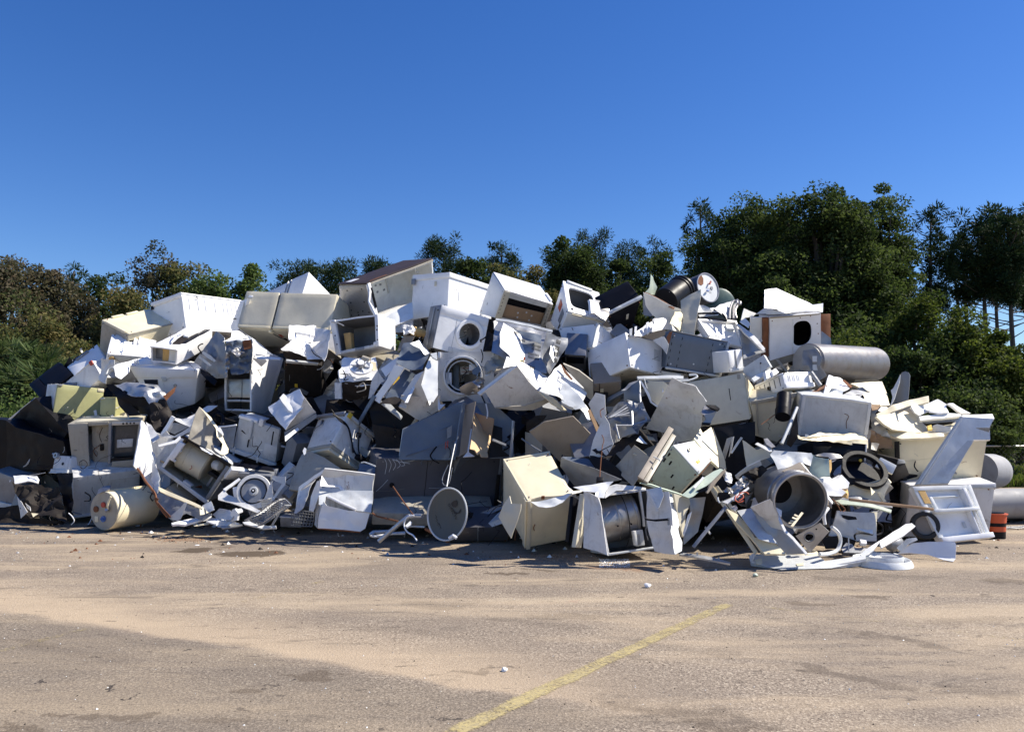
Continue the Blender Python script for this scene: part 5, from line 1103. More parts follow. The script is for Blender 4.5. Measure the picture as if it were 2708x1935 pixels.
comp('dryer', 'white washer underside with a round pulley and tangled wiring', 'washing machine', [(400, 1350)], [
    ('back_plate', [(215, 1185), (250, 1160), (580, 1150), (600, 1240), (615, 1445), (440, 1470), (200, 1420), (190, 1290), (215, 1260)], 'FU', 'W', -.3, dict(amp=.03, es=.07)),
    ('wire_box', [(190, 1290), (290, 1270), (310, 1420), (220, 1430), (195, 1380)], 'FRU', 'W', -.36, dict(amp=.03, th=.04)),
    ('bent_tab', [(530, 1200), (590, 1210), (600, 1290), (560, 1300), (540, 1260)], 'FR', 'C', -.38, dict(amp=.02, th=.02)),
    ('dark_frame', [(215, 1430), (540, 1395), (560, 1440), (500, 1560), (380, 1624), (230, 1640)], 'FD', 'KB', -.2, dict(amp=.05)),
    ('white_leg', [(540, 1390), (600, 1300), (680, 1410), (630, 1440), (540, 1580), (500, 1600)], 'F', 'W2', -.3, dict(amp=.02, th=.02)),
    ('left_strap', [(150, 1430), (210, 1430), (215, 1600), (150, 1600)], 'FL', 'W2', -.36, dict(amp=.02, th=.02))])
pr = [o for o in COL.objects if o.name.startswith('dryer') and o.get('label', '').startswith('white washer underside')][0]; pr.name = 'washing_machine'
c = P3((425, 1262), -.5); n = Vector((.1, -.75, .66)).normalized()
v, f = ringgeo(c, n, .175, .13, .03); mk('pulley_rim', v, f, 'W', pr); cyl('pulley_disc', c, c + n * .015, .135, 'WG', pr); cyl('hub', c + n * .01, c + n * .09, .065, 'SD', pr); cyl('hub_cap', c + n * .09, c + n * .11, .05, 'W', pr)
for i in range(6):
    an = i * 1.047; u_ = n.orthogonal().normalized(); w_ = n.cross(u_); d = u_ * math.cos(an) + w_ * math.sin(an); v, f = tubegeo([c + n * .03 + d * .05, c + n * .03 + d * .15], .012); mk('spoke', v, f, 'W', pr)
v, f = cylgeo(P3((440, 1165), -.5), P3((520, 1190), -.45), .045); mk('motor_cap', v, f, 'BG', pr)
for pts in ([(230, 1290), (260, 1360), (240, 1400), (290, 1390)], [(300, 1330), (350, 1380), (450, 1390), (520, 1380)], [(200, 1330), (290, 1340)], [(380, 1480), (450, 1430), (470, 1500), (380, 1530)]): v, f = tubegeo(smoothpath([P3(p, -.48) for p in pts]), .008); mk('wire', v, f, rng.choice(['BG', 'K', 'WG']), pr)
comp('channel', 'long blue steel channel with a yellow warning sticker slanting down the centre left', 'metal channel', [(850, 1350)], [
    ('crumpled_head', [(880, 1000), (960, 990), (1050, 968), (1165, 1112), (1085, 1290), (940, 1280), (800, 1225), (840, 1100)], 'FU', 'GB', -.55, dict(amp=.05, es=.07)),
    ('bright_fold', [(950, 1005), (1050, 965), (1165, 1112), (1110, 1130), (1060, 1060)], 'FRU', 'G', -.6, dict(amp=.03, es=.05)),
    ('left_flange', [(790, 1235), (895, 1265), (640, 1600), (620, 1650), (550, 1600), (700, 1400)], 'FL', 'W', -.6, dict(th=.012)),
    ('channel_floor', [(895, 1285), (1005, 1340), (850, 1590), (690, 1590), (720, 1530)], 'FU', 'GB', -.45, dict(amp=.012)),
    ('right_flange', [(1005, 1345), (1095, 1300), (960, 1560), (920, 1640), (840, 1590)], 'FLU', 'WG', -.55, dict(th=.012)),
    ('warning_sticker', [(828, 1340), (842, 1378), (772, 1452), (752, 1430)], 'FLU', 'YL', -.63, dict(amp=.002, th=.002)),
    ('end_cover', [(700, 1590), (800, 1570), (860, 1600), (850, 1650), (620, 1650)], 'FU', 'KB', -.6, dict(amp=.02))])
one('panel', 'small white plate wedged left of the blue channel', 'metal panel', [(635, 1280), (822, 1148), (795, 1255), (690, 1362)], 'FLU', 'W', -.45, th=.01, amp=.006)
comp('cabinet', 'white cabinet corner folded between the blue channel and the round rimmed dryer', 'cabinet', [(1150, 1400)], [
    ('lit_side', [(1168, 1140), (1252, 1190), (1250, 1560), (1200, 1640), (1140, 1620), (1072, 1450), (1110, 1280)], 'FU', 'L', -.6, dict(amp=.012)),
    ('shaded_side', [(1110, 1285), (1072, 1450), (1140, 1600), (1120, 1680), (900, 1640), (1000, 1460)], 'FLD', 'W2', -.52, dict(amp=.012)),  # darker white paints the shade on this side
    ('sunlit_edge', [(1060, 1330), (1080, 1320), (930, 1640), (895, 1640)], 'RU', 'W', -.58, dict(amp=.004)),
    ('pipe_bracket', [(1170, 1115), (1240, 1100), (1245, 1180), (1190, 1150)], 'FU', 'WG', -.62, dict(th=.03))])

view('A6')
comp('cabinet', 'black inside of an upturned cabinet with a pale rail, centre of the pile', 'cabinet', [(950, 180)], [
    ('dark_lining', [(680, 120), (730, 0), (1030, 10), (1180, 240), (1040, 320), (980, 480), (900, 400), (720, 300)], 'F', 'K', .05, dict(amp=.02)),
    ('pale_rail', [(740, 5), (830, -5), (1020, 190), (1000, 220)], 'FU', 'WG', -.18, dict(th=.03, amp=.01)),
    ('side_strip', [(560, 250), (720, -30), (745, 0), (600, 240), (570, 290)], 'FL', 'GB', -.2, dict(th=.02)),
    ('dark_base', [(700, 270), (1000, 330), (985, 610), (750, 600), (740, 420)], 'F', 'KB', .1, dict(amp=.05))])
comp('cabinet', 'shaded white cabinet wall with sunlit triangles above the sky tinted steel freezer', 'cabinet', [(1200, 80)], [
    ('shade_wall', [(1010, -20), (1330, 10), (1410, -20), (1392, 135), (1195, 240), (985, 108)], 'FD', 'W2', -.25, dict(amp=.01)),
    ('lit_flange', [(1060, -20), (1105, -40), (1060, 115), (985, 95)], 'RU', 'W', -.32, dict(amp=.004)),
    ('lit_triangle', [(1270, -10), (1370, -10), (1300, 82)], 'FRU', 'W', -.30, dict(amp=.004)),  # sun patches on the wall modelled as whiter sheets
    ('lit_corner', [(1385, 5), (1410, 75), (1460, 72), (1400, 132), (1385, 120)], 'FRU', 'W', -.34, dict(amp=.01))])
b = box('dishwasher', 'grey white dishwasher with black hoses draped over its sunlit corner post', 'dishwasher', (290, 472), (45, 520), (600, 690), (455, 165), (.55, .6, .6), 'W2', off=-.35, ov={(0, 1, 1): (725, 385), (1, 0, 1): (165, 205)}, amp=.008)
b.slab('a', -.02, .14, .0, 1, 0, .03, 'L', 'corner_post', r=.012); b.slab('c', .0, 1, .0, 1, 0, .05, 'BG', 'dirty_base'); b.slab('c', .02, .98, .02, .98, .05, .1, 'B', 'base_pan') ; b.slab('b', -.02, 1.02, .93, 1.02, 0, .05, 'GR', 'top_rail'); b.slab('a', .0, 1.02, .93, 1.02, 0, .05, 'WG', 'top_rail'); b.slab('a', .0, .12, .9, 1.04, .03, .06, 'YL', 'yellow_tab')
for pts in ([(-.5, .75, .05), (-.2, .62, .08), (.1, .62, .08), (.35, .45, .05), (.6, .2, .04), (.8, .08, .06)], [(-.4, .66, .06), (-.1, .66, .09), (.15, .6, .08), (.4, .4, .05), (.62, .12, .04)], [(.45, .9, .05), (.55, .6, .06), (.7, .3, .05), (.85, .1, .07)], [(.5, .55, .05), (.45, .65, .07), (.55, .72, .07), (.6, .6, .05)]): b.tube('a', pts, .012, 'K', 'hose')
b.slab('a', .72, .95, .02, .16, .02, .12, 'K', 'pump'); b.tube('b', [(.9, .5, .03), (.8, .58, .05), (.7, .66, .04), (.75, .8, .02)], .01, 'GR', 'hose')
comp('refrigerator', 'white refrigerator dented in the middle with its handle bent, standing on the asphalt', 'refrigerator', [(450, 1050)], [
    ('upper_door', [(225, 730), (740, 792), (722, 970), (600, 950), (390, 905), (262, 895), (195, 800)], 'FD', 'W2', -.55, dict(amp=.012, th=.02)),
    ('inner_body', [(232, 745), (730, 800), (690, 1180), (620, 1350), (165, 1320), (190, 1000)], 'F', 'W2', -.42, dict(amp=.02, th=.1)),
    ('fold_ridge', [(195, 800), (262, 895), (390, 905), (570, 945), (600, 968), (400, 955), (365, 915), (180, 905)], 'FRU', 'W', -.62, dict(amp=.012, es=.06)),
    ('middle_door', [(180, 905), (365, 912), (400, 955), (722, 965), (702, 1168), (560, 1160), (240, 1012), (215, 1120), (165, 1100)], 'FU', 'WG', -.6, dict(amp=.03, th=.02, smooth=True)),
    ('lower_door', [(215, 1065), (250, 1112), (480, 1160), (695, 1165), (640, 1340), (590, 1372), (380, 1350), (152, 1338), (170, 1200)], 'F', 'W', -.68, dict(amp=.015, th=.02)),
    ('left_side', [(225, 730), (195, 800), (165, 1100), (150, 1335), (120, 1300), (150, 1000)], 'L', 'W2', -.5, dict(th=.02)),
    ('rust_foot', [(152, 1330), (380, 1345), (590, 1368), (580, 1385), (380, 1368), (160, 1348)], 'F', 'R', -.6, dict(th=.02))])
tube('door_handle', [(262, 1020), (300, 1035), (400, 1085), (545, 1150)], .018, 'W', off=-.78, label='long bent white handle across the dented refrigerator', cat='handle'); bpy.data.objects['door_handle'].name = 'bent_handle_bar'
tube('chrome_rod', [(600, 670), (640, 665), (745, 705)], .01, 'WG', off=-.45, label='thin pale rod above the dark grey refrigerator corner', cat='rod')
one('panel', 'blue tinted pale sheet between dented refrigerator and dark grey one', 'metal panel', [(590, 680), (745, 705), (740, 785), (560, 780)], 'FU', 'GB', -.35, amp=.01)
# big dark grey refrigerator lying along the front
view('SRC')
b = box('refrigerator', 'long dark grey refrigerator lying on its side across the front centre', 'refrigerator', (997, 1212), (1327, 1209), (983, 1352), None, (1.68, .74, .7), 'D', off=-.42, n='F', dents=[('c', .06, .2, .2, .05), ('c', .12, .8, .18, .05), ('c', .3, .6, .3, .03)], ov={(1, 1, 0): (1312, 1357)}, amp=.006, seg=.07)
b.slab('c', .985, 1.01, .0, 1.0, 0, .03, 'GR', 'edge_trim'); b.slab('c', .97, 1.0, .3, .96, .02, .05, 'KB', 'hinge_side'); b.ring('c', .135, .50, .035, 0, .0, .02, 'K', 'handle_hole'); b.slab('c', .4, .404, .0, 1.0, -.004, .006, 'K', 'door_gap')
b.slab('c', .16, .26, .88, 1.0, 0, .05, 'W2', 'torn_corner'); b.slab('c', .24, .34, .96, 1.02, 0, .06, 'YL', 'foam_crumb')
for i in range(5): b.tube('c', [(.06 + .03 * i, .02, .004), (.08 + .035 * i, .12, .005), (.075 + .03 * i, .3 - .04 * i, .004)], .004, 'WG', 'scratch')
for a_, c_, e_, g_ in ((.12, .02, .26, .1), (.2, .07, .3, .03), (.02, .62, .1, .4), (.05, .95, .12, .75)): b.tube('c', [(a_, c_, .004), ((a_ + e_) / 2, (c_ + g_) / 2 + .01, .006), (e_, g_, .004)], .004, 'WG', 'scratch')
b = box('cabinet', 'flat almond cabinet under the long dark grey refrigerator', 'cabinet', (985, 1356), (1310, 1360), (983, 1388), None, (1.6, .2, .6), 'BG', off=-.3, n='F'); b.slab('c', .25, .26, 0, 1, 0, .01, 'GR', 'seam')
b = box('refrigerator', 'black box in the shade on the asphalt below the dark grey refrigerator', 'refrigerator', (1180, 1395), (1345, 1392), (1180, 1445), None, (.9, .35, .5), 'D', off=-.05, n='F'); b.slab('c', .5, .52, 0, 1, 0, .01, 'GR', 'seam')
view('A6')
fz = comp('freezer', 'sky tinted steel freezer panel with diagonal seams above the dark grey refrigerator', 'freezer', [(1300, 400)], [
    ('body', [(1030, 327), (1655, 35), (1610, 260), (1565, 640), (982, 640)], (.1, -1, .12), 'GB', -.15, dict(th=.3, amp=.006, smooth=True)),  # steel coloured blue for the sky it mirrors
    ('edge_flange', [(1025, 322), (1650, 25), (1652, 45), (1035, 342)], 'FU', 'GR', -.19, dict(th=.02, amp=.002)), ('edge_flange', [(1022, 325), (1036, 330), (990, 640), (978, 640)], 'FL', 'G', -.19, dict(th=.02, amp=.002)),
    ('label_plate', [(1475, 320), (1530, 285), (1520, 400), (1480, 420)], 'F', 'GR', -.2, dict(th=.003, amp=0)), ('red_print', [(1460, 460), (1470, 450), (1466, 525), (1458, 528)], 'F', 'RED', -.21, dict(th=.003, amp=0)), ('red_print', [(1480, 450), (1490, 440), (1486, 515), (1478, 520)], 'F', 'RED', -.21, dict(th=.003, amp=0))])
for (x0, y0, x1, y1) in ((1050, 378, 1590, 140), (1040, 490, 1500, 300), (1060, 600, 1560, 440)): v, f = tubegeo([P3((x0, y0), -.2), P3((x1, y1), -.14)], .007, 6); mk('pressed_seam', v, f, 'GB', fz)
comp('cabinet', 'brown hardboard with sunlit torn plywood inside a dark steel cabinet', 'cabinet', [(1750, 350)], [
    ('steel_frame', [(1640, 60), (1670, 50), (1600, 600), (1575, 610), (1560, 590)], 'FR', 'GB', -.32, dict(th=.03)),
    ('hardboard', [(1660, 80), (1770, 40), (1745, 200), (1690, 560), (1590, 612), (1580, 590)], 'FL', 'TP', -.25, dict(amp=.006, th=.01)),
    ('plywood', [(1762, 165), (1800, 230), (1850, 340), (1925, 390), (1930, 440), (1905, 500), (1890, 560), (1900, 615), (1830, 612), (1810, 570), (1790, 590), (1760, 540), (1715, 525), (1740, 330)], 'RU', 'PL', -.3, dict(amp=.01, th=.012)),
    ('white_edge', [(1735, 235), (1745, 235), (1700, 560), (1760, 600), (1640, 612), (1685, 560)], 'FU', 'W', -.34, dict(th=.008)),
    ('plywood_shade', [(1765, 160), (1960, 220), (1935, 400), (1850, 340), (1800, 230)], 'FL', 'WD', -.28, dict(th=.01))])  # shaded plywood, its shade put into a darker brown
view('A8')
comp('cabinet', 'dark open steel cabinet with inner ledges behind the cream refrigerator', 'cabinet', [(290, 330)], [
    ('steel_back', [(20, 20), (200, 20), (400, 200), (400, 560), (160, 560), (180, 240)], 'F', 'GB', .05, dict(amp=.01)),
    ('void_shade', [(190, 230), (290, 260), (290, 480), (370, 540), (160, 555)], 'F', 'K', .0, dict(amp=.01)),  # black sheet paints the shade inside the cabinet
    ('edge_rail', [(392, 190), (412, 200), (385, 560), (368, 560)], 'FR', 'G', -.15, dict(th=.02)),
    ('ledge', [(185, 360), (330, 420), (330, 440), (185, 385)], 'FU', 'GR', -.1, dict(th=.02))])
tube('cable', [(130, 30), (145, 110), (140, 170)], .01, 'W', off=-.35, label='white cable end dangling before the torn plywood', cat='cable')
tube('rail', [(480, 368), (580, 440), (670, 495)], .012, 'GR', off=-.25, label='thin slanted grey rail left of the taupe board', cat='rail')

# satellite dish
view('A6')
c = P3((1478, 1195), -.95); n = Vector((-.42, -.90, .05)).normalized(); sd_ = root('satellite_dish', 'grey satellite dish with black swoosh emblem leaning on the dark grey refrigerator', 'satellite dish', (c.x, c.y, .02))
u_ = n.cross(Vector((0, 0, 1))).normalized(); w_ = n.cross(u_).normalized()
if w_.z < 0: w_ = -w_
if u_.x < 0: u_ = -u_
ra, rb = .27, .32; tl = R(14); vs, fs = [], []; NN, MM = 48, 8
def dp(rf, an, h=0):
    x = ra * rf * math.cos(an); y = rb * rf * math.sin(an); X = x * math.cos(tl) + y * math.sin(tl); Y_ = -x * math.sin(tl) + y * math.cos(tl)
    return c + u_ * X + w_ * Y_ + n * (.045 * rf * rf - .045 + h)
for side in (0, -.008):
    for i in range(MM + 1):
        for k in range(NN): vs.append(dp(max(i / MM, .001), 2 * math.pi * k / NN, side))
for s_ in (0, 1):
    for i in range(MM):
        for k in range(NN): o_ = s_ * (MM + 1) * NN; fs.append([o_ + i * NN + k, o_ + i * NN + (k + 1) % NN, o_ + (i + 1) * NN + (k + 1) % NN, o_ + (i + 1) * NN + k])
mk('reflector', vs, fs, 'DS', sd_)
v, f = tubegeo([dp(1.0, 2 * math.pi * k / NN) for k in range(NN)], .012, 6, True); mk('rim', v, f, 'WG', sd_)
v, f = ringgeo(c - n * .17, n, .05, .02, .05); mk('back_mount', v, f, 'G', sd_)
M['emb'] = paint('faded_black_print', (.02, .02, .022), .6, amt=.2, rust=0, bump=.1)
def onface(a, c_, h=.006):                                            # place on the bowl surface, a across and c_ up in metres
    X = a * math.cos(tl) - c_ * math.sin(tl); Y_ = a * math.sin(tl) + c_ * math.cos(tl); rf2 = min(1, (X / ra) ** 2 + (Y_ / rb) ** 2)
    return c + u_ * a + w_ * c_ + n * (.045 * rf2 - .045 + h)
def decal(name, poly, m='emb'):
    cx_ = sum(p[0] for p in poly) / len(poly); cy_ = sum(p[1] for p in poly) / len(poly)
    bm = bmesh.new(); V = [bm.verts.new(Vector((p[0], p[1], 0))) for p in poly]
    for t_ in tessellate_polygon([[Vector((p[0], p[1], 0)) for p in poly]]):
        try: bm.faces.new([V[i] for i in t_])
        except ValueError: pass
    bmesh.ops.subdivide_edges(bm, edges=bm.edges[:], cuts=2); bmesh.ops.triangulate(bm, faces=bm.faces[:])
    for v_ in bm.verts: v_.co = onface(v_.co.x, v_.co.y, .007)
    return frombm(name, bm, m, sd_)
k_ = 1 / (3.866 * 232)
def dpx(x, y): return ((x - 1478) * k_, (1195 - y) * k_)
arc = [(1510, 1078), (1530, 1055), (1560, 1042), (1588, 1040), (1596, 1070), (1590, 1100), (1570, 1118), (1540, 1118), (1520, 1105)]
decal('emblem', [dpx(*p) for p in arc])
decal('emblem', [dpx(*p) for p in [(1515, 1118), (1560, 1165), (1600, 1175), (1635, 1130), (1642, 1150), (1625, 1180), (1590, 1185), (1575, 1198), (1545, 1170)]])
# lettering running down beside the emblem
tc_ = bpy.data.curves.new('lettering', 'FONT'); tc_.body = 'DIRECTV'; tc_.size = .048; tc_.extrude = .0006; tc_.space_character = 1.15
to_ = bpy.data.objects.new('lettering', tc_); COL.objects.link(to_); tc_.materials.append(M['emb']); dgt = bpy.context.evaluated_depsgraph_get(); me_ = bpy.data.meshes.new_from_object(to_.evaluated_get(dgt)); bpy.data.objects.remove(to_)
an_ = R(-58); ax0, ay0 = dpx(1465, 1092)
vs = [onface(ax0 + v_.co.x * math.cos(an_) - v_.co.y * math.sin(an_), ay0 + v_.co.x * math.sin(an_) + v_.co.y * math.cos(an_), 0.009 + v_.co.z) for v_ in me_.vertices]
mk('lettering', vs, [list(p.vertices) for p in me_.polygons], 'emb', sd_, False)
for x_, y_ in ((1320, 1215), (1330, 1250), (1345, 1290), (1365, 1300), (1380, 1330)): v, f = tubegeo([onface(*dpx(x_, y_), .003), onface(*dpx(x_ + 14, y_ + 22), .003), onface(*dpx(x_ - 2, y_ + 30), .003)], .0025, 4); mk('scrawl', v, f, 'emb', sd_)
cg = [P3((1490, 1474), -.95), P3((1260, 1345), -.8), P3((1050, 1325), -.75)]
for q in cg: q.z = max(q.z, .03)
v, f = tubegeo(cg[:2], .02); mk('feed_arm', v, f, 'R', sd_); v, f = tubegeo([P3((1250, 1325), -.8), P3((1060, 1318), -.75)], .014); mk('feed_bracket', v, f, 'G', sd_)
v, f = tubegeo(smoothpath([P3((1225, 1215), -.75), P3((1110, 1216), -.72), P3((1050, 1245), -.75), P3((780, 1472), -.8)], 4), .03, 10); mk('mast', v, f, 'G', sd_)
v, f = tubegeo([P3((1475, 915), -.95), P3((1515, 690), -.8), P3((1565, 455), -.7)], .009); mk('stay_rod', v, f, 'G', sd_)
v, f = tubegeo(smoothpath([P3((1140, 1208), -.8), P3((1070, 1225), -.82), P3((1038, 1300), -.84), P3((1070, 1375), -.86), P3((1130, 1410), -.9), P3((1168, 1465), -1.0)]), .010); mk('cable', v, f, 'W', sd_)
v, f = tubegeo([P3((1500, 1440), -1.05), P3((1540, 1410), -1.05), P3((1575, 1440), -1.05)], .02); mk('feed_horn', v, f, 'W', sd_)
v, f = tubegeo(smoothpath([P3((1490, 690), -.75), P3((1430, 830), -.7), P3((1450, 900), -.72), P3((1500, 870), -.7), P3((1530, 720), -.75)]), .006); mk('stay_wire', v, f, 'GR', sd_)
tube('rusty_rod', [(925, 912), (1020, 1050), (1132, 1202)], .008, 'R', off=-.75, smooth=0, label='thin rusty rod slanting down from the handle hole of the dark refrigerator', cat='rod')
tube('orange_rod', [(715, 1185), (760, 1215), (975, 1268)], .012, 'R', off=-.65, smooth=0, label='short orange rusted tube left of the dish mast', cat='tube')
comp('plastic_frames', 'white plastic frames flat on the asphalt under the dish mast', 'frame', [(850, 1370)], [
    ('long_frame', [(680, 1390), (720, 1360), (930, 1350), (900, 1365), (740, 1378), (700, 1408)], 'U', 'WG', -.6, dict(th=.02)), ('long_frame', [(690, 1410), (1050, 1370), (1050, 1390), (900, 1400), (740, 1420)], 'U', 'W2', -.65, dict(th=.02)),
    ('bracket', [(1050, 1310), (1100, 1265), (1118, 1275), (1105, 1305), (1070, 1325)], 'FU', 'W', -.85, dict(th=.03))], group=None)
# ---------------------------------------------------------------- upper centre right
view('A7')
b = box('range', 'white cabinet on its side showing a brown board with pale dots and a black band', 'cabinet', (342, 362), (218, 172), (862, 512), (243, 652), (.55, .68, .62), 'W2', off=-.05, opn='a', inner='L', amp=.006, ov={(1, 0, 1): (78, 600), (0, 1, 1): (768, 762)})
b.slab('c', .0, 1.0, .0, 1.0, .0, .014, 'W', 'top_panel'); b.slab('b', .0, 1, .0, 1, 0, .012, 'L', 'scraped_side'); b.slab('a', .0, .12, .0, 1, -.03, .012, 'B', 'left_post'); b.slab('a', .92, 1.0, .0, 1, -.03, .012, 'BG', 'right_post'); b.slab('a', .0, 1, .0, .22, -.05, -.02, 'WG', 'upper_band')
b.slab('a', .1, .93, .24, .5, -.12, -.08, 'K', 'black_band'); b.slab('a', .08, .93, .46, 1.0, -.07, -.05, 'WD', 'brown_board')
for s_, t_ in ((.42, .66), (.44, .82), (.7, .66), (.68, .84), (.58, .58)): b.ring('a', s_, t_, .016, 0, -.05, -.046, 'WG', 'dot')
for i in range(6): b.ring('a', .03, .15 + .13 * i, .008, 0, .012, .015, 'K', 'screw_hole'); b.ring('a', .96, .15 + .13 * i, .008, 0, .012, .015, 'K', 'screw_hole')
b.slab('c', .1, .5, .96, 1.0, .01, .05, 'W', 'bent_lip')
b = box('washing_machine', 'white washer frame standing open with dark rounded mouth, orange label on its side', 'washing machine', (1020, 588), (965, 263), (1420, 692), (925, 822), (.62, .66, .4), 'W', off=-.15, opn='c', inner='GR', amp=.008, ov={(1, 1, 0): (1352, 385), (1, 0, 1): (830, 700)}, th=.02)
b.plate('c', .52, .45, .34, .34, -.01, .012, 'W', 'top_frame', pw=5); b.slab('b', .5, .75, .25, .5, 0, .004, 'OR', 'orange_label'); b.slab('b', .2, .4, .3, .7, 0, .012, 'GR', 'side_recess'); b.slab('a', .0, .95, .04, .9, 0, .012, 'L', 'side_panel'); b.ring('c', .1, .12, .02, 0, .012, .02, 'K', 'bolt_hole')
b.slab('c', .95, 1.02, .1, .8, .0, .03, 'WG', 'hinge_rail'); b.slab('a', .1, .95, .0, .05, .012, .03, 'C', 'rusty_seam')
b = box('dryer', 'lilac shaded white dryer beneath the open washer frame, sunny right flank', 'dryer', (1350, 712), (925, 757), (1535, 852), (1290, 968), (.68, .6, .6), 'W', off=-.12, amp=.006, ov={(1, 0, 1): (985, 1035)})
b.slab('b', -.01, .03, .0, 1, 0, .02, 'L', 'door_edge'); b.slab('b', .1, .9, .72, .95, 0, .008, 'W2', 'scuffed_band')
one('panel', 'sunlit white panel lying level behind the open washer frame', 'metal panel', [(1255, 450), (1640, 492), (1520, 560), (1420, 600), (1275, 600)], 'RU', 'W', .15, th=.04, amp=.012)
tube('white_bar', [(1480, 478), (1560, 482), (1650, 494)], .02, 'W', off=.0, smooth=0, label='short white bar on top of the level sunlit panel', cat='bar')
b = box('refrigerator', 'black panel of a refrigerator right of the open washer frame', 'refrigerator', (1442, 630), (1815, 445), (1540, 838), None, (.75, .55, .5), 'K', off=-.05, n='FR', ov={(1, 1, 0): (1690, 840)})
b.slab('c', .0, 1.0, -.06, .0, -.05, .01, 'WG', 'grey_edge'); b.slab('c', -.05, .0, .0, 1.0, -.03, .02, 'G', 'perforated_edge'); b.slab('c', .18, .4, -.12, -.05, -.02, .03, 'WG', 'grey_block')
for i in range(5): b.ring('c', -.025, .15 + .15 * i, .012, 0, .02, .023, 'K', 'hole')
one('panel', 'crumpled foil edge between the black panel and the open washer frame', 'foil', [(1280, 610), (1400, 560), (1500, 560), (1440, 640), (1420, 690), (1330, 640)], 'FRU', 'S', -.2, amp=.04, es=.06)
b = box('refrigerator', 'large clean white refrigerator box, bright right side and shaded left side, upper right of centre', 'refrigerator', (1688, 1182), (1262, 1360), (2030, 1262), (1632, 806), (.8, .7, .72), 'W', off=-.3, amp=.004, ov={(0, 1, 1): (2045, 930), (1, 0, 1): (1222, 995)})
b.slab('c', .04, .96, .04, .96, 0, .014, 'BG', 'base_plate'); b.slab('a', .0, .045, .0, 1, 0, .012, 'W', 'corner_strip'); b.slab('a', .75, .92, .4, .75, 0, .004, 'WG', 'faint_label')
comp('dryer_back', 'crumpled steel dryer back full of vent slots in the centre', 'dryer', [(600, 950)], [
    ('vented_sheet', [(250, 655), (330, 690), (600, 740), (850, 800), (790, 930), (830, 1100), (790, 1250), (620, 1180), (400, 1110), (200, 1010), (225, 850)], 'FU', 'G', -.42, dict(amp=.035, es=.08, smooth=True)),
    ('white_backing', [(330, 700), (560, 860), (730, 930), (700, 1000), (610, 920), (560, 1040), (560, 1120), (420, 1080), (290, 960), (290, 830)], 'FRU', 'W', -.49, dict(amp=.02, th=.004)),
    ('vented_wing', [(795, 790), (900, 850), (1022, 872), (1010, 950), (925, 1120), (830, 1262), (790, 1240), (745, 1080), (770, 920)], 'FR', 'GR', -.47, dict(amp=.04)),
    ('wing_patch', [(840, 900), (930, 930), (870, 1130), (820, 1040)], 'FRU', 'L', -.52, dict(amp=.02, th=.004)),
    ('blue_dent', [(440, 780), (740, 830), (730, 920), (600, 880)], 'FU', 'GB', -.5, dict(amp=.02, th=.004)),
    ('red_sticker', [(545, 1070), (568, 1072), (560, 1108), (540, 1104)], 'FU', 'OR', -.55, dict(amp=0, th=.002)), ('yellow_sticker', [(505, 1100), (552, 1108), (545, 1135), (497, 1125)], 'FU', 'YL', -.55, dict(amp=0, th=.002)),
    ('grey_patch', [(300, 820), (405, 850), (370, 960), (275, 930)], 'FU', 'GR', -.55, dict(amp=.005, th=.003)),
    ('edge_flange', [(250, 650), (610, 720), (860, 780), (855, 800), (600, 742), (245, 670)], 'FU', 'WG', -.5, dict(th=.02))])
dry = [o for o in COL.objects if o.name == 'dryer_back'][0]; dry.name = 'dryer'
for (x0, y0, dx, n_, rows) in ((440, 790, 10, 6, 1), (500, 870, 10, 7, 1), (640, 930, 11, 9, 2), (600, 1020, 12, 10, 2), (430, 1030, 10, 6, 1), (600, 1160, 11, 7, 1)):
    for i in range(n_):
        for r_ in range(rows):
            a_ = P3((x0 + dx * i, y0 + 3 * i + 36 * r_), -.58); b_ = P3((x0 + dx * i - 3, y0 + 3 * i + 26 + 36 * r_), -.58); v, f = tubegeo([a_, b_], .0045, 4); mk('vent_slot', v, f, 'K', dry)
for q in range(4):
    for i in range(6): a_ = P3((905 - 12 * q + 8 * i, 880 + 66 * q + 3 * i), -.56); b_ = P3((895 - 12 * q + 8 * i, 925 + 66 * q + 3 * i), -.56); v, f = tubegeo([a_, b_], .0045, 4); mk('vent_slot', v, f, 'K', dry)
comp('foil_wad', 'beige grey crumpled metal wad left of the vented dryer back', 'scrap', [(220, 1120)], [
    ('crumpled_sheet', [(120, 1140), (200, 1060), (290, 1000), (370, 1010), (360, 1100), (310, 1210), (230, 1240), (130, 1230)], 'FU', 'BG', -.5, dict(amp=.07, fr=4, es=.06)),
    ('bright_corner', [(320, 975), (360, 960), (480, 1012), (400, 1020)], 'FU', 'W', -.58, dict(amp=.01)),
    ('pink_foam', [(130, 1200), (190, 1190), (200, 1240), (140, 1260)], 'FU', 'L', -.55, dict(amp=.03, es=.05)),
    ('motor_lump', [(210, 700), (260, 680), (290, 720), (270, 780), (220, 780)], 'FRU', 'W2', -.45, dict(amp=.05, es=.04)),
    ('hollow_shade', [(160, 790), (260, 850), (200, 1010), (110, 1010)], 'F', 'K', -.15, dict(amp=.03))])  # black sheet painted in for the shade of a hollow
for k_, pts in enumerate(([(235, 850), (190, 890), (150, 960), (130, 1010)], [(260, 860), (230, 940), (170, 970)], [(90, 990), (110, 1060), (95, 1130)])): tube('cable', pts, .008, 'K', off=-.5, label=['long black cable hanging left of the vented dryer back', 'short black cable end right of the long hanging one', 'black cable dangling in front of the round rimmed dryer'][k_], cat='cable')
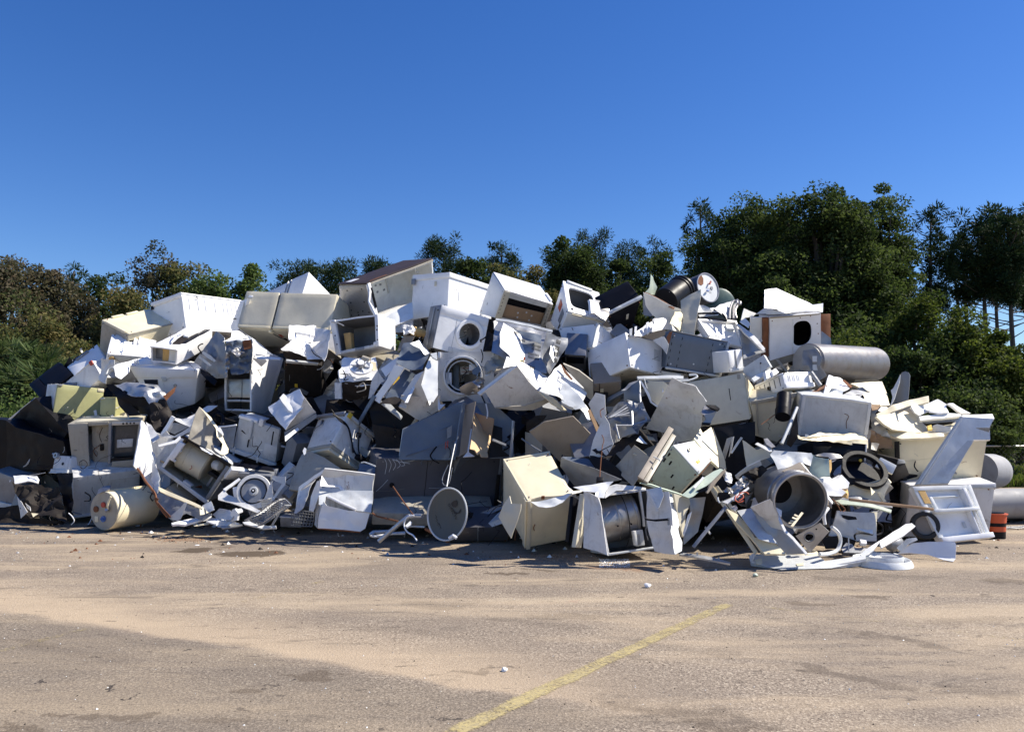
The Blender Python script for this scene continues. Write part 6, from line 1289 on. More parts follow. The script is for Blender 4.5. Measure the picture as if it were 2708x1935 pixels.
comp('door', 'big white refrigerator door face down, grey underside and sunlit fold above it', 'door', [(500, 1300)], [
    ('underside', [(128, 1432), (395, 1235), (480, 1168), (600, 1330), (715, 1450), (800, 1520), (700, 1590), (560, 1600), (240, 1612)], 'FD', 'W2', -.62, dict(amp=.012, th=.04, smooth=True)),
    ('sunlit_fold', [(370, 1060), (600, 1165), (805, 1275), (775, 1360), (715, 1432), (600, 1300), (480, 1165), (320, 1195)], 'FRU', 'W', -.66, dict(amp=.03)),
    ('door_lip', [(48, 1455), (400, 1185), (470, 1160), (430, 1215), (75, 1478)], 'FLU', 'L', -.72, dict(th=.03, amp=.006)),
    ('lower_rim', [(240, 1612), (560, 1595), (800, 1515), (830, 1560), (640, 1640), (400, 1640)], 'FD', 'BG', -.55, dict(amp=.02, th=.02))])
comp('dishwasher', 'overexposed white plastic washer lid with a grey capsule handle, centre', 'washing machine', [(980, 1400)], [
    ('lid', [(950, 1140), (1040, 1250), (1230, 1445), (1185, 1540), (1060, 1500), (960, 1530), (900, 1500), (720, 1432), (790, 1320), (870, 1210)], 'RU', 'W', -.7, dict(amp=.03, smooth=True)),
    ('lower_face', [(985, 1330), (1050, 1390), (1180, 1545), (1230, 1620), (1100, 1640), (960, 1540), (930, 1440)], 'FU', 'WG', -.72, dict(amp=.03, smooth=True)),
    ('capsule_grip', [(950, 1520), (985, 1510), (1080, 1555), (1102, 1590), (1080, 1610), (1040, 1600), (960, 1560)], 'FU', 'WG', -.78, dict(amp=.002, th=.05, smooth=True)),
    ('rust_seam', [(955, 1140), (1010, 1220), (1080, 1310), (1065, 1320), (990, 1240)], 'FR', 'R', -.72, dict(th=.006)),
    ('lower_edge', [(700, 1430), (860, 1500), (1010, 1640), (960, 1640), (840, 1560)], 'FU', 'C', -.68, dict(th=.02))])
one('panel', 'shaded beige side panel right of the white plastic lid', 'metal panel', [(975, 1145), (1140, 1220), (1290, 1335), (1300, 1560), (1230, 1500), (1190, 1400), (1060, 1270)], 'FD', 'BG', -.35, th=.04, amp=.01)
b = box('cabinet', 'grey open box tucked under the clean white refrigerator box', 'cabinet', (985, 1045), (1215, 1060), (990, 1200), None, (.5, .4, .4), 'SD', off=-.05, n='FD'); b.slab('c', .1, .9, .1, .5, 0, .02, 'K', 'recess')
b = box('refrigerator', 'dark tall refrigerator edges in shade below the clean white box', 'refrigerator', (1300, 1360), (1600, 1330), (1300, 1640), None, (.5, .6, .4), 'TP', off=.05, n='FD'); b.slab('c', .2, .22, 0, 1, 0, .01, 'K', 'gap')

# ---------------------------------------------------------------- centre bottom
view('A8')
b = box('refrigerator', 'cream refrigerator lying on the asphalt in the front centre, bright top and shaded front', 'refrigerator', (535, 980), (298, 573), (975, 905), (520, 1432), (.75, .68, .68), 'C', off=-.95, amp=.006, dents=[('a', .3, -.02, .18, .05)], ov={(1, 1, 0): (748, 492)}, seg=.08)
b.slab('b', .0, .12, .02, 1.0, 0, .012, 'B', 'door_gasket') if 0 else b.slab('b', -.005, .09, .0, 1.0, 0, .02, 'C', 'door_edge'); b.slab('c', -.0, 1.0, -.0, .035, 0, .012, 'C', 'top_seam'); b.slab('a', .0, .09, .0, 1.02, 0, .02, 'B', 'door_side'); b.slab('c', .96, 1.0, .0, 1, .0, .01, 'C', 'rear_seam')
b.tube('a', [(.18, .5, .01), (.14, .55, .02), (.16, .62, .02)], .005, 'R', 'scratch_wire'); b.slab('a', .33, .40, -.02, .05, 0, .012, 'R', 'hinge_tear')
comp('fold', 'curling torn strip of cream sheet along the front refrigerator edge', 'metal strip', [(800, 960)], [
    ('curl', [(570, 975), (760, 950), (970, 895), (1062, 880), (950, 920), (880, 975), (800, 1010), (718, 1028), (640, 1010)], 'FU', 'L', -1.2, dict(amp=.03, th=.006)),
    ('bright_curl', [(880, 800), (905, 810), (985, 880), (1060, 868), (1070, 885), (975, 905), (960, 880)], 'FRU', 'B', -1.15, dict(amp=.01))], group=None)
one('panel', 'kinked almond plate leaning on the left side of the front cream refrigerator', 'metal panel', [(375, 1000), (482, 1005), (478, 1060), (372, 1336), (248, 1130), (300, 1000), (350, 925)], 'FL', 'B', -1.2, th=.012, amp=.02)
b, o = pbox('dark_panel', (985, 930), (1080, 985), (935, 1375), (.3, .6, .05), 'K', 'F', -.85, label='dark scuffed panel standing right of the front cream refrigerator', cat='metal panel', ov={(1, 1, 0): (1002, 1395)})
b, o = pbox('almond_panel', (1085, 905), (1142, 985), (1003, 1430), (.25, .7, .05), 'B', 'F', -.9, label='tall narrow almond panel beside the dark scuffed panel', cat='metal panel', ov={(1, 1, 0): (1062, 1432)})
b = box('dryer', 'white dryer torn open at the front to show its grey steel drum, bottom centre', 'dryer', (1215, 925), (1700, 865), (1318, 1505), None, (.66, .78, .6), 'W2', off=-.72, n='F', opn='c', inner='GR', th=.015, ov={(1, 1, 0): (1775, 1440)}, amp=.008)
b.slab('c', -.01, .03, .0, 1, -.02, .02, 'W', 'left_flange'); b.slab('c', .0, 1, .965, 1.0, -.03, .03, 'WG', 'lower_rail'); b.slab('c', .82, .86, .0, .62, -.03, .01, 'WG', 'right_post'); b.slab('c', .97, 1.01, .0, 1.0, -.02, .02, 'WG', 'right_flange')
ca, cb = b.f('c', .03, .47, -.30), b.f('c', .80, .40, -.28); cyl('drum', ca, cb, .275, 'S', b.root, rings=[(0, -.03), (.02, 0), (.46, 0), (.47, .008), (.50, .008), (.51, 0), (.9, 0), (.91, .012), (.96, .012), (1, 0)])
b.tube('c', [(.48, .04, -.04), (.52, .25, .0), (.535, .5, .012), (.5, .75, -.0), (.44, .9, -.05)], .006, 'K', 'drum_belt'); b.ring('c', .30, .55, .012, 0, .0, .004, 'K', 'drum_hole'); b.ring('c', .58, .55, .01, 0, -.01, .0, 'K', 'drum_hole')
b.slab('c', .60, .78, .66, .92, -.05, .03, 'WG', 'motor_box', r=.01); b.slab('c', .62, .68, .72, .9, .03, .05, 'GR', 'box_lid'); b.slab('c', .56, .62, .66, .9, -.02, .05, 'L', 'box_side'); b.tube('c', [(.84, .4, .0), (.88, .55, .02), (.84, .7, .02), (.88, .85, .0)], .006, 'GR', 'wire')
comp('dryer_skin', 'lilac and white crumpled skin peeled off the torn dryer at bottom centre', 'metal panel', [(1180, 1000)], [
    ('left_skin', [(1078, 885), (1140, 895), (1220, 935), (1260, 1050), (1300, 1480), (1310, 1505), (1200, 1465), (1082, 1430), (1085, 1200)], 'FL', 'W2', -.95, dict(amp=.02, th=.012)),
    ('top_skin', [(985, 835), (1140, 820), (1290, 795), (1375, 800), (1330, 830), (1300, 880), (1285, 938), (1225, 935), (1215, 890), (1080, 875)], 'FU', 'W', -.9, dict(amp=.03)),
    ('top_skin', [(1330, 830), (1400, 810), (1560, 830), (1690, 850), (1690, 870), (1560, 870), (1400, 870), (1290, 940), (1300, 880)], 'FU', 'W2', -.85, dict(amp=.02)),
    ('bright_tip', [(1195, 900), (1222, 885), (1222, 925), (1205, 945)], 'FRU', 'W', -1.0, dict(amp=.01))])
one('panel', 'taupe board set as a diamond in the shade above the front cream refrigerator', 'metal panel', [(552, 300), (700, 205), (980, 150), (1150, 322), (965, 560), (870, 520), (855, 592), (735, 480)], 'FD', 'TP', -.38, th=.02, amp=.006)
one('panel', 'dark bundle of wires and dust left of the taupe board', 'scrap', [(520, 210), (620, 150), (720, 130), (700, 180), (600, 270), (530, 290)], 'F', 'KB', -.2, amp=.08, group=None)
comp('metal_sheets', 'blue grey sheets in shade over the torn dryer with drum', 'metal panel', [(1100, 680)], [
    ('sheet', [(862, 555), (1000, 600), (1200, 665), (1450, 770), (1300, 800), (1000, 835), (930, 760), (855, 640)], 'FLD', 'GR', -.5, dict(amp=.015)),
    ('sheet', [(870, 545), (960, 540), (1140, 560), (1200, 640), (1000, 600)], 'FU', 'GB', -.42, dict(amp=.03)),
    ('gap_shade', [(1130, 560), (1300, 560), (1400, 640), (1560, 800), (1450, 780), (1220, 690)], 'F', 'K', -.4, dict(amp=.02))])  # shade between the sheets put in as a black panel
one('panel', 'narrow lilac triangle of white sheet pointing up in the lower centre', 'metal panel', [(1288, 148), (1330, 225), (1345, 330), (1372, 420), (1305, 552), (1140, 545), (1180, 380), (1240, 230)], 'FL', 'W2', -.55, amp=.012)
comp('cabinet', 'cabinet wrecked down to its steel engine plate with ribs, lower centre', 'wreck', [(1450, 180)], [
    ('ribbed_plate', [(1290, 130), (1400, 40), (1640, -20), (1730, 180), (1620, 330), (1430, 370), (1330, 220)], 'FLU', 'GR', -.45, dict(amp=.07, fr=4, es=.06)),
    ('taupe_patch', [(1400, 235), (1550, 250), (1600, 310), (1440, 365)], 'FLU', 'BG', -.56, dict(amp=.02)),
    ('white_strip', [(1040, 60), (1075, 10), (1130, 80), (1150, 180), (1130, 190), (1090, 110)], 'FRU', 'W', -.6, dict(amp=.02)),
    ('left_wall', [(1130, 30), (1200, -80), (1290, -60), (1300, 120), (1240, 250), (1190, 160)], 'FL', 'W2', -.42, dict(amp=.02)),
    ('brown_strip', [(1125, 90), (1150, 80), (1230, 260), (1210, 300)], 'FR', 'WD', -.55, dict(amp=.006, th=.01)),
    ('torn_floor', [(1170, 480), (1380, 400), (1560, 330), (1660, 320), (1500, 440), (1340, 570), (1150, 600), (1145, 550), (1300, 555)], 'FU', 'KB', -.4, dict(amp=.05, fr=4))])
eng = [o for o in COL.objects if o.get('label', '').startswith('cabinet wrecked')][0]
for i in range(5): v, f = tubegeo([P3((1320 + 22 * i, 170 - 6 * i), -.6), P3((1500 + 10 * i, 40 + 26 * i), -.6)], .012, 5); mk('rib', v, f, 'G' if i % 2 else 'GR', eng)
for q in ([(1395, 230), (1430, 370)], [(1555, 100), (1560, 240)], [(1560, 240), (1700, 190)], [(1640, 60), (1700, 190)], [(1400, 240), (1560, 240)]): v, f = tubegeo([P3(p, -.62) for p in q], .012, 5); mk('stay', v, f, 'G', eng)
for pts in ([(1265, 440), (1280, 380), (1260, 330)], [(1205, 515), (1280, 470), (1360, 430)], [(1240, 740), (1250, 600), (1265, 440)], [(1310, 470), (1330, 510), (1300, 540)], [(1280, 70), (1245, 100), (1255, 160)]): v, f = tubegeo(smoothpath([P3(p, -.68) for p in pts]), .006, 5); mk('wire', v, f, rng.choice(['R', 'K']), eng)
b, o = pbox('grey_box', (1210, 738), (1275, 740), (1212, 778), (.12, .08, .08), 'K', 'F', -.8, label='small black junction box hanging on a wire over the torn dryer', cat='electrical box')
one('panel', 'brown grey plate in front of the tilted planks', 'metal panel', [(1368, 655), (1580, 430), (1720, 540), (1690, 640), (1570, 832), (1520, 790)], 'FL', 'BG', -.55, amp=.02, th=.01)
comp('foam_scraps', 'cream torn foam bits caught above the brown grey plate', 'foam', [(1640, 400)], [
    ('foam', [(1590, 390), (1640, 335), (1705, 415), (1650, 410)], 'FRU', 'L', -.66, dict(amp=.02)), ('foam', [(1565, 520), (1600, 488), (1645, 495), (1625, 535)], 'FU', 'C', -.66, dict(amp=.02)), ('foam', [(1700, 330), (1770, 350), (1790, 390), (1720, 380)], 'FU', 'PL', -.64, dict(amp=.03)), ('foam', [(1740, 390), (1810, 400), (1780, 440)], 'F', 'KB', -.62, dict(amp=.03))], group=None)
view('B2')
def plank(name, label, a, b_, w, t, mat, off):
    A, B = P3(a, off), P3(b_, off); d = (B - A).normalized(); n = (CAM - A).normalized(); s_ = d.cross(n).normalized(); n = s_.cross(d)
    vs, fs = boxgeo([(B - A).length, w, t], .006, .15, '', lambda u, v, w_: A + d * u + s_ * (v - w / 2) + n * w_ + noise.noise_vector((A + d * u) * 2) * .006)
    return tag(mk(name, vs, fs, mat), label, 'board')
plank('wood_board', 'darker weathered board of the crossed pair, lower centre right', (258, 262, .25), (-30, 735), .075, .03, 'TP', -1.05)
plank('wood_board', 'paler beige board right beside the darker weathered one', (285, 330, .25), (20, 765), .06, .03, 'BG', -1.0)
tube('cable_clip', [(100, 520), (150, 545), (160, 560)], .008, 'WG', off=-1.05, label='small grey clip on the paler beige board', cat='clip')
comp('cover', 'scratched clear plastic triangle and curved washer side right of the drum', 'washing machine', [(150, 1100)], [
    ('curved_side', [(30, 830), (100, 845), (235, 845), (262, 1000), (275, 1200), (300, 1432), (200, 1425), (100, 1400), (60, 1250), (35, 1100)], 'FL', 'W2', -.95, dict(amp=.02, bend=.4, smooth=True)),
    ('pale_edge', [(235, 840), (290, 880), (320, 1010), (350, 1150), (338, 1180), (382, 1310), (370, 1390), (300, 1432), (275, 1200), (262, 1000)], 'FRU', 'WG', -1.0, dict(amp=.025)),
    ('clear_cover', [(30, 830), (170, 802), (195, 880), (150, 990), (120, 1010)], 'FLU', 'WG', -1.08, dict(amp=.01)),
    ('strap', [(20, 1095), (100, 1105), (230, 1095), (245, 1115), (120, 1125), (25, 1112)], 'F', 'K', -1.08, dict(amp=.01)), ('strap_clip', [(228, 1090), (250, 1090), (255, 1158), (235, 1158)], 'F', 'GR', -1.09, dict(th=.02)),
    ('cover_rim', [(35, 835), (50, 832), (135, 1000), (150, 1030), (115, 1030), (118, 1000)], 'F', 'WG', -1.1, dict(th=.01))])
comp('refrigerator', 'beige and dark grey cabinet sides behind the curved washer side', 'refrigerator', [(450, 1100)], [
    ('beige_side', [(290, 862), (435, 905), (445, 960), (405, 1060), (400, 1180), (375, 1270), (345, 1150), (310, 960)], 'FR', 'B', -.8, dict(amp=.01, th=.03)),
    ('dark_side', [(435, 905), (585, 895), (560, 1050), (520, 1220), (385, 1340), (378, 1290), (440, 1030)], 'F', 'SD', -.7, dict(amp=.02, th=.03)),
    ('white_tip', [(455, 1028), (440, 1080), (382, 1265), (372, 1230), (420, 1060)], 'FLU', 'W', -.86, dict(amp=.006))])

# ---------------------------------------------------------------- upper right
view('B1')
ca = P3((445, 470), -.25); cb = P3((640, 325), -.1)
bd = root('barrel', 'black enamel tank with a shiny double hoop stuck in a torn cream jacket', 'tank', (ca.x, ca.y, ca.z - .25), GRP)
cyl('tank_body', ca, cb, .20, 'K', bd, rings=[(0, -.02), (.02, 0), (.74, 0), (.76, .014), (.80, .014), (.82, 0), (.86, 0), (.88, .016), (.94, .016), (.96, 0), (1, -.02)])
v, f = tubegeo([ca.lerp(cb, .15) + Vector((-.02, -.19, .07)), ca.lerp(cb, .7) + Vector((-.02, -.19, .07))], .006); mk('seam', v, f, 'D', bd)
comp('jacket', 'torn cream jacket split open around the black enamel tank', 'metal panel', [(500, 600)], [
    ('curved_shell', [(212, 385), (262, 400), (400, 470), (545, 540), (610, 560), (640, 660), (600, 800), (480, 760), (300, 620), (235, 520)], 'FD', 'L', -.42, dict(amp=.03, smooth=True, bend=.3)),
    ('torn_tip', [(275, 188), (300, 215), (350, 325), (330, 400), (265, 400), (225, 390), (270, 330)], 'FR', 'GN', -.35, dict(amp=.03)),
    ('rust_rim', [(215, 370), (265, 385), (400, 455), (545, 535), (535, 555), (395, 480), (258, 408)], 'FU', 'R', -.46, dict(th=.01)),
    ('cream_fold', [(560, 560), (620, 560), (625, 680), (600, 800), (560, 780), (480, 720), (520, 640)], 'FRU', 'C', -.48, dict(amp=.05)),
    ('tall_panel', [(605, 460), (820, 335), (825, 420), (790, 600), (750, 835), (640, 810), (610, 790), (640, 680), (612, 560)], 'FLU', 'B', -.46, dict(amp=.015, th=.006, bend=.2, smooth=True)),
    ('grey_guts', [(205, 400), (240, 500), (300, 620), (200, 620), (190, 520)], 'FL', 'GR', -.3, dict(amp=.06, es=.06))])
c = P3((893, 330), -.1); n = Vector((.25, -.93, .22)).normalized(); d2 = Vector((-.75, .62, -.1)).normalized()
td = root('water_heater', 'water heater lying on top with white end, rust patch, red and blue valves', 'water heater', (c.x, c.y, c.z - .3), GRP)
ax_ = (n * -.55 + d2 * .6).normalized(); cyl('tank_shell', c, c + ax_ * .95, .235, 'D', td, rings=[(0, 0), (.02, .006), (.98, 0), (1, -.03)])
cyl('end_cap', c - ax_ * .012, c + ax_ * .004, .225, 'L', td); u_ = ax_.cross(Vector((0, 0, 1))).normalized(); w_ = u_.cross(ax_).normalized()
if u_.x < 0: u_ = -u_
if w_.z < 0: w_ = -w_
def ee(a, c_, h=0): return c - ax_ * (.012 + h) + u_ * a + w_ * c_
bmv = [ee(a, c_, .004) for a, c_ in ((-.2, .04), (-.19, .15), (-.1, .19), (-.07, .14), (-.09, .05), (-.14, .02))]; mk('rust_patch', bmv, [[0, 1, 2, 3, 4, 5]], 'R', td)
v, f = tubegeo([ee(.02, .05, .03), ee(.06, .1, .03)], .014); mk('red_valve', v, f, 'RED', td); cyl('port', ee(.085, .0), ee(.085, .0, .01), .028, 'GR', td); v, f = tubegeo([ee(-.06, -.07, .03), ee(-.02, -.05, .03)], .016); mk('blue_valve', v, f, 'BL', td)
v, f = ringgeo(c - ax_ * .005, -ax_, .243, .222, .02); mk('dark_rim', v, f, 'SD', td)
mk('paper_label', [ee(-.03, -.05, .003), ee(.06, -.09, .003), ee(.09, .02 - .06, .003), ee(.0, .0, .003)], [[0, 1, 2, 3]], 'WG', td)
c = P3((1040, 500), .25); cyl_ = cylgeo(c, c + Vector((-.1, .6, -.05)), .27, n=36, rings=[(0, -.06), (.04, -.01), (.1, 0), (1, 0)]); tag(mk('tank', *cyl_, 'TG'), 'dark green tank end just behind the chair hoops', 'tank')
comp('scrap_cabinet', 'white crumpled plastic washer parts piled below the green tank', 'washing machine', [(950, 600)], [
    ('white_shell', [(795, 515), (850, 520), (960, 590), (1040, 620), (1000, 660), (880, 640), (780, 640)], 'FU', 'L', -.3, dict(amp=.05)),
    ('bright_panel', [(960, 560), (1040, 500), (1150, 480), (1130, 600), (1110, 665), (1050, 620)], 'FRU', 'W2', -.32, dict(amp=.04)),
    ('bright_ridge', [(930, 540), (980, 535), (970, 580), (1050, 600), (1000, 610)], 'RU', 'W', -.38, dict(amp=.03))])
sc_ = [o for o in COL.objects if o.name == 'scrap_cabinet'][0]; sc_.name = 'washing_machine'
for i, pts in enumerate(([(1135, 660), (1140, 560), (1170, 480), (1205, 470), (1215, 500)], [(1175, 660), (1180, 560), (1205, 500), (1245, 505), (1250, 480)], [(1205, 655), (1190, 580), (1215, 520)])): tube('chrome_tube', pts, .02, 'S', off=-.35, label=['outer chrome tube hoop sticking up right of the green tank', 'middle chrome tube hoop beside the outer one', 'short inner chrome tube stub at the hoops'][i], cat='tube')
tube('tube_loop', [(790, 625), (800, 605), (1020, 605), (1070, 625), (1100, 680), (1040, 670), (850, 650), (810, 660)], .016, 'K', off=-.4, close=True, label='black bent tube frame lying above the bright tray door', cat='frame')
one('panel', 'lilac pointed sheet beside the chrome tube hoops', 'metal panel', [(1180, 480), (1218, 445), (1238, 470), (1210, 500)], 'FL', 'W2', -.3, amp=.01)
b = box('door', 'bright white refrigerator door liner tray above the blue steel cabinet', 'door', (775, 682), (1195, 702), (895, 860), None, (.7, .45, .07), 'W', off=-.45, n='RU', ov={(1, 1, 0): (1278, 965)}, amp=.005)
b.slab('c', .0, 1, -.02, .07, 0, .04, 'W', 'rim'); b.slab('c', .0, .05, .07, 1.0, 0, .04, 'W', 'rim'); b.slab('c', .95, 1.0, .07, 1.0, 0, .04, 'W', 'rim'); b.slab('c', .68, .86, .16, .4, 0, .03, 'L', 'latch_box'); b.slab('c', .12, .4, .7, .8, 0, .01, 'L', 'ledge'); b.slab('b', 0, 1, .1, 1.6, -.1, .01, 'W2', 'side')
b = box('freezer', 'blue grey galvanised cabinet with dashed slot rows facing the viewer', 'cabinet', (515, 797), (1112, 912), (440, 1182), None, (.85, .6, .4), 'GB', off=-.5, n='F', ov={(1, 1, 0): (1018, 1275)}, amp=.004)
for s_ in (.03, .20, .75, .96):
    for t_ in (.10, .29, .48, .67, .86): b.slab('c', s_, s_ + .012, t_, t_ + .09, -.002, .004, 'K', 'slot')
for s_, t_ in ((.06, .1), (.88, .1), (.5, .78), (.95, .85), (.09, .88)): b.ring('c', s_, t_, .012, 0, 0, .003, 'WG', 'dimple')
b.slab('c', -.01, 1.01, -.03, .0, -.03, .01, 'GR', 'top_flange'); b.slab('c', 1.0, 1.05, .0, 1.0, -.05, .0, 'G', 'right_flange'); b.slab('c', .0, 1.0, .97, 1.04, .0, .04, 'G', 'bottom_flange')
comp('washing_machine', 'white washer tub with rails and a dark underside left of the tray door', 'washing machine', [(300, 740)], [
    ('tub_top', [(330, 660), (470, 652), (520, 700), (590, 800), (450, 772), (300, 800), (315, 730)], 'RU', 'W', -.42, dict(amp=.02, smooth=True)),
    ('tub_front', [(120, 790), (240, 720), (320, 690), (315, 790), (180, 850), (110, 845)], 'FRU', 'W', -.45, dict(amp=.05)),
    ('rail', [(240, 705), (265, 695), (275, 800), (250, 815)], 'FU', 'W', -.52, dict(th=.03)), ('rail', [(60, 770), (90, 760), (85, 850), (60, 830)], 'FU', 'WG', -.5, dict(th=.03)), ('rail', [(115, 745), (140, 740), (130, 840), (108, 840)], 'FU', 'W', -.5, dict(th=.03)),
    ('underside', [(180, 855), (310, 815), (445, 772), (445, 830), (310, 890)], 'FD', 'TP', -.4, dict(amp=.01)),
    ('crushed_side', [(310, 895), (430, 850), (480, 930), (460, 1040), (400, 960)], 'FL', 'W2', -.48, dict(amp=.03)),
    ('pipe_elbow', [(305, 670), (330, 652), (360, 670), (345, 700), (310, 700)], 'FU', 'W2', -.5, dict(th=.04)),
    ('rust_strip', [(455, 860), (490, 800), (520, 800), (480, 940)], 'F', 'R', -.45, dict(amp=.02))])
comp('cabinet', 'dark louvred cabinet between the tray door and the dryer with an oval hole', 'cabinet', [(1350, 900)], [
    ('dark_back', [(1230, 770), (1330, 840), (1480, 990), (1280, 1060), (1270, 960)], 'F', 'SD', -.2, dict(amp=.01)),
    ('edge_strip', [(1205, 715), (1250, 730), (1350, 800), (1440, 880), (1518, 975), (1495, 1000), (1380, 890), (1280, 800)], 'FU', 'W2', -.4, dict(th=.03)),
    ('bottom_strip', [(1280, 1050), (1515, 985), (1520, 1010), (1285, 1085)], 'FU', 'GR', -.3, dict(th=.02)),
    ('clutter', [(1245, 700), (1300, 640), (1360, 700), (1340, 760)], 'FU', 'L', -.35, dict(amp=.04))])
one('panel', 'pale triangular plate left of the dryer with an oval hole', 'metal panel', [(1290, 548), (1420, 605), (1380, 640), (1300, 650), (1250, 700)], 'FR', 'L', -.25, amp=.01)
b = box('dryer', 'dryer with a dark oval door hole and rusty flanks, upper right', 'dryer', (1560, 642), (2109, 600), (1565, 1112), None, (.7, .72, .55), 'W', off=-.3, n='F', opn='c', inner='K', th=.02, ov={(1, 1, 0): (2109, 955)}, amp=.006, dents=[('c', .15, .6, .15, .03)])
b.plate('c', .63, .50, .19, .33, -.01, .012, 'W', 'front_panel', pw=2.6, flat=.47); b.slab('c', -.13, -.01, .02, .9, -.1, -.01, 'R', 'rusty_flank'); b.slab('c', -.35, -.13, .0, .55, -.1, -.04, 'L', 'side_panel'); b.slab('c', .44, .465, .1, .98, .012, .02, 'L', 'door_crease')
b.slab('c', .0, .98, .0, .04, .012, .02, 'BG', 'rusty_top_edge'); b.slab('c', .0, .6, 1.0, 1.2, -.2, -.02, 'BG', 'base')
for s_, t_ in ((.05, .1), (.05, .5), (.6, .08), (.8, .06), (.93, .3), (.95, .6)): b.ring('c', s_, t_, .008, 0, .012, .016, 'R', 'screw')
view('B3')
b, o = pbox('rusty_sheet', (238, 442), (326, 438), (240, 745), (.16, .5, .06), 'R', 'FRU', -.3, label='upright rusty iron panel at the right side of the oval hole dryer', cat='metal panel'); 
view('B1')
comp('bent_sheet', 'bent white sheet rising like a tent on top of the oval hole dryer', 'metal panel', [(1750, 480)], [
    ('tent_sheet', [(1512, 352), (1640, 330), (1760, 385), (1900, 450), (2030, 508), (2020, 560), (1740, 605), (1640, 560), (1505, 545)], 'FRU', 'W', -.4, dict(amp=.012, th=.008)),
    ('right_flap', [(2025, 510), (2140, 495), (2135, 590), (1950, 575), (1800, 590)], 'FU', 'W', -.45, dict(amp=.01)),
    ('front_fold', [(1420, 612), (1550, 515), (1600, 560), (1745, 605), (1600, 612)], 'FLU', 'L', -.48, dict(amp=.01)),
    ('lower_edge', [(1430, 605), (1740, 595), (1980, 580), (2100, 588), (1800, 612), (1560, 628)], 'FU', 'GR', -.42, dict(th=.006))])
one('panel', 'small dark plate behind the rusty panel', 'metal panel', [(2120, 790), (2220, 870), (2230, 960), (2110, 950)], 'F', 'SD', -.1)
comp('small_boxes', 'white drawer front box with shaded face below the louvred cabinet', 'drawer', [(1400, 1180)], [
    ('drawer_face', [(1280, 1190), (1500, 1047), (1572, 1170), (1540, 1190), (1370, 1300), (1285, 1240)], 'FL', 'WG', -.4, dict(th=.08, amp=.003)),
    ('lower_lip', [(1370, 1300), (1560, 1180), (1600, 1230), (1400, 1330)], 'FU', 'L', -.42, dict(th=.03)),
    ('white_block', [(1515, 1225), (1570, 1205), (1605, 1270), (1535, 1305)], 'FRU', 'W', -.5, dict(th=.05)), ('white_block', [(1590, 1215), (1625, 1195), (1665, 1235), (1610, 1270)], 'FRU', 'W', -.48, dict(th=.05))], group=None)
tube('knob_hole', [(1464, 1135), (1468, 1140)], .012, 'K', off=-.5, smooth=0, label='dark knob dot on the shaded drawer face', cat='knob')
b = box('cabinet', 'narrow white cabinet with two bright slots right of the blue steel cabinet', 'cabinet', (1110, 1010), (1272, 985), (1130, 1240), None, (.3, .35, .3), 'W', off=-.45, n='FRU'); b.slab('c', .02, .35, .05, .8, 0, .01, 'W', 'bright_slot'); b.slab('c', .45, .55, .0, .95, 0, .006, 'GR', 'gap'); b.slab('c', .0, 1, .85, 1, 0, .02, 'WG', 'lip')
b = box('dryer', 'white dryer with slotted grey side and a bright front below the oval hole dryer', 'dryer', (1737, 1408), (1432, 1540), (2045, 1392), (1700, 1238), (.62, .62, .4), 'W', off=-.4, amp=.004, seg=.1)
for i in range(5): b.slab('b', .12 + .17 * i, .14 + .17 * i, .25, .8, 0, .004, 'K', 'vent_slot')
for i in range(6): b.slab('a', .16 + .055 * i + .04 * (i // 2), .165 + .055 * i + .04 * (i // 2), .42, .85, 0, .004, 'WG', 'embossed_line')
b.slab('a', .0, 1.0, .0, .28, 0, .02, 'W', 'front_lip'); b.slab('b', .02, .98, .86, .9, 0, .01, 'WG', 'panel_ridge'); b.slab('c', .05, .95, .05, .95, 0, .01, 'BG', 'base')
b = box('refrigerator', 'big almond refrigerator with a black slit, flank painted as sunlit, right of centre', 'refrigerator', (1285, 1238), (690, 1335), (1405, 1415), (1358, 1742), (.8, .5, .7), 'B', off=-.4, amp=.004, ov={(0, 1, 1): (1425, 1545)})
b.slab('b', .28, .295, .28, .54, 0, .004, 'K', 'slit'); b.slab('b', .06, .12, .02, .12, 0, .003, 'BG', 'smudge'); b.slab('c', .04, .96, .04, .96, 0, .01, 'B', 'base') if 0 else None; b.slab('a', .02, .98, .02, .98, 0, .01, 'C', 'sunlit_side')  # flank paler than the body, sunlight put into its colour
b.slab('C', .05, .98, .05, .95, 0, .05, 'KB', 'dark_base'); b.slab('C', .1, .35, .02, .2, .05, .06, 'WG', 'base_label')
comp('rails', 'bundle of grey rails and a bent tube lying above the almond refrigerator', 'rail', [(400, 1300)], [
    ('rail', [(140, 1278), (640, 1270), (640, 1300), (150, 1308)], 'FU', 'WG', -.5, dict(th=.03)), ('rail', [(230, 1315), (690, 1300), (690, 1330), (230, 1340)], 'FU', 'GR', -.48, dict(th=.03))], group=None)
tube('bent_tube', [(560, 1325), (680, 1325), (780, 1290), (770, 1265), (700, 1265)], .014, 'WG', off=-.58, label='thin bent tube curling over the grey rails', cat='tube')
one('panel', 'torn lilac sheet with a frayed right edge, right of centre', 'metal panel', [(525, 1285), (600, 1325), (640, 1345), (740, 1375), (770, 1385), (800, 1440), (850, 1500), (885, 1555), (835, 1640), (838, 1770), (810, 1880), (735, 1975), (530, 1990), (500, 1900), (230, 1840), (360, 1600), (450, 1420)], 'FLD', 'W2', -.75, amp=.02, th=.006, smooth=True)
tube('frayed_edge', [(640, 1345), (740, 1372), (775, 1388), (800, 1440), (850, 1500), (885, 1552)], [.004, .01, .005, .012, .006, .01], 'W2', off=-.85, smooth=0, label='pale frayed strip along the torn lilac sheet', cat='metal strip')
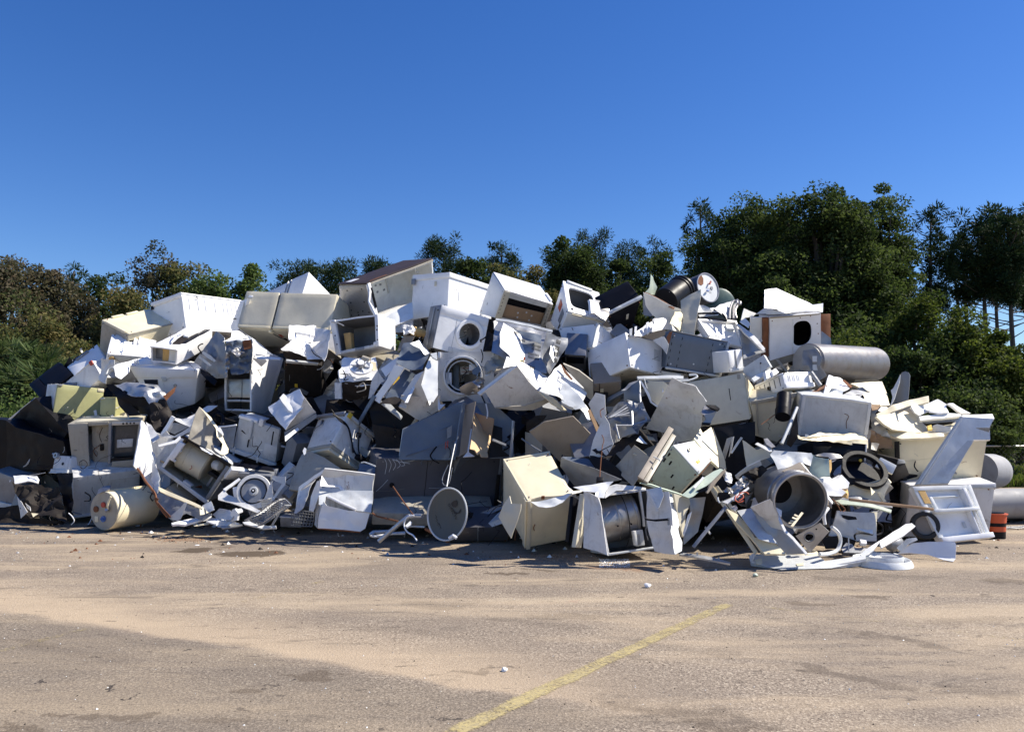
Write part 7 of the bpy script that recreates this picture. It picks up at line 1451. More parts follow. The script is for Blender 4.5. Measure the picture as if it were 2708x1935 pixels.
comp('cabinet', 'almond lined cabinet standing open left of the torn lilac sheet', 'cabinet', [(320, 1420)], [
    ('liner', [(225, 1325), (415, 1330), (475, 1375), (370, 1600), (300, 1540), (250, 1430)], 'FL', 'B', -.45, dict(amp=.015)),
    ('bright_liner', [(412, 1332), (478, 1378), (440, 1430), (412, 1450)], 'FRU', 'L', -.5, dict(amp=.01)),
    ('white_edge', [(170, 1322), (185, 1320), (270, 1460), (300, 1550), (370, 1595), (355, 1610), (285, 1560), (245, 1470)], 'F', 'W', -.6, dict(th=.01)),
    ('blue_side', [(10, 1430), (100, 1360), (165, 1328), (178, 1545), (110, 1560), (0, 1550)], 'FL', 'GB', -.55, dict(amp=.02)),
    ('bright_rim', [(165, 1325), (178, 1325), (190, 1545), (175, 1560)], 'FRU', 'W', -.62, dict(th=.01)),
    ('torn_top', [(-30, 1440), (60, 1350), (160, 1320), (100, 1375), (10, 1430)], 'FU', 'GR', -.6, dict(amp=.03))])
tube('thin_rod', [(218, 1295), (235, 1370), (250, 1410)], .006, 'WG', off=-.7, label='thin rod poking down into the almond lined cabinet', cat='rod')
view('B2')
comp('mixer', 'small black topped silver lamp on the big almond refrigerator', 'lamp', [(630, 120)], [
    ('silver_bowl', [(545, 95), (575, 35), (620, 55), (700, 65), (710, 85), (640, 110), (580, 130)], 'FU', 'S', -.85, dict(amp=.03, es=.05)), ('black_top', [(590, 40), (680, 40), (718, 70), (700, 85), (620, 60)], 'FU', 'K', -.88, dict(th=.02)), ('stem', [(575, 130), (690, 95), (640, 190), (630, 225), (555, 210), (590, 170)], 'F', 'SD', -.84, dict(amp=.01, th=.04)), ('black_foot', [(555, 200), (635, 205), (625, 232), (560, 225)], 'F', 'K', -.86, dict(th=.05))], group=None)
b = box('refrigerator', 'pale green dented refrigerator with a top painted as sunlit and rust along its corner', 'refrigerator', (522, 690), (255, 405), (652, 552), (348, 872), (.5, .35, .45), 'GN', off=-.85, amp=.015, dents=[('b', .4, .4, .15, .03), ('b', .7, .2, .1, .03)], ov={(1, 1, 0): (480, 362), (1, 0, 1): (55, 770)}, seg=.06)
b.slab('c', .02, .98, .02, .96, 0, .012, 'L', 'sunlit_top'); b.slab('b', -.01, .04, .0, 1, 0, .012, 'C', 'seam'); b.slab('a', -.02, .9, -.03, .08, .0, .012, 'R', 'rusty_corner'); b.ring('c', .72, .45, .025, .01, .012, .03, 'B', 'knob_socket')  # lit top gets a paler slab, sunlight put into its colour
for s_, t_ in ((.9, .16), (.93, .32), (.75, .3), (.5, .55), (.28, .82)): b.slab('b', s_, s_ + .05, t_, t_ + .1, 0, .003, 'K', 'slot')
one('panel', 'tall sunlit cream panel behind the pale green refrigerator', 'metal panel', [(538, 255), (560, 300), (640, 240), (668, 330), (702, 480), (712, 620), (650, 560), (560, 450), (480, 350)], 'FRU', 'C', -.62, th=.03, amp=.01)
one('panel', 'narrow shaded cream edge beside the black opening, right centre', 'metal panel', [(655, 250), (770, 560), (780, 640), (715, 615), (700, 480)], 'F', 'B', -.58, th=.02)
comp('tray', 'pale green plastic drawer wedged under the pale green refrigerator', 'drawer', [(560, 760)], [
    ('tray_floor', [(360, 880), (540, 730), (660, 655), (725, 628), (770, 645), (620, 770), (470, 890), (430, 905)], 'FU', 'GN', -.95, dict(amp=.012)), ('tray_rim', [(600, 850), (640, 770), (770, 640), (775, 660), (690, 760), (610, 862)], 'FR', 'TP', -.98, dict(th=.02)), ('tray_edge', [(470, 800), (560, 700), (575, 712), (490, 812)], 'FU', 'W', -1.0, dict(th=.02)), ('black_corner', [(505, 835), (600, 790), (605, 830), (530, 855)], 'F', 'K', -.99, dict(th=.02)),
    ('side', [(-30, 770), (80, 780), (350, 870), (430, 905), (380, 900), (100, 810)], 'FD', 'GN', -.9, dict(th=.02))])
comp('refrigerator', 'black gutted opening with white strips, middle right of the pile', 'refrigerator', [(840, 450)], [
    ('opening_shade', [(660, 250), (1050, 190), (1050, 380), (970, 420), (975, 610), (860, 705), (770, 640)], 'F', 'K', -.25, dict(amp=.02)),  # black sheet painted in for the darkness of the opening
    ('white_strip', [(915, 335), (932, 345), (880, 420), (832, 490), (820, 480), (870, 400)], 'F', 'W2', -.7, dict(th=.02)), ('grey_strip', [(780, 350), (830, 330), (800, 430), (765, 540), (740, 500)], 'FL', 'GR', -.55, dict(th=.01)), ('grey_strip', [(830, 340), (850, 330), (830, 440), (800, 520)], 'FL', 'W2', -.55, dict(th=.01))])
b = box('freezer', 'almond cabinet with a black boiler in front, behind the torn lilac box', 'cabinet', (1010, 20), (1430, -60), (1050, 330), None, (.6, .6, .4), 'B', off=-.25, n='F', ov={(1, 1, 0): (1300, 400)}); b.slab('c', .1, .14, .0, .9, 0, .03, 'BG', 'post'); b.slab('c', .0, 1.0, -.05, .05, 0, .02, 'BG', 'rim')
ca = P3((1320, -60), -.5); cb = P3((1305, 150), -.5); cy = cylgeo(ca, cb, .095, rings=[(0, -.02), (.05, 0), (.7, 0), (.72, .008), (1, 0)]); tag(mk('boiler', *cy, 'K'), 'small black cylinder hanging before the almond cabinet, right', 'boiler')
tube('brown_stain_rod', [(1105, 220), (1235, 125)], .006, 'R', off=-.5, smooth=0, label='thin brown rod across the almond cabinet face', cat='rod')
tube('white_post', [(1440, 60), (1370, 230), (1295, 400)], .02, 'WG', off=-.65, smooth=0, label='long white post leaning left of the lilac box', cat='post')
one('panel', 'dark battens leaning beside the long white post', 'board', [(1440, 110), (1450, 330), (1385, 430), (1345, 400)], 'F', 'KB', -.55, th=.03)
one('panel', 'cream triangular sheet with a point, above the foil tangle', 'metal panel', [(935, 362), (960, 375), (1065, 452), (1140, 435), (1212, 440), (1195, 525), (1100, 555), (1060, 590), (972, 612), (955, 500)], 'F', 'B', -.8, amp=.02)
one('panel', 'grey slanted plate under the cream pointed sheet', 'metal panel', [(1095, 555), (1120, 610), (1060, 720), (960, 790), (870, 720), (865, 700), (975, 610)], 'FD', 'WG', -.85, th=.01)
comp('crumpled_foil', 'tangle of bright crumpled foil and orange wires left of the big steel drum', 'foil', [(850, 780)], [
    ('foil', [(770, 690), (800, 645), (850, 665), (862, 720), (830, 770), (790, 750)], 'FRU', 'W', -1.0, dict(amp=.05, fr=6, es=.04)), ('foil', [(740, 820), (860, 770), (940, 700), (1000, 720), (980, 800), (880, 850), (800, 860)], 'FU', 'S', -1.0, dict(amp=.06, fr=7, es=.04)),
    ('scorched_bits', [(900, 720), (960, 660), (1120, 600), (1150, 640), (1040, 770), (1000, 760)], 'F', 'KB', -.95, dict(amp=.06, fr=6, es=.05)), ('black_box', [(710, 855), (800, 850), (820, 900), (720, 940), (700, 900)], 'F', 'K', -1.05, dict(th=.05)),
    ('strip', [(830, 915), (985, 800), (995, 815), (850, 930)], 'FU', 'W', -1.1, dict(th=.01)), ('strip', [(740, 940), (830, 900), (900, 850), (880, 900), (790, 960)], 'FU', 'G', -1.08, dict(th=.01)), ('lower_foil', [(820, 985), (870, 960), (885, 1000), (860, 1030)], 'FU', 'S', -1.08, dict(amp=.03, es=.04))], group=None)
for k_, pts in enumerate(([(880, 900), (910, 860), (960, 850), (990, 870)], [(900, 930), (940, 900), (930, 870)], [(870, 880), (860, 920), (900, 945), (940, 930)])): tube('orange_wire', pts, .006, 'OR', off=-1.12, label=['upper orange wire arching under the bright foil tangle', 'short straight orange wire in the middle of its tangle', 'lowest orange wire looping below the bright foil tangle'][k_], cat='wire')
tube('small_pipe', [(700, 900), (705, 930), (720, 950)], .01, 'WG', off=-1.15, label='short white pipe end left of the orange wires', cat='pipe')
plank('rail_profile', 'white cream door rail slanting down to the ground from the foil tangle', (640, 795, .3), (1060, 1425, .0), .05, .03, 'C', -1.0)
plank('rail_profile', 'second darker edged rail right beside the slanting cream rail', (690, 800, .3), (1125, 1420, .0), .045, .02, 'B', -1.02)
plank('bent_bar', 'flat grey bar crossing in front of the slanting cream rail', (775, 985, .1), (470, 1368, .0), .04, .01, 'GR', -1.15)
comp('door', 'cream refrigerator door leaning under the steel drum, upper half coloured as shaded', 'door', [(1080, 1250)], [
    ('door_skin', [(780, 1000), (880, 1050), (960, 1130), (1040, 1270), (1180, 1320), (1250, 1330), (1335, 1428), (1140, 1428), (1000, 1260), (860, 1120)], 'FU', 'C', -1.0, dict(amp=.01, th=.03)),
    ('shaded_skin', [(880, 1020), (1010, 1000), (1120, 1140), (1260, 1330), (1080, 1290), (1010, 1200)], 'FU', 'WG', -1.04, dict(amp=.01)),  # upper half greyer, its shade put into the colour
    ('rust_line', [(1020, 1265), (1040, 1265), (1145, 1425), (1125, 1425)], 'FU', 'R', -1.06, dict(th=.006))], group=GRP)
comp('cabinet', 'grey crumpled dryer wall sloping in front of the big steel drum', 'dryer', [(1250, 1200)], [
    ('upper_wall', [(1005, 990), (1185, 918), (1212, 950), (1225, 1000), (1275, 1090), (1335, 1215), (1200, 1180), (1100, 1080)], 'FD', 'W2', -1.1, dict(amp=.015)),
    ('lower_wall', [(1010, 995), (1110, 1085), (1200, 1180), (1335, 1220), (1350, 1240), (1535, 1425), (1345, 1432), (1230, 1320), (1100, 1150)], 'F', 'SD', -1.1, dict(amp=.01)),
    ('bright_edge', [(1180, 915), (1200, 930), (1280, 1080), (1340, 1205), (1410, 1270), (1540, 1420), (1520, 1428), (1400, 1290), (1325, 1220), (1265, 1100)], 'FU', 'W', -1.16, dict(th=.015))])
# big steel drum
ca = P3((1462, 928), -1.15); cb = P3((1245, 820), -.55); dr = root('washer_drum', 'large open steel washer drum facing right, cream comb inside it', 'drum', (ca.x, ca.y, .02), GRP)
cyl('outer_tub', ca, cb, .315, 'SD', dr, rb=.285, cap=False, rings=[(0, 0), (.2, 0), (.22, .01), (.28, .01), (.3, 0), (.95, 0), (1, -.04)]); ax_ = (cb - ca).normalized()
cyl('drum_wall', ca, ca.lerp(cb, .9), .282, 'S', dr, rb=.28, cap=False, rings=[(0, 0), (.05, .01), (.1, 0), (1, 0), (1.0, -.1)]); cyl('drum_back', ca.lerp(cb, .88), ca.lerp(cb, .93), .29, 'SD', dr); cyl('hub_plate', ca.lerp(cb, .84), ca.lerp(cb, .9), .15, 'K', dr)
v, f = ringgeo(ca + ax_ * .03, -ax_, .325, .282, .05, 56); mk('rim', v, f, 'S', dr); v, f = ringgeo(ca - ax_ * .02, -ax_, .315, .3, .02, 56); mk('rim_bead', v, f, 'G', dr)
b, o = pbox('white_block', (1235, 985), (1300, 1020), (1230, 1050), (.07, .06, .06), 'W', 'FU', -1.05, label='little white block by the mouth of the steel drum', cat='block')
comp('comb', 'cream plastic comb lying in the mouth of the steel drum', 'comb', [(1440, 1100)], [('comb_body', [(1480, 1035), (1500, 1045), (1405, 1170), (1380, 1165)], 'FU', 'C', -1.2, dict(th=.012))] + [('tooth', [(1460 - 22 * i, 1070 + 22 * i), (1450 - 22 * i, 1080 + 22 * i), (1410 - 18 * i, 1062 + 28 * i), (1418 - 18 * i, 1052 + 28 * i)], 'FU', 'C', -1.2, dict(th=.01)) for i in range(4)], group=None)
comp('washing_machine', 'bluish white torn cabinet skin draped above the steel drum', 'washing machine', [(1480, 600)], [
    ('skin', [(1190, 495), (1225, 462), (1340, 470), (1570, 485), (1590, 520), (1570, 600), (1480, 570), (1440, 580), (1300, 640), (1268, 652), (1240, 590)], 'FU', 'WG', -1.0, dict(amp=.03)),
    ('skin', [(1575, 490), (1610, 520), (1730, 535), (1748, 700), (1660, 715), (1602, 725), (1555, 650)], 'FLU', 'GN', -1.0, dict(amp=.02)),
    ('frame', [(1300, 655), (1475, 572), (1500, 600), (1640, 770), (1765, 940), (1765, 1000), (1700, 950), (1590, 760), (1480, 680)], 'FR', 'TP', -.95, dict(amp=.01, th=.02)),
    ('bright_edge', [(1470, 575), (1485, 570), (1640, 760), (1775, 940), (1770, 960), (1620, 770)], 'FRU', 'W', -1.05, dict(th=.012)),
    ('paper', [(1600, 725), (1750, 700), (1800, 760), (1900, 850), (1860, 880), (1740, 870), (1680, 800)], 'FU', 'W', -.95, dict(amp=.04)),
    ('glass_shard', [(1130, 350), (1165, 345), (1235, 430), (1200, 440), (1150, 400)], 'FU', 'S', -.95, dict(amp=.01)), ('grey_strip', [(1050, 400), (1075, 385), (1200, 450), (1210, 470), (1180, 470)], 'FU', 'W2', -.95, dict(th=.012)),
    ('amber_strip', [(1735, 550), (1755, 550), (1760, 640), (1740, 690)], 'FR', 'FO', -1.05, dict(th=.01))])
b = box('bracket', 'hanging galvanised bracket plate with one big round hole', 'bracket', (1430, 1262), (1655, 1140), (1560, 1420), None, (.28, .25, .012), 'G', off=-1.15, n='F', opn='c', nobody=True, ov={(1, 1, 0): (1740, 1220)}, group=None)
b.plate('c', .36, .40, .17, .2, -.01, .0, 'G', 'plate'); b.ring('c', .36, .40, .20 * .3, .045, 0, .01, 'GR', 'collar'); b.ring('c', .75, .25, .01, 0, 0, .002, 'K', 'bolt_hole')
tube('hinge_arm', [(1700, 1150), (1690, 1060), (1730, 1000)], .02, 'W', off=-1.1, label='white bent arm above the holed bracket', cat='arm'); bpy.data.objects['hinge_arm'].name = 'bent_bracket'
# ---------------------------------------------------------------- right end
view('B3')
ca, cb = P3((120, 865), -.2), P3((745, 890), .1)
st = root('steel_tank', 'shiny grey steel water tank lying level at the upper right', 'water tank', (ca.x, ca.y, ca.z - .3), GRP)
cyl('tank_shell', ca, cb, .262, 'TK', st, rings=[(0, -.02), (.015, 0), (.93, 0), (.96, -.012), (.99, -.06), (1, -.12)]); ax_ = (cb - ca).normalized()
v, f = tubegeo([ca + ax_ * .3 + Vector((0, -.2, .17)), cb - ax_ * .15 + Vector((0, -.2, .17))], .005); mk('weld_seam', v, f, 'SD', st)
nn = -ax_; q0 = ca + nn * .01
cyl('end_cap', ca + nn * .0, ca + nn * .012, .24, 'SD', st); cyl('port', q0 + Vector((0, -.07, .12)), q0 + Vector((0, -.07, .12)) + nn * .04, .03, 'K', st)
for dz in (.02, -.1): v, f = boxgeo([.1, .08, .02], .004, .1, '', lambda a, b_, c_: P3((165, 880), -.52) + Vector((a, 0, b_ + dz)) + Vector((0, -.02 * c_, 0))); mk('paper_label', v, f, 'WG', st)
one('panel', 'dark foil flap torn off the shiny steel tank end', 'metal panel', [(80, 760), (180, 750), (260, 830), (240, 900), (290, 990), (200, 1050), (130, 900), (60, 900)], 'FL', 'GR', -.5, amp=.05)
tube('lever', [(150, 960), (200, 1030), (235, 1080)], .03, 'GR', off=-.5, label='grey bent lever under the shiny steel tank', cat='lever')
comp('sink', 'white crumpled basin and broken plastic in front of the steel tank', 'basin', [(450, 1080)], [
    ('basin_wall', [(310, 985), (420, 1005), (470, 1060), (495, 1110), (440, 1130), (380, 1100), (345, 1090), (300, 1160), (262, 1172), (290, 1080)], 'FRU', 'W', -.5, dict(amp=.03, th=.02, smooth=True)),
    ('basin_floor', [(345, 1105), (440, 1130), (420, 1195), (300, 1165)], 'FU', 'L', -.48, dict(amp=.03)), ('lid_piece', [(420, 1160), (520, 1110), (640, 1130), (600, 1180), (480, 1200)], 'FU', 'W2', -.52, dict(amp=.05)),
    ('blade', [(560, 1110), (610, 1090), (645, 1120), (695, 1145), (600, 1130)], 'F', 'GR', -.55, dict(amp=.02)), ('shoe_shape', [(500, 1190), (540, 1160), (620, 1165), (632, 1195), (560, 1205)], 'F', 'K', -.55, dict(th=.05)),
    ('rusty_angle', [(135, 1150), (280, 1070), (300, 1085), (170, 1155)], 'FU', 'R', -.45, dict(th=.02)), ('rust_edge', [(430, 1030), (455, 1030), (520, 1090), (500, 1100)], 'FR', 'R', -.5, dict(th=.01))])
one('panel', 'cream sunlit board behind the white crumpled basin', 'metal panel', [(505, 1062), (640, 1050), (788, 1043), (825, 1130), (856, 1255), (760, 1262), (640, 1222), (600, 1180), (640, 1120)], 'FRU', 'C', -.2, th=.03, amp=.006)
comp('chute', 'upright rounded grey plastic chute standing alone at the right', 'chute', [(960, 1080)], [
    ('curved_back', [(950, 985), (965, 962), (995, 952), (1022, 962), (1035, 990), (1028, 1100), (1018, 1205), (940, 1235), (868, 1262), (915, 1120)], 'FL', 'GR', -.2, dict(amp=.004, th=.02, bend=.5, smooth=True)),
    ('lit_side', [(885, 1105), (935, 1010), (950, 980), (945, 1040), (900, 1190), (862, 1262), (880, 1180), (865, 1120)], 'FLU', 'L', -.26, dict(th=.02))])
b = box('freezer', 'lilac faced crumpled freezer with a sunlit bottom lip, upper right', 'freezer', (78, 1162), (690, 1242), (20, 1530), None, (.75, .5, .5), 'WG', off=-.55, n='FLD', amp=.02, ov={(1, 1, 0): (662, 1590)}, seg=.07)
b.slab('c', .0, 1.0, -.02, .04, 0, .012, 'L', 'top_rim'); b.slab('c', .0, .05, .0, 1, 0, .012, 'W2', 'left_rim'); b.slab('c', .95, 1.0, .0, .8, 0, .012, 'L', 'right_rim'); b.tube('c', [(.62, .35, .004), (.68, .4, .005), (.66, .55, .004), (.68, .7, .004)], .004, 'R', 'rust_scratch')
comp('door_edge_lip', 'sunlit white lip under the crumpled freezer with a blue tag', 'metal strip', [(350, 1560)], [('lip', [(18, 1530), (110, 1540), (215, 1500), (400, 1512), (600, 1505), (668, 1560), (662, 1640), (480, 1600), (240, 1575), (30, 1560)], 'RU', 'C', -.9, dict(amp=.03, smooth=True)), ('blue_tag', [(98, 1515), (130, 1520), (126, 1568), (95, 1560)], 'FU', 'GB', -.98, dict(th=.008))], group=None)
bpy.data.objects['door_edge_lip'].name = 'curled_strip'
comp('paper_pile', 'brown crumpled cardboard and shredded foam right of the crumpled freezer', 'cardboard', [(760, 1450)], [
    ('card', [(690, 1325), (740, 1340), (810, 1430), (830, 1500), (868, 1555), (790, 1540), (700, 1470), (682, 1400)], 'FLU', 'BG', -.45, dict(amp=.08, fr=4, es=.06)), ('card', [(682, 1470), (800, 1540), (870, 1560), (900, 1640), (720, 1640), (680, 1560)], 'F', 'WD', -.4, dict(amp=.06, fr=4, es=.07)), ('foam', [(690, 1590), (760, 1610), (740, 1660), (690, 1650)], 'FU', 'BG', -.45, dict(amp=.05, es=.05))], group=None)
comp('stacked_doors', 'stack of cream and white refrigerator doors lying on top at the far right', 'refrigerator doors', [(1050, 1330)], [
    ('cream_door', [(718, 1342), (880, 1255), (1040, 1205), (1202, 1175), (1206, 1232), (1050, 1262), (860, 1345), (760, 1350)], 'FU', 'C', -.35, dict(th=.03, amp=.012)), ('bright_door', [(735, 1355), (870, 1330), (1045, 1262), (1140, 1380), (1228, 1502), (1080, 1500), (880, 1470), (800, 1420)], 'FRU', 'C', -.45, dict(th=.03, amp=.006)),
    ('door_slot', [(855, 1330), (870, 1318), (1045, 1258), (1040, 1280), (900, 1345), (865, 1365)], 'FL', 'BG', -.5, dict(th=.01)), ('white_panel', [(1045, 1262), (1205, 1232), (1210, 1310), (1120, 1345), (1085, 1320)], 'FRU', 'L', -.35, dict(th=.02)), ('white_panel', [(1210, 1232), (1288, 1202), (1368, 1252), (1358, 1275), (1382, 1322), (1300, 1330), (1210, 1312)], 'FU', 'W', -.4, dict(th=.03, amp=.03)),
    ('white_frame', [(1370, 1245), (1420, 1240), (1580, 1330), (1500, 1332)], 'RU', 'W', -.3, dict(th=.03)), ('white_frame', [(1120, 1352), (1390, 1322), (1490, 1335), (1500, 1352), (1130, 1388)], 'FU', 'L', -.4, dict(th=.04)), ('grey_gap', [(1135, 1392), (1470, 1350), (1440, 1400), (1180, 1420)], 'F', 'GR', -.3, dict(th=.03)),
    ('cream_rim', [(800, 1475), (900, 1470), (1100, 1505), (1340, 1503), (1345, 1535), (1120, 1550), (960, 1560), (840, 1520)], 'FU', 'C', -.48, dict(th=.04)), ('white_box', [(1240, 1440), (1280, 1425), (1400, 1450), (1400, 1505), (1240, 1500)], 'FL', 'L', -.42, dict(th=.05)), ('yellow_bit', [(1195, 1440), (1230, 1430), (1240, 1470), (1200, 1475)], 'FU', 'YL', -.45, dict(th=.02)), ('inside_shade', [(1140, 1395), (1440, 1395), (1400, 1440), (1240, 1440), (1240, 1500), (1180, 1440)], 'F', 'KB', -.2, {}), ('brown_bits', [(690, 1240), (780, 1240), (750, 1290), (700, 1300)], 'FU', 'WD', -.35, dict(amp=.04, es=.05))])  # dark sheet painted in for the shade beneath the doors
view('B4')
b = box('refrigerator', 'long cream refrigerator lying on its side at the right end', 'refrigerator', (775, 305), (1645, 165), (788, 716), None, (1.35, .62, .6), 'C', off=-.35, n='FL', ov={(1, 1, 0): (1570, 655)}, amp=.004, seg=.1)
b.slab('c', -.02, .03, .0, 1, 0, .03, 'KB', 'dirty_edge'); b.slab('c', .0, 1.0, -.02, .02, 0, .02, 'B', 'top_seam'); b.slab('c', .03, .5, .48, .485, 0, .004, 'B', 'crease')
comp('refrigerator', 'tall white refrigerator door leaning across the long cream refrigerator', 'door', [(1300, 400)], [
    ('door_skin', [(1375, 75), (1690, 95), (1650, 170), (1655, 290), (1500, 290), (1265, 700), (945, 714)], (-.25, -.9, .35), 'L', -.95, dict(th=.05, amp=.003)),
    ('shiny_film', [(1440, 300), (1500, 300), (1290, 640), (1255, 690), (1070, 690)], (-.25, -.9, .35), 'WG', -.99, dict(th=.004, amp=.012)),
    ('left_channel', [(1370, 75), (1400, 80), (1010, 700), (945, 714)], (-.5, -.8, .3), 'WG', -1.0, dict(th=.03, amp=.002)), ('channel_ridge', [(1385, 85), (1395, 90), (990, 705), (975, 705)], (-.4, -.85, .3), 'L', -1.03, dict(th=.008, amp=0)),
    ('top_lip', [(1395, 60), (1675, 50), (1692, 95), (1385, 98)], 'FU', 'W', -1.0, dict(th=.05, amp=.006)), ('upper_recess', [(1395, 100), (1690, 98), (1640, 165), (1400, 165)], 'FLD', 'WG', -1.0, dict(th=.01, amp=.002)),
    ('handle_bar', [(1402, 168), (1655, 165), (1640, 182), (1410, 182)], 'FU', 'W', -1.03, dict(th=.02, amp=0)), ('handle_recess', [(1410, 182), (1655, 180), (1620, 282), (1405, 270)], 'FLD', 'GR', -1.0, dict(th=.01, amp=.002))])
b = box('chest_freezer', 'white chest freezer at the right foot, bright lid and shaded front', 'freezer', (1700, 720), (905, 735), (1545, 660), (1640, 1190), (1.15, .65, .72), 'W2', off=-.5, amp=.003, seg=.1)
b.slab('c', -.01, 1.01, -.01, 1.0, 0, .03, 'W', 'lid'); b.slab('b', -.01, 1, -.0, .05, 0, .02, 'WG', 'lid_rim')
b = box('door_liner', 'white refrigerator door with empty shelf pockets leaning on the chest freezer', 'door', (905, 738), (1450, 722), (1165, 1235), None, (.62, .9, .06), 'W', off=-1.0, n='FLU', ov={(1, 1, 0): (1630, 1185)}, amp=.002, seg=.1); b.root.name = 'refrigerator_door'; b.root.name = 'fridge_door_with_shelves'
b.slab('c', .0, .10, .0, 1, 0, .05, 'L', 'side_rim'); b.slab('c', .92, 1.0, .0, 1, 0, .06, 'L', 'side_rim'); b.slab('c', .0, 1, .0, .08, 0, .06, 'L', 'top_rim'); b.slab('c', .1, .92, .46, .52, 0, .13, 'L', 'shelf_bar'); b.slab('c', .78, .84, .08, .5, 0, .12, 'W', 'pocket_wall'); b.slab('c', .76, .79, .52, .98, 0, .10, 'W', 'pocket_wall'); b.slab('c', .20, .26, .2, .5, 0, .05, 'L', 'pocket_wall')
b.slab('c', .0, 1.03, .96, 1.06, -.02, .10, 'W', 'bottom_rim'); b.slab('c', .06, .18, .05, .33, .05, .055, 'FO', 'torn_foam'); b.slab('c', .24, .74, .2, .22, 0, .05, 'L', 'ledge'); b.slab('c', .85, .87, .5, .98, .0, .08, 'W', 'ridge')
c = P3((1040, 1092), -.95); n = Vector((-.25, -.95, .15)).normalized(); v, f = ringgeo(c, n, .172, .115, .07, 40); o = mk('tyre', v, f, 'RB'); tag(o, 'small black tyre standing against the shelf pocket door', 'tyre')
mk_ = cylgeo(c + n * .01, c + n * .02, .118); o2 = mk('hub_disc', *mk_, 'TP', parent=o); ax0 = 0
comp('dryer', 'olive grey low dryer box with vent bar behind the white drain gutter', 'dryer', [(400, 1050)], [
    ('top', [(190, 860), (260, 850), (560, 895), (735, 945), (730, 970), (560, 925), (400, 905), (240, 890)], 'FU', 'GN', -.95, dict(th=.02)), ('front', [(230, 950), (420, 970), (575, 970), (590, 1100), (590, 1235), (400, 1235), (150, 1185), (190, 1090)], 'F', 'WG', -.9, dict(amp=.02, th=.03)), ('white_band', [(400, 975), (560, 972), (560, 1170), (410, 1130)], 'FU', 'L', -.95, dict(amp=.01)),
    ('post', [(552, 965), (600, 965), (590, 1160), (556, 1150)], 'FR', 'B', -.98, dict(th=.03)), ('dark_slit', [(265, 990), (400, 1010), (412, 1035), (330, 1040), (280, 1020)], 'F', 'K', -1.0, dict(th=.01)), ('dark_base', [(80, 1200), (250, 1185), (400, 1230), (380, 1300), (120, 1310)], 'F', 'K', -.8, dict(th=.02)), ('back_top', [(230, 860), (740, 930), (740, 900), (450, 830), (300, 820)], 'FU', 'GR', -.8, dict(amp=.02))])
plank('brown_bar', 'long brown angle bar crossing to the shelf pocket door', (330, 850, .1), (1120, 940, -.1), .035, .02, 'WD', -1.15)
comp('washer_tub', 'cream half tub with a black oval mouth, right side of the pile', 'tub', [(500, 700)], [
    ('tub_side', [(270, 640), (400, 680), (530, 690), (700, 640), (735, 695), (680, 790), (660, 870), (560, 850), (340, 850), (320, 740)], 'F', 'B', -.85, dict(amp=.02, bend=.4, smooth=True)), ('tub_fold', [(535, 700), (690, 640), (735, 690), (600, 760), (560, 800)], 'FRU', 'C', -.92, dict(amp=.02)), ('torn_corner', [(610, 790), (630, 785), (690, 865), (660, 870)], 'F', 'C', -.93, dict(th=.01))])
bpy.data.objects['washer_tub'].name = 'tub'
c = P3((470, 580), -.8); n = Vector((.05, -.75, .66)).normalized(); v, f = ringgeo(c, n, .30, .225, .05, 48); o = mk('seal_ring', v, f, 'K'); tag(o, 'black rubber seal ring tilted over the cream half tub', 'rubber ring'); mk('seal_floor', *cylgeo(c - n * .12, c - n * .11, .25), 'K', parent=o)
b, o = pbox('switch_box', (632, 452), (782, 530), (580, 540), (.19, .12, .05), 'L', 'FU', -1.05, label='small white switch box with a pressed square above the seal ring', cat='switch box', ov={(1, 1, 0): (742, 612)})
b = box('cabinet', 'black open box behind the small white switch box', 'cabinet', (790, 470), (850, 480), (730, 705), None, (.2, .4, .3), 'KB', off=-.75, n='FR', ov={(1, 1, 0): (908, 620)}); b.slab('c', 0, 1, 0, .2, 0, .01, 'GR', 'lit_rim')
b = box('void_shade_box', 'black box painted as the dark void under the crumpled freezer lip', 'void_shade_box', (0, 290), (505, 335), (10, 480), None, (.7, .28, .5), 'K', off=-.45, n='F', ov={(1, 1, 0): (490, 500)}); b.slab('c', .0, 1, .0, .05, 0, .012, 'K', 'rim'); b.slab('c', .97, 1.0, .0, .95, 0, .02, 'W2', 'right_edge'); b.ring('c', .9, .92, .02, 0, .0, .02, 'YL', 'yellow_knob')  # black box added to paint a dark void
comp('broken_bits', 'broken white plastic, wires and yellow foam behind the steel drum rim', 'scrap', [(260, 700)], [
    ('black_bin', [(160, 480), (275, 460), (268, 600), (200, 640), (165, 620)], 'F', 'K', -.9, dict(amp=.02, th=.03)), ('bin_sheen', [(165, 560), (240, 490), (262, 490), (262, 600), (200, 630)], 'FLU', 'S', -.93, dict(amp=.01)), ('cup', [(220, 640), (265, 615), (342, 690), (330, 735), (260, 745), (215, 700)], 'FU', 'W', -.98, dict(th=.05, amp=.01)),  # sheen on the bin put in as a steel sheet
    ('arm', [(165, 660), (240, 620), (260, 625), (190, 720)], 'FU', 'W2', -.95, dict(th=.02)), ('yellow_foam', [(180, 740), (320, 740), (328, 850), (260, 830), (200, 790)], 'FU', 'FO', -.9, dict(amp=.05, fr=5, es=.05)), ('lid_rim', [(0, 430), (100, 415), (250, 430), (280, 460), (180, 500), (140, 450)], 'FU', 'S', -.9, dict(amp=.02)), ('gap_shade', [(310, 640), (540, 660), (420, 700), (330, 720)], 'F', 'K', -.8, {})], group=None)  # black sheet colours in the shade of a gap
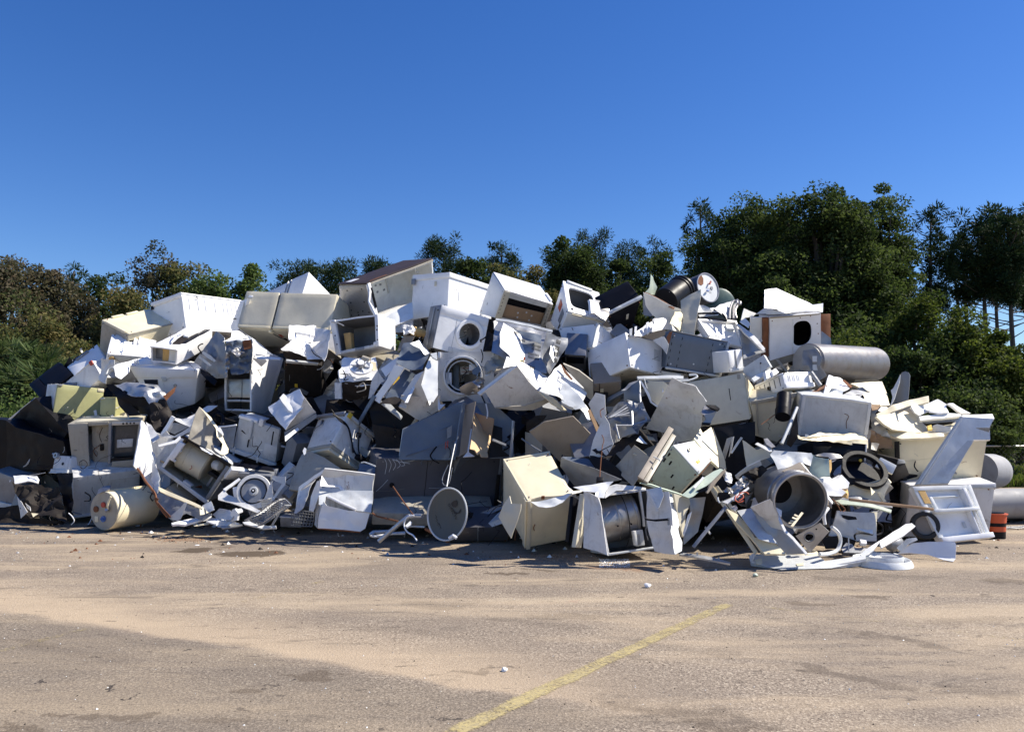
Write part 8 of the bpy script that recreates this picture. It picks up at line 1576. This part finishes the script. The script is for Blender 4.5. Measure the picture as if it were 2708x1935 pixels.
for k_, pts in enumerate(([(195, 860), (240, 880), (300, 940), (280, 960)], [(180, 840), (230, 900), (260, 960)], [(600, 1060), (650, 1100), (640, 1160), (590, 1180), (560, 1180)], [(395, 1220), (390, 1180), (440, 1160), (560, 1175)])): tube('cable', pts, .012 if k_ > 1 else .006, 'K' if k_ > 1 else 'R', off=-1.1, label=['reddish cable tail upper of two beside the steel drum', 'reddish cable tail lower of two beside the steel drum', 'black cable loop beside the olive grey dryer post', 'black hose arching over the white block on the ground'][k_], cat='cable')
tube('white_hose', [(175, 1105), (235, 1160), (258, 1235), (225, 1320), (140, 1355), (60, 1358)], .022, 'L', off=-1.25, label='thick white drain hose curling down to the asphalt', cat='hose')
comp('machine_base', 'grey machine base bars and white block on the ground behind the white oval ring', 'machine base', [(400, 1290)], [
    ('base_bar', [(270, 1300), (310, 1245), (370, 1260), (400, 1290), (540, 1290), (600, 1330), (540, 1345), (290, 1335)], 'FU', 'GR', -1.1, dict(th=.05, amp=.02)), ('dark_plinth', [(245, 1330), (560, 1345), (560, 1365), (250, 1352)], 'F', 'KB', -1.1, dict(th=.04)), ('white_block', [(440, 1215), (500, 1225), (505, 1255), (450, 1250)], 'FU', 'W', -1.15, dict(th=.05)), ('rod', [(330, 1200), (340, 1200), (338, 1330), (328, 1330)], 'F', 'G', -1.12, dict(th=.01))])
ca, cb = P3((700, 1265), -1.2), P3((815, 1255), -1.1); ca.z = max(ca.z, .1); cb.z = max(cb.z, .11); tag(mk('motor', *cylgeo(ca, cb, .085, rings=[(0, -.03), (.2, 0), (.8, 0), (1, -.03)]), 'GR'), 'olive grey electric motor can resting between gutter and white panel', 'motor')
comp('gutter', 'long bent white plastic strip propped on the ground near the tyre', 'plastic strip', [(700, 1200)], [
    ('strip', [(415, 1385), (500, 1310), (620, 1235), (870, 1070), (925, 1062), (960, 1090), (850, 1180), (720, 1250), (640, 1300), (620, 1250), (560, 1330), (440, 1398)], 'FU', 'W', -1.45, dict(th=.03, amp=.015)), ('strip_end', [(490, 1360), (560, 1345), (640, 1385), (640, 1395), (500, 1400)], 'U', 'L', -1.4, dict(th=.03))])
comp('curved_panel', 'bright curved white washer panel with an embossed badge on the asphalt, far right foot', 'plastic panel', [(1100, 1350)], [
    ('panel', [(790, 1355), (850, 1300), (930, 1255), (1080, 1243), (1325, 1243), (1335, 1270), (1330, 1400), (1312, 1475), (1220, 1450), (1150, 1390), (1070, 1362), (900, 1345)], 'FLU', 'W', -1.5, dict(th=.015, amp=.008, smooth=True)), ('badge', [(1262, 1310), (1282, 1305), (1278, 1400), (1258, 1400)], 'FLU', 'GR', -1.54, dict(th=.006, amp=0)), ('badge_line', [(1240, 1340), (1250, 1338), (1246, 1400), (1238, 1400)], 'FLU', 'GR', -1.54, dict(th=.006, amp=0)),
    ('strut', [(750, 1350), (790, 1355), (850, 1420), (820, 1420)], 'FU', 'L', -1.4, dict(th=.02)), ('lug', [(780, 1300), (870, 1210), (960, 1195), (975, 1215), (890, 1260), (820, 1330)], 'FLU', 'L', -1.35, dict(amp=.03))])
tag(bpy.data.objects['curved_panel'], kind=None); bpy.data.objects['curved_panel'].name = 'washer_front_shell'
def oval(name, label, cpx, rx, ry, w, h, mat, parent=None, z0=.0):
    c = ground(*px(cpx)); k = c.y / F; RX = rx / _v[2] * k; ty, by = px((0, cpx[1] - ry))[1], px((0, cpx[1] + ry))[1]; RY = abs(ground(1354, ty).y - ground(1354, by).y) / 2; c.z = z0; vs, fs = [], []; n_ = 56
    prof = [(0, 0), (-.15, h * .6), (-.4, h), (-.75, h * .8), (-1, h * .3), (-1, 0)]
    for a, z in prof:
        for i in range(n_): an = 2 * math.pi * i / n_; vs.append(c + Vector(((RX + a * w) * math.cos(an), (RY + a * w) * math.sin(an), z + .003)))
    for i in range(len(prof)):
        for j in range(n_): a, b_ = i * n_ + j, i * n_ + (j + 1) % n_; d = ((i + 1) % len(prof)) * n_; fs.append([a, b_, d + (j + 1) % n_, d + j])
    return tag(mk(name, vs, fs, mat, parent), label, 'ring' if not parent else None)
o = oval('oval_ring', 'thick white oval seal ring lying flat on the asphalt at the right foot', (640, 1455), 262, 52, .075, .07, 'L'); q = oval('inner_ring', None, (640, 1440), 200, 32, .05, .085, 'WG', o)
view('B2')
comp('fallen_door', 'white refrigerator door flat on the asphalt with a cream oval gasket on it', 'door', [(1300, 1500)], [
    ('door_plate', [(1000, 1450), (1050, 1428), (1350, 1432), (1640, 1440), (1700, 1490), (2080, 1435), (2085, 1490), (1760, 1560), (1300, 1590), (1140, 1545), (1010, 1500)], 'U', 'WG', -1.0, dict(th=.05, amp=.004)), ('front_edge', [(1010, 1490), (1150, 1540), (1300, 1575), (1760, 1545), (2085, 1470), (2085, 1495), (1760, 1575), (1300, 1595), (1140, 1555), (1010, 1512)], 'F', 'W2', -1.1, dict(th=.02)),
    ('blue_corner', [(990, 1450), (1020, 1425), (1050, 1430), (1020, 1500), (1000, 1490)], 'FL', 'WG', -1.1, dict(th=.03)), ('plaster_bits', [(1050, 1480), (1110, 1470), (1120, 1500), (1070, 1510)], 'U', 'C', -1.1, dict(amp=.03, es=.04)), ('latch', [(1430, 1515), (1500, 1505), (1500, 1530), (1440, 1535)], 'U', 'C', -1.12, dict(th=.02))])
o = oval('gasket_ring', 'cream oval gasket lying on the fallen door', (1370, 1478), 262, 34, .06, .05, 'C', None, .055); q = oval('inner_pan', None, (1260, 1478), 110, 20, .1, .02, 'W', o, .058)
comp('floor_rail', 'broken grey metal rail lying on the asphalt in front of the black gap', 'rail', [(600, 1450)], [('rail_body', [(370, 1410), (480, 1425), (660, 1460), (820, 1495), (815, 1510), (640, 1485), (450, 1445), (340, 1425)], 'U', 'G', -1.1, dict(th=.02, amp=.012)), ('rail_tab', [(700, 1460), (715, 1455), (720, 1475), (700, 1475)], 'F', 'G', -1.15, dict(th=.01)), ('rail_clip', [(500, 1412), (515, 1410), (520, 1440), (505, 1440)], 'F', 'G', -1.15, dict(th=.01))])
# behind the right end
view('B4')
ca = atY(*px((1560, 585)), 14.2); cb = ca + Vector((.55, .35, -.02)); tag(mk('tank', *cylgeo(ca, cb, .30, rings=[(0, 0), (.6, 0), (.8, -.02), (.93, -.08), (1, -.18)]), 'PC'), 'grey tank with a rounded end behind the white chest freezer', 'tank')
ca = atY(*px((1560, 870)), 13.5); ca.z = .31; cb = ca + Vector((6, .5, 0)); tag(mk('culvert_pipe', *cylgeo(ca, cb, .24, rings=[(0, 0), (1, 0)]), 'PC'), 'big grey pipe running out of the picture at the right edge', 'pipe')
b = Box('skid', 'dark steel skid rack under the big grey pipe', 'rack', (1680, 1010), (2300, 1010), (1680, 1060), None, (2.2, .12, .5), 'KB', n='F', Y=13.3, body='rack_beam')
for i in range(5): b.slab('c', .04 + .2 * i, .10 + .2 * i, 1.0, 2.6, -.1, .0, 'KB', 'rack_leg')
rack('wire_crate', 'flattened wire crate on the asphalt before the big grey pipe', [(1745, 1110), (2080, 1105), (2100, 1190), (1760, 1200)], 14, 6, 1.2, .005, 'GR', walls=.06)
view('SRC')
ca = ground(2633, 1422); orr = root('orange_tub', 'orange and black striped plastic tub beside the chest freezer', 'tub', ca, None)
for z0, z1, r0, r1, mt, nm in ((0, .10, .125, .13, 'K', 'base'), (.10, .17, .13, .135, 'OR', 'orange_band'), (.17, .22, .137, .137, 'K', 'black_band'), (.22, .33, .14, .15, 'OR', 'orange_band'), (.33, .345, .165, .165, 'OR', 'brim')): mk(nm, *cylgeo(ca + Vector((0, 0, z0)), ca + Vector((.0, 0, z1)), r0, r1, n=20), mt, orr)
mk('lid_recess', *cylgeo(ca + Vector((0, 0, .345)), ca + Vector((0, 0, .36)), .12, n=20), 'K', orr)

# ---------------------------------------------------------------- what fills the heap behind and between
TX = [0, 60, 170, 260, 300, 400, 480, 640, 880, 900, 1140, 1290, 1330, 1450, 1500, 1700, 1830, 1900, 1960, 2010, 2180, 2200, 2330, 2370, 2420, 2600, 2640, 2710]
TY = [1110, 1080, 930, 880, 850, 815, 800, 800, 790, 740, 740, 760, 790, 800, 800, 830, 850, 830, 850, 830, 850, 930, 960, 1080, 1110, 1130, 1240, 1420]
def topy(x): return float(np.interp(x, TX, TY))
V_, F_, MI = [], [], []
mats_ = ['KB', 'GR', 'K', 'SD', 'BG', 'GR', 'KB', 'W2']
def pxof(p):
    d = p - CAM; t = d.y * _cp + d.z * _sp; return CX + F * d.x / t, CY - F * (d.z * _cp - d.y * _sp) / t
bpy.context.view_layer.update(); dg = bpy.context.evaluated_depsgraph_get()
def hides(p, slack=0.0):
    """1 when a piece at p would stand in front of an appliance already built, 0 when behind one, -1 over open sky"""
    d = p - CAM; h = S.ray_cast(dg, CAM, d.normalized())
    if not h[0] or h[1].y > 17.5 or h[1].z < .004: return -1
    return int((h[1] - CAM).length > d.length + slack)
def inside(p):
    x, y = pxof(p); return 6 < x < 2630 and y > topy(x) + 12 and p.z > .02
tries = 0; cnt = 0
while cnt < 1100 and tries < 7500:
    tries += 1; x = rng.uniform(-20, 2640); y = rng.uniform(topy(x), 1440); p = atY(x, y, depth(x, y) + rng.uniform(.15, 2.8))
    if p.z < .1: continue
    L_ = [rng.uniform(.25, .85), rng.uniform(.25, .7), rng.choice([.06, .25, .4, .5])]; q = Matrix.Rotation(rng.uniform(0, 6.3), 3, 'Z') @ Matrix.Rotation(rng.gauss(0, .7), 3, 'X') @ Matrix.Rotation(rng.gauss(0, .6), 3, 'Y')
    cs = [p + q @ Vector(((i - .5) * L_[0], (j - .5) * L_[1], (k - .5) * L_[2])) + noise.noise_vector(p * 3 + Vector((i, j, k))) * .05 for i in (0, 1) for j in (0, 1) for k in (0, 1)]
    if not all(inside(c_) for c_ in cs): continue
    if any(hides(c_, .02) == 1 for c_ in cs + [p] + [(cs[a] + cs[b_]) / 2 for a, b_ in ((0, 1), (0, 2), (1, 3), (2, 3), (0, 4), (1, 5), (0, 3), (4, 7), (0, 5))]): continue
    k0 = len(V_); V_ += cs; F_ += [[k0 + a for a in f_] for f_ in ([0, 1, 3, 2], [4, 6, 7, 5], [0, 4, 5, 1], [2, 3, 7, 6], [0, 2, 6, 4], [1, 5, 7, 3])]; MI += [rng.randrange(8)] * 6; cnt += 1
tag(mk('scrap_heap_core', V_, F_, mats_, None, False, MI, org=Vector((0, 12, 0))), kind='stuff')
# small torn pieces caught in the gaps, many of a kind
def bits(name, n, off, kinds, sz, seed):
    r_ = random.Random(seed); V_, F_, MI = [], [], []
    for _ in range(n):
        x = r_.uniform(10, 2560); y = r_.uniform(topy(x) + 20, 1425); p = place(x, y, off + r_.uniform(-.12, .15)); p.z = max(p.z, .04)
        if hides(p) == 1 and r_.random() > .12: continue
        t = r_.random(); u = Vector((r_.gauss(0, 1), r_.gauss(0, .6), r_.gauss(0, 1))).normalized(); w = u.cross(Vector((r_.gauss(0, 1), r_.gauss(0, 1), r_.gauss(0, 1)))).normalized(); nn = u.cross(w)
        L_ = sz * r_.uniform(.4, 1.6); W_ = L_ * (r_.uniform(.05, .15) if t < .5 else r_.uniform(.3, .8)); m_ = r_.randrange(len(kinds)); k0 = len(V_); NS = 5
        for i in range(NS + 1):
            s_ = i / NS; c_ = p + u * L_ * (s_ - .5) + nn * L_ * .18 * math.sin(3 * s_ + t * 6); wj = W_ * (.6 + .5 * abs(noise.noise(c_ * 9)))
            V_ += [c_ - w * wj / 2, c_ + w * wj / 2, c_ + w * wj / 2 + nn * .006, c_ - w * wj / 2 + nn * .006]
        for i in range(NS):
            for a, b_ in ((0, 1), (1, 2), (2, 3), (3, 0)): q = k0 + i * 4; F_.append([q + a, q + b_, q + 4 + b_, q + 4 + a]); MI.append(m_)
        F_ += [[k0 + 3, k0 + 2, k0 + 1, k0], [k0 + NS * 4 + a for a in range(4)]]; MI += [m_, m_]
    tag(mk(name, [Vector((v.x, v.y, max(v.z, .005))) for v in V_], F_, kinds, None, False, MI, org=Vector((0, 11, 0))), kind='stuff')
bits('scrap_fragments', 220, .32, ['W', 'GR', 'K', 'S', 'BG', 'KB', 'R', 'L', 'W2'], .22, 5)
bits('small_fragments', 420, .0, ['W', 'GR', 'K', 'S', 'W2', 'KB'], .07, 9)
# wires and cords slung through the gaps
geo = []
for _ in range(230):
    x = rng.uniform(100, 2500); y = rng.uniform(topy(x) + 60, 1400); p = place(x, y, -.05 + rng.uniform(-.15, .2)); l = rng.uniform(.15, .6); pts = [p]
    for i in range(4): pts.append(pts[-1] + Vector((rng.gauss(0, .5), rng.gauss(0, .25), -rng.uniform(0, .9))) * l / 3)
    for q in pts: q.z = max(q.z, .02)
    geo.append(tubegeo(smoothpath(pts, 4), rng.choice([.003, .004, .006, .011]), 4))
v, f = joingeo(geo); tag(mk('loose_wires', v, f, 'K'), kind='stuff')

# ---------------------------------------------------------------- on the open asphalt
def stone(name, label, x, y, r, mat, cat='stone'):
    c = ground(x, y); bm = bmesh.new(); bmesh.ops.create_icosphere(bm, subdivisions=2, radius=r)
    for v_ in bm.verts: v_.co = v_.co * (1 + .45 * noise.noise(v_.co * (2.2 / r) * .4 + Vector((x, y, 0)))); v_.co.z *= .7; v_.co += c + Vector((0, 0, r * .55))
    o = frombm(name, bm, mat, None, False); return tag(o, label, cat)
stone('foam_crumb', 'white crumpled lump lying alone on the asphalt, right of centre', 1713, 1553, .035, 'W', 'crumpled lump')
stone('foam_crumb', 'grey green lump on the asphalt below the fallen door', 1998, 1524, .03, 'GN', 'crumpled lump'); stone('foam_crumb', 'lone pale crumb in the open asphalt near the yellow line', 1334, 1774, .02, 'L', 'crumb')
stone('foam_crumb', 'dark grey lump in front of the wire basket', 694, 1412, .04, 'GR', 'crumpled lump'); stone('foam_crumb', 'small white chip near the fallen door corner', 1893, 1508, .012, 'W', 'chip')
stone('foam_crumb', 'tiny white ball beside the machine base', 2252, 1463, .025, 'W', 'ball')
for k_, (x, y) in enumerate(((522, 1441), (342, 1407), (862, 1444), (2180, 1440))): stone('paper_scrap', ['white paper scrap left of the two dark wet stains', 'small white scrap in front of the water heater', 'white scrap at the foot of the dish mast', 'white scrap behind the fallen door'][k_], x, y, .03, 'W', 'scrap').scale.z = .25
def scatter(name, n, xr, yr, rr, mats, seed):
    r_ = random.Random(seed); V_, F_, MI = [], [], []
    for _ in range(n):
        x, y = r_.uniform(*xr), yr[0] + (yr[1] - yr[0]) * r_.random() ** 1.6; c = ground(x, y); r0 = r_.uniform(*rr); k0 = len(V_); a0 = r_.uniform(0, 6)
        for i in range(4): an = a0 + i * 1.57; V_.append(c + Vector((math.cos(an) * r0 * r_.uniform(.6, 1.3), math.sin(an) * r0 * r_.uniform(.6, 1.3), 0)))
        V_.append(c + Vector((0, 0, r0 * r_.uniform(.5, 1.1)))); F_ += [[k0 + i, k0 + (i + 1) % 4, k0 + 4] for i in range(4)]; MI += [r_.randrange(len(mats))] * 4
    tag(mk(name, V_, F_, mats, None, False, MI, org=Vector((0, 8, 0))), kind='stuff')
scatter('ground_crumbs', 420, (0, 2700), (1400, 1500), (.004, .016), ['W', 'KB', 'BG', 'R', 'GR'], 3)
scatter('ground_crumbs', 150, (20, 2640), (1405, 1478), (.012, .04), ['W', 'KB', 'BG', 'G', 'R', 'L'], 31)
scatter('loose_grit', 900, (-50, 2750), (1470, 1930), (.002, .008), ['KB', 'BG', 'KB', 'L', 'TP'], 4)
scatter('spilled_beads', 700, (1585, 1665), (1478, 1500), (.003, .008), ['W'], 6)
scatter('ground_crumbs', 120, (400, 560), (1420, 1436), (.006, .018), ['R', 'KB', 'WD'], 8)
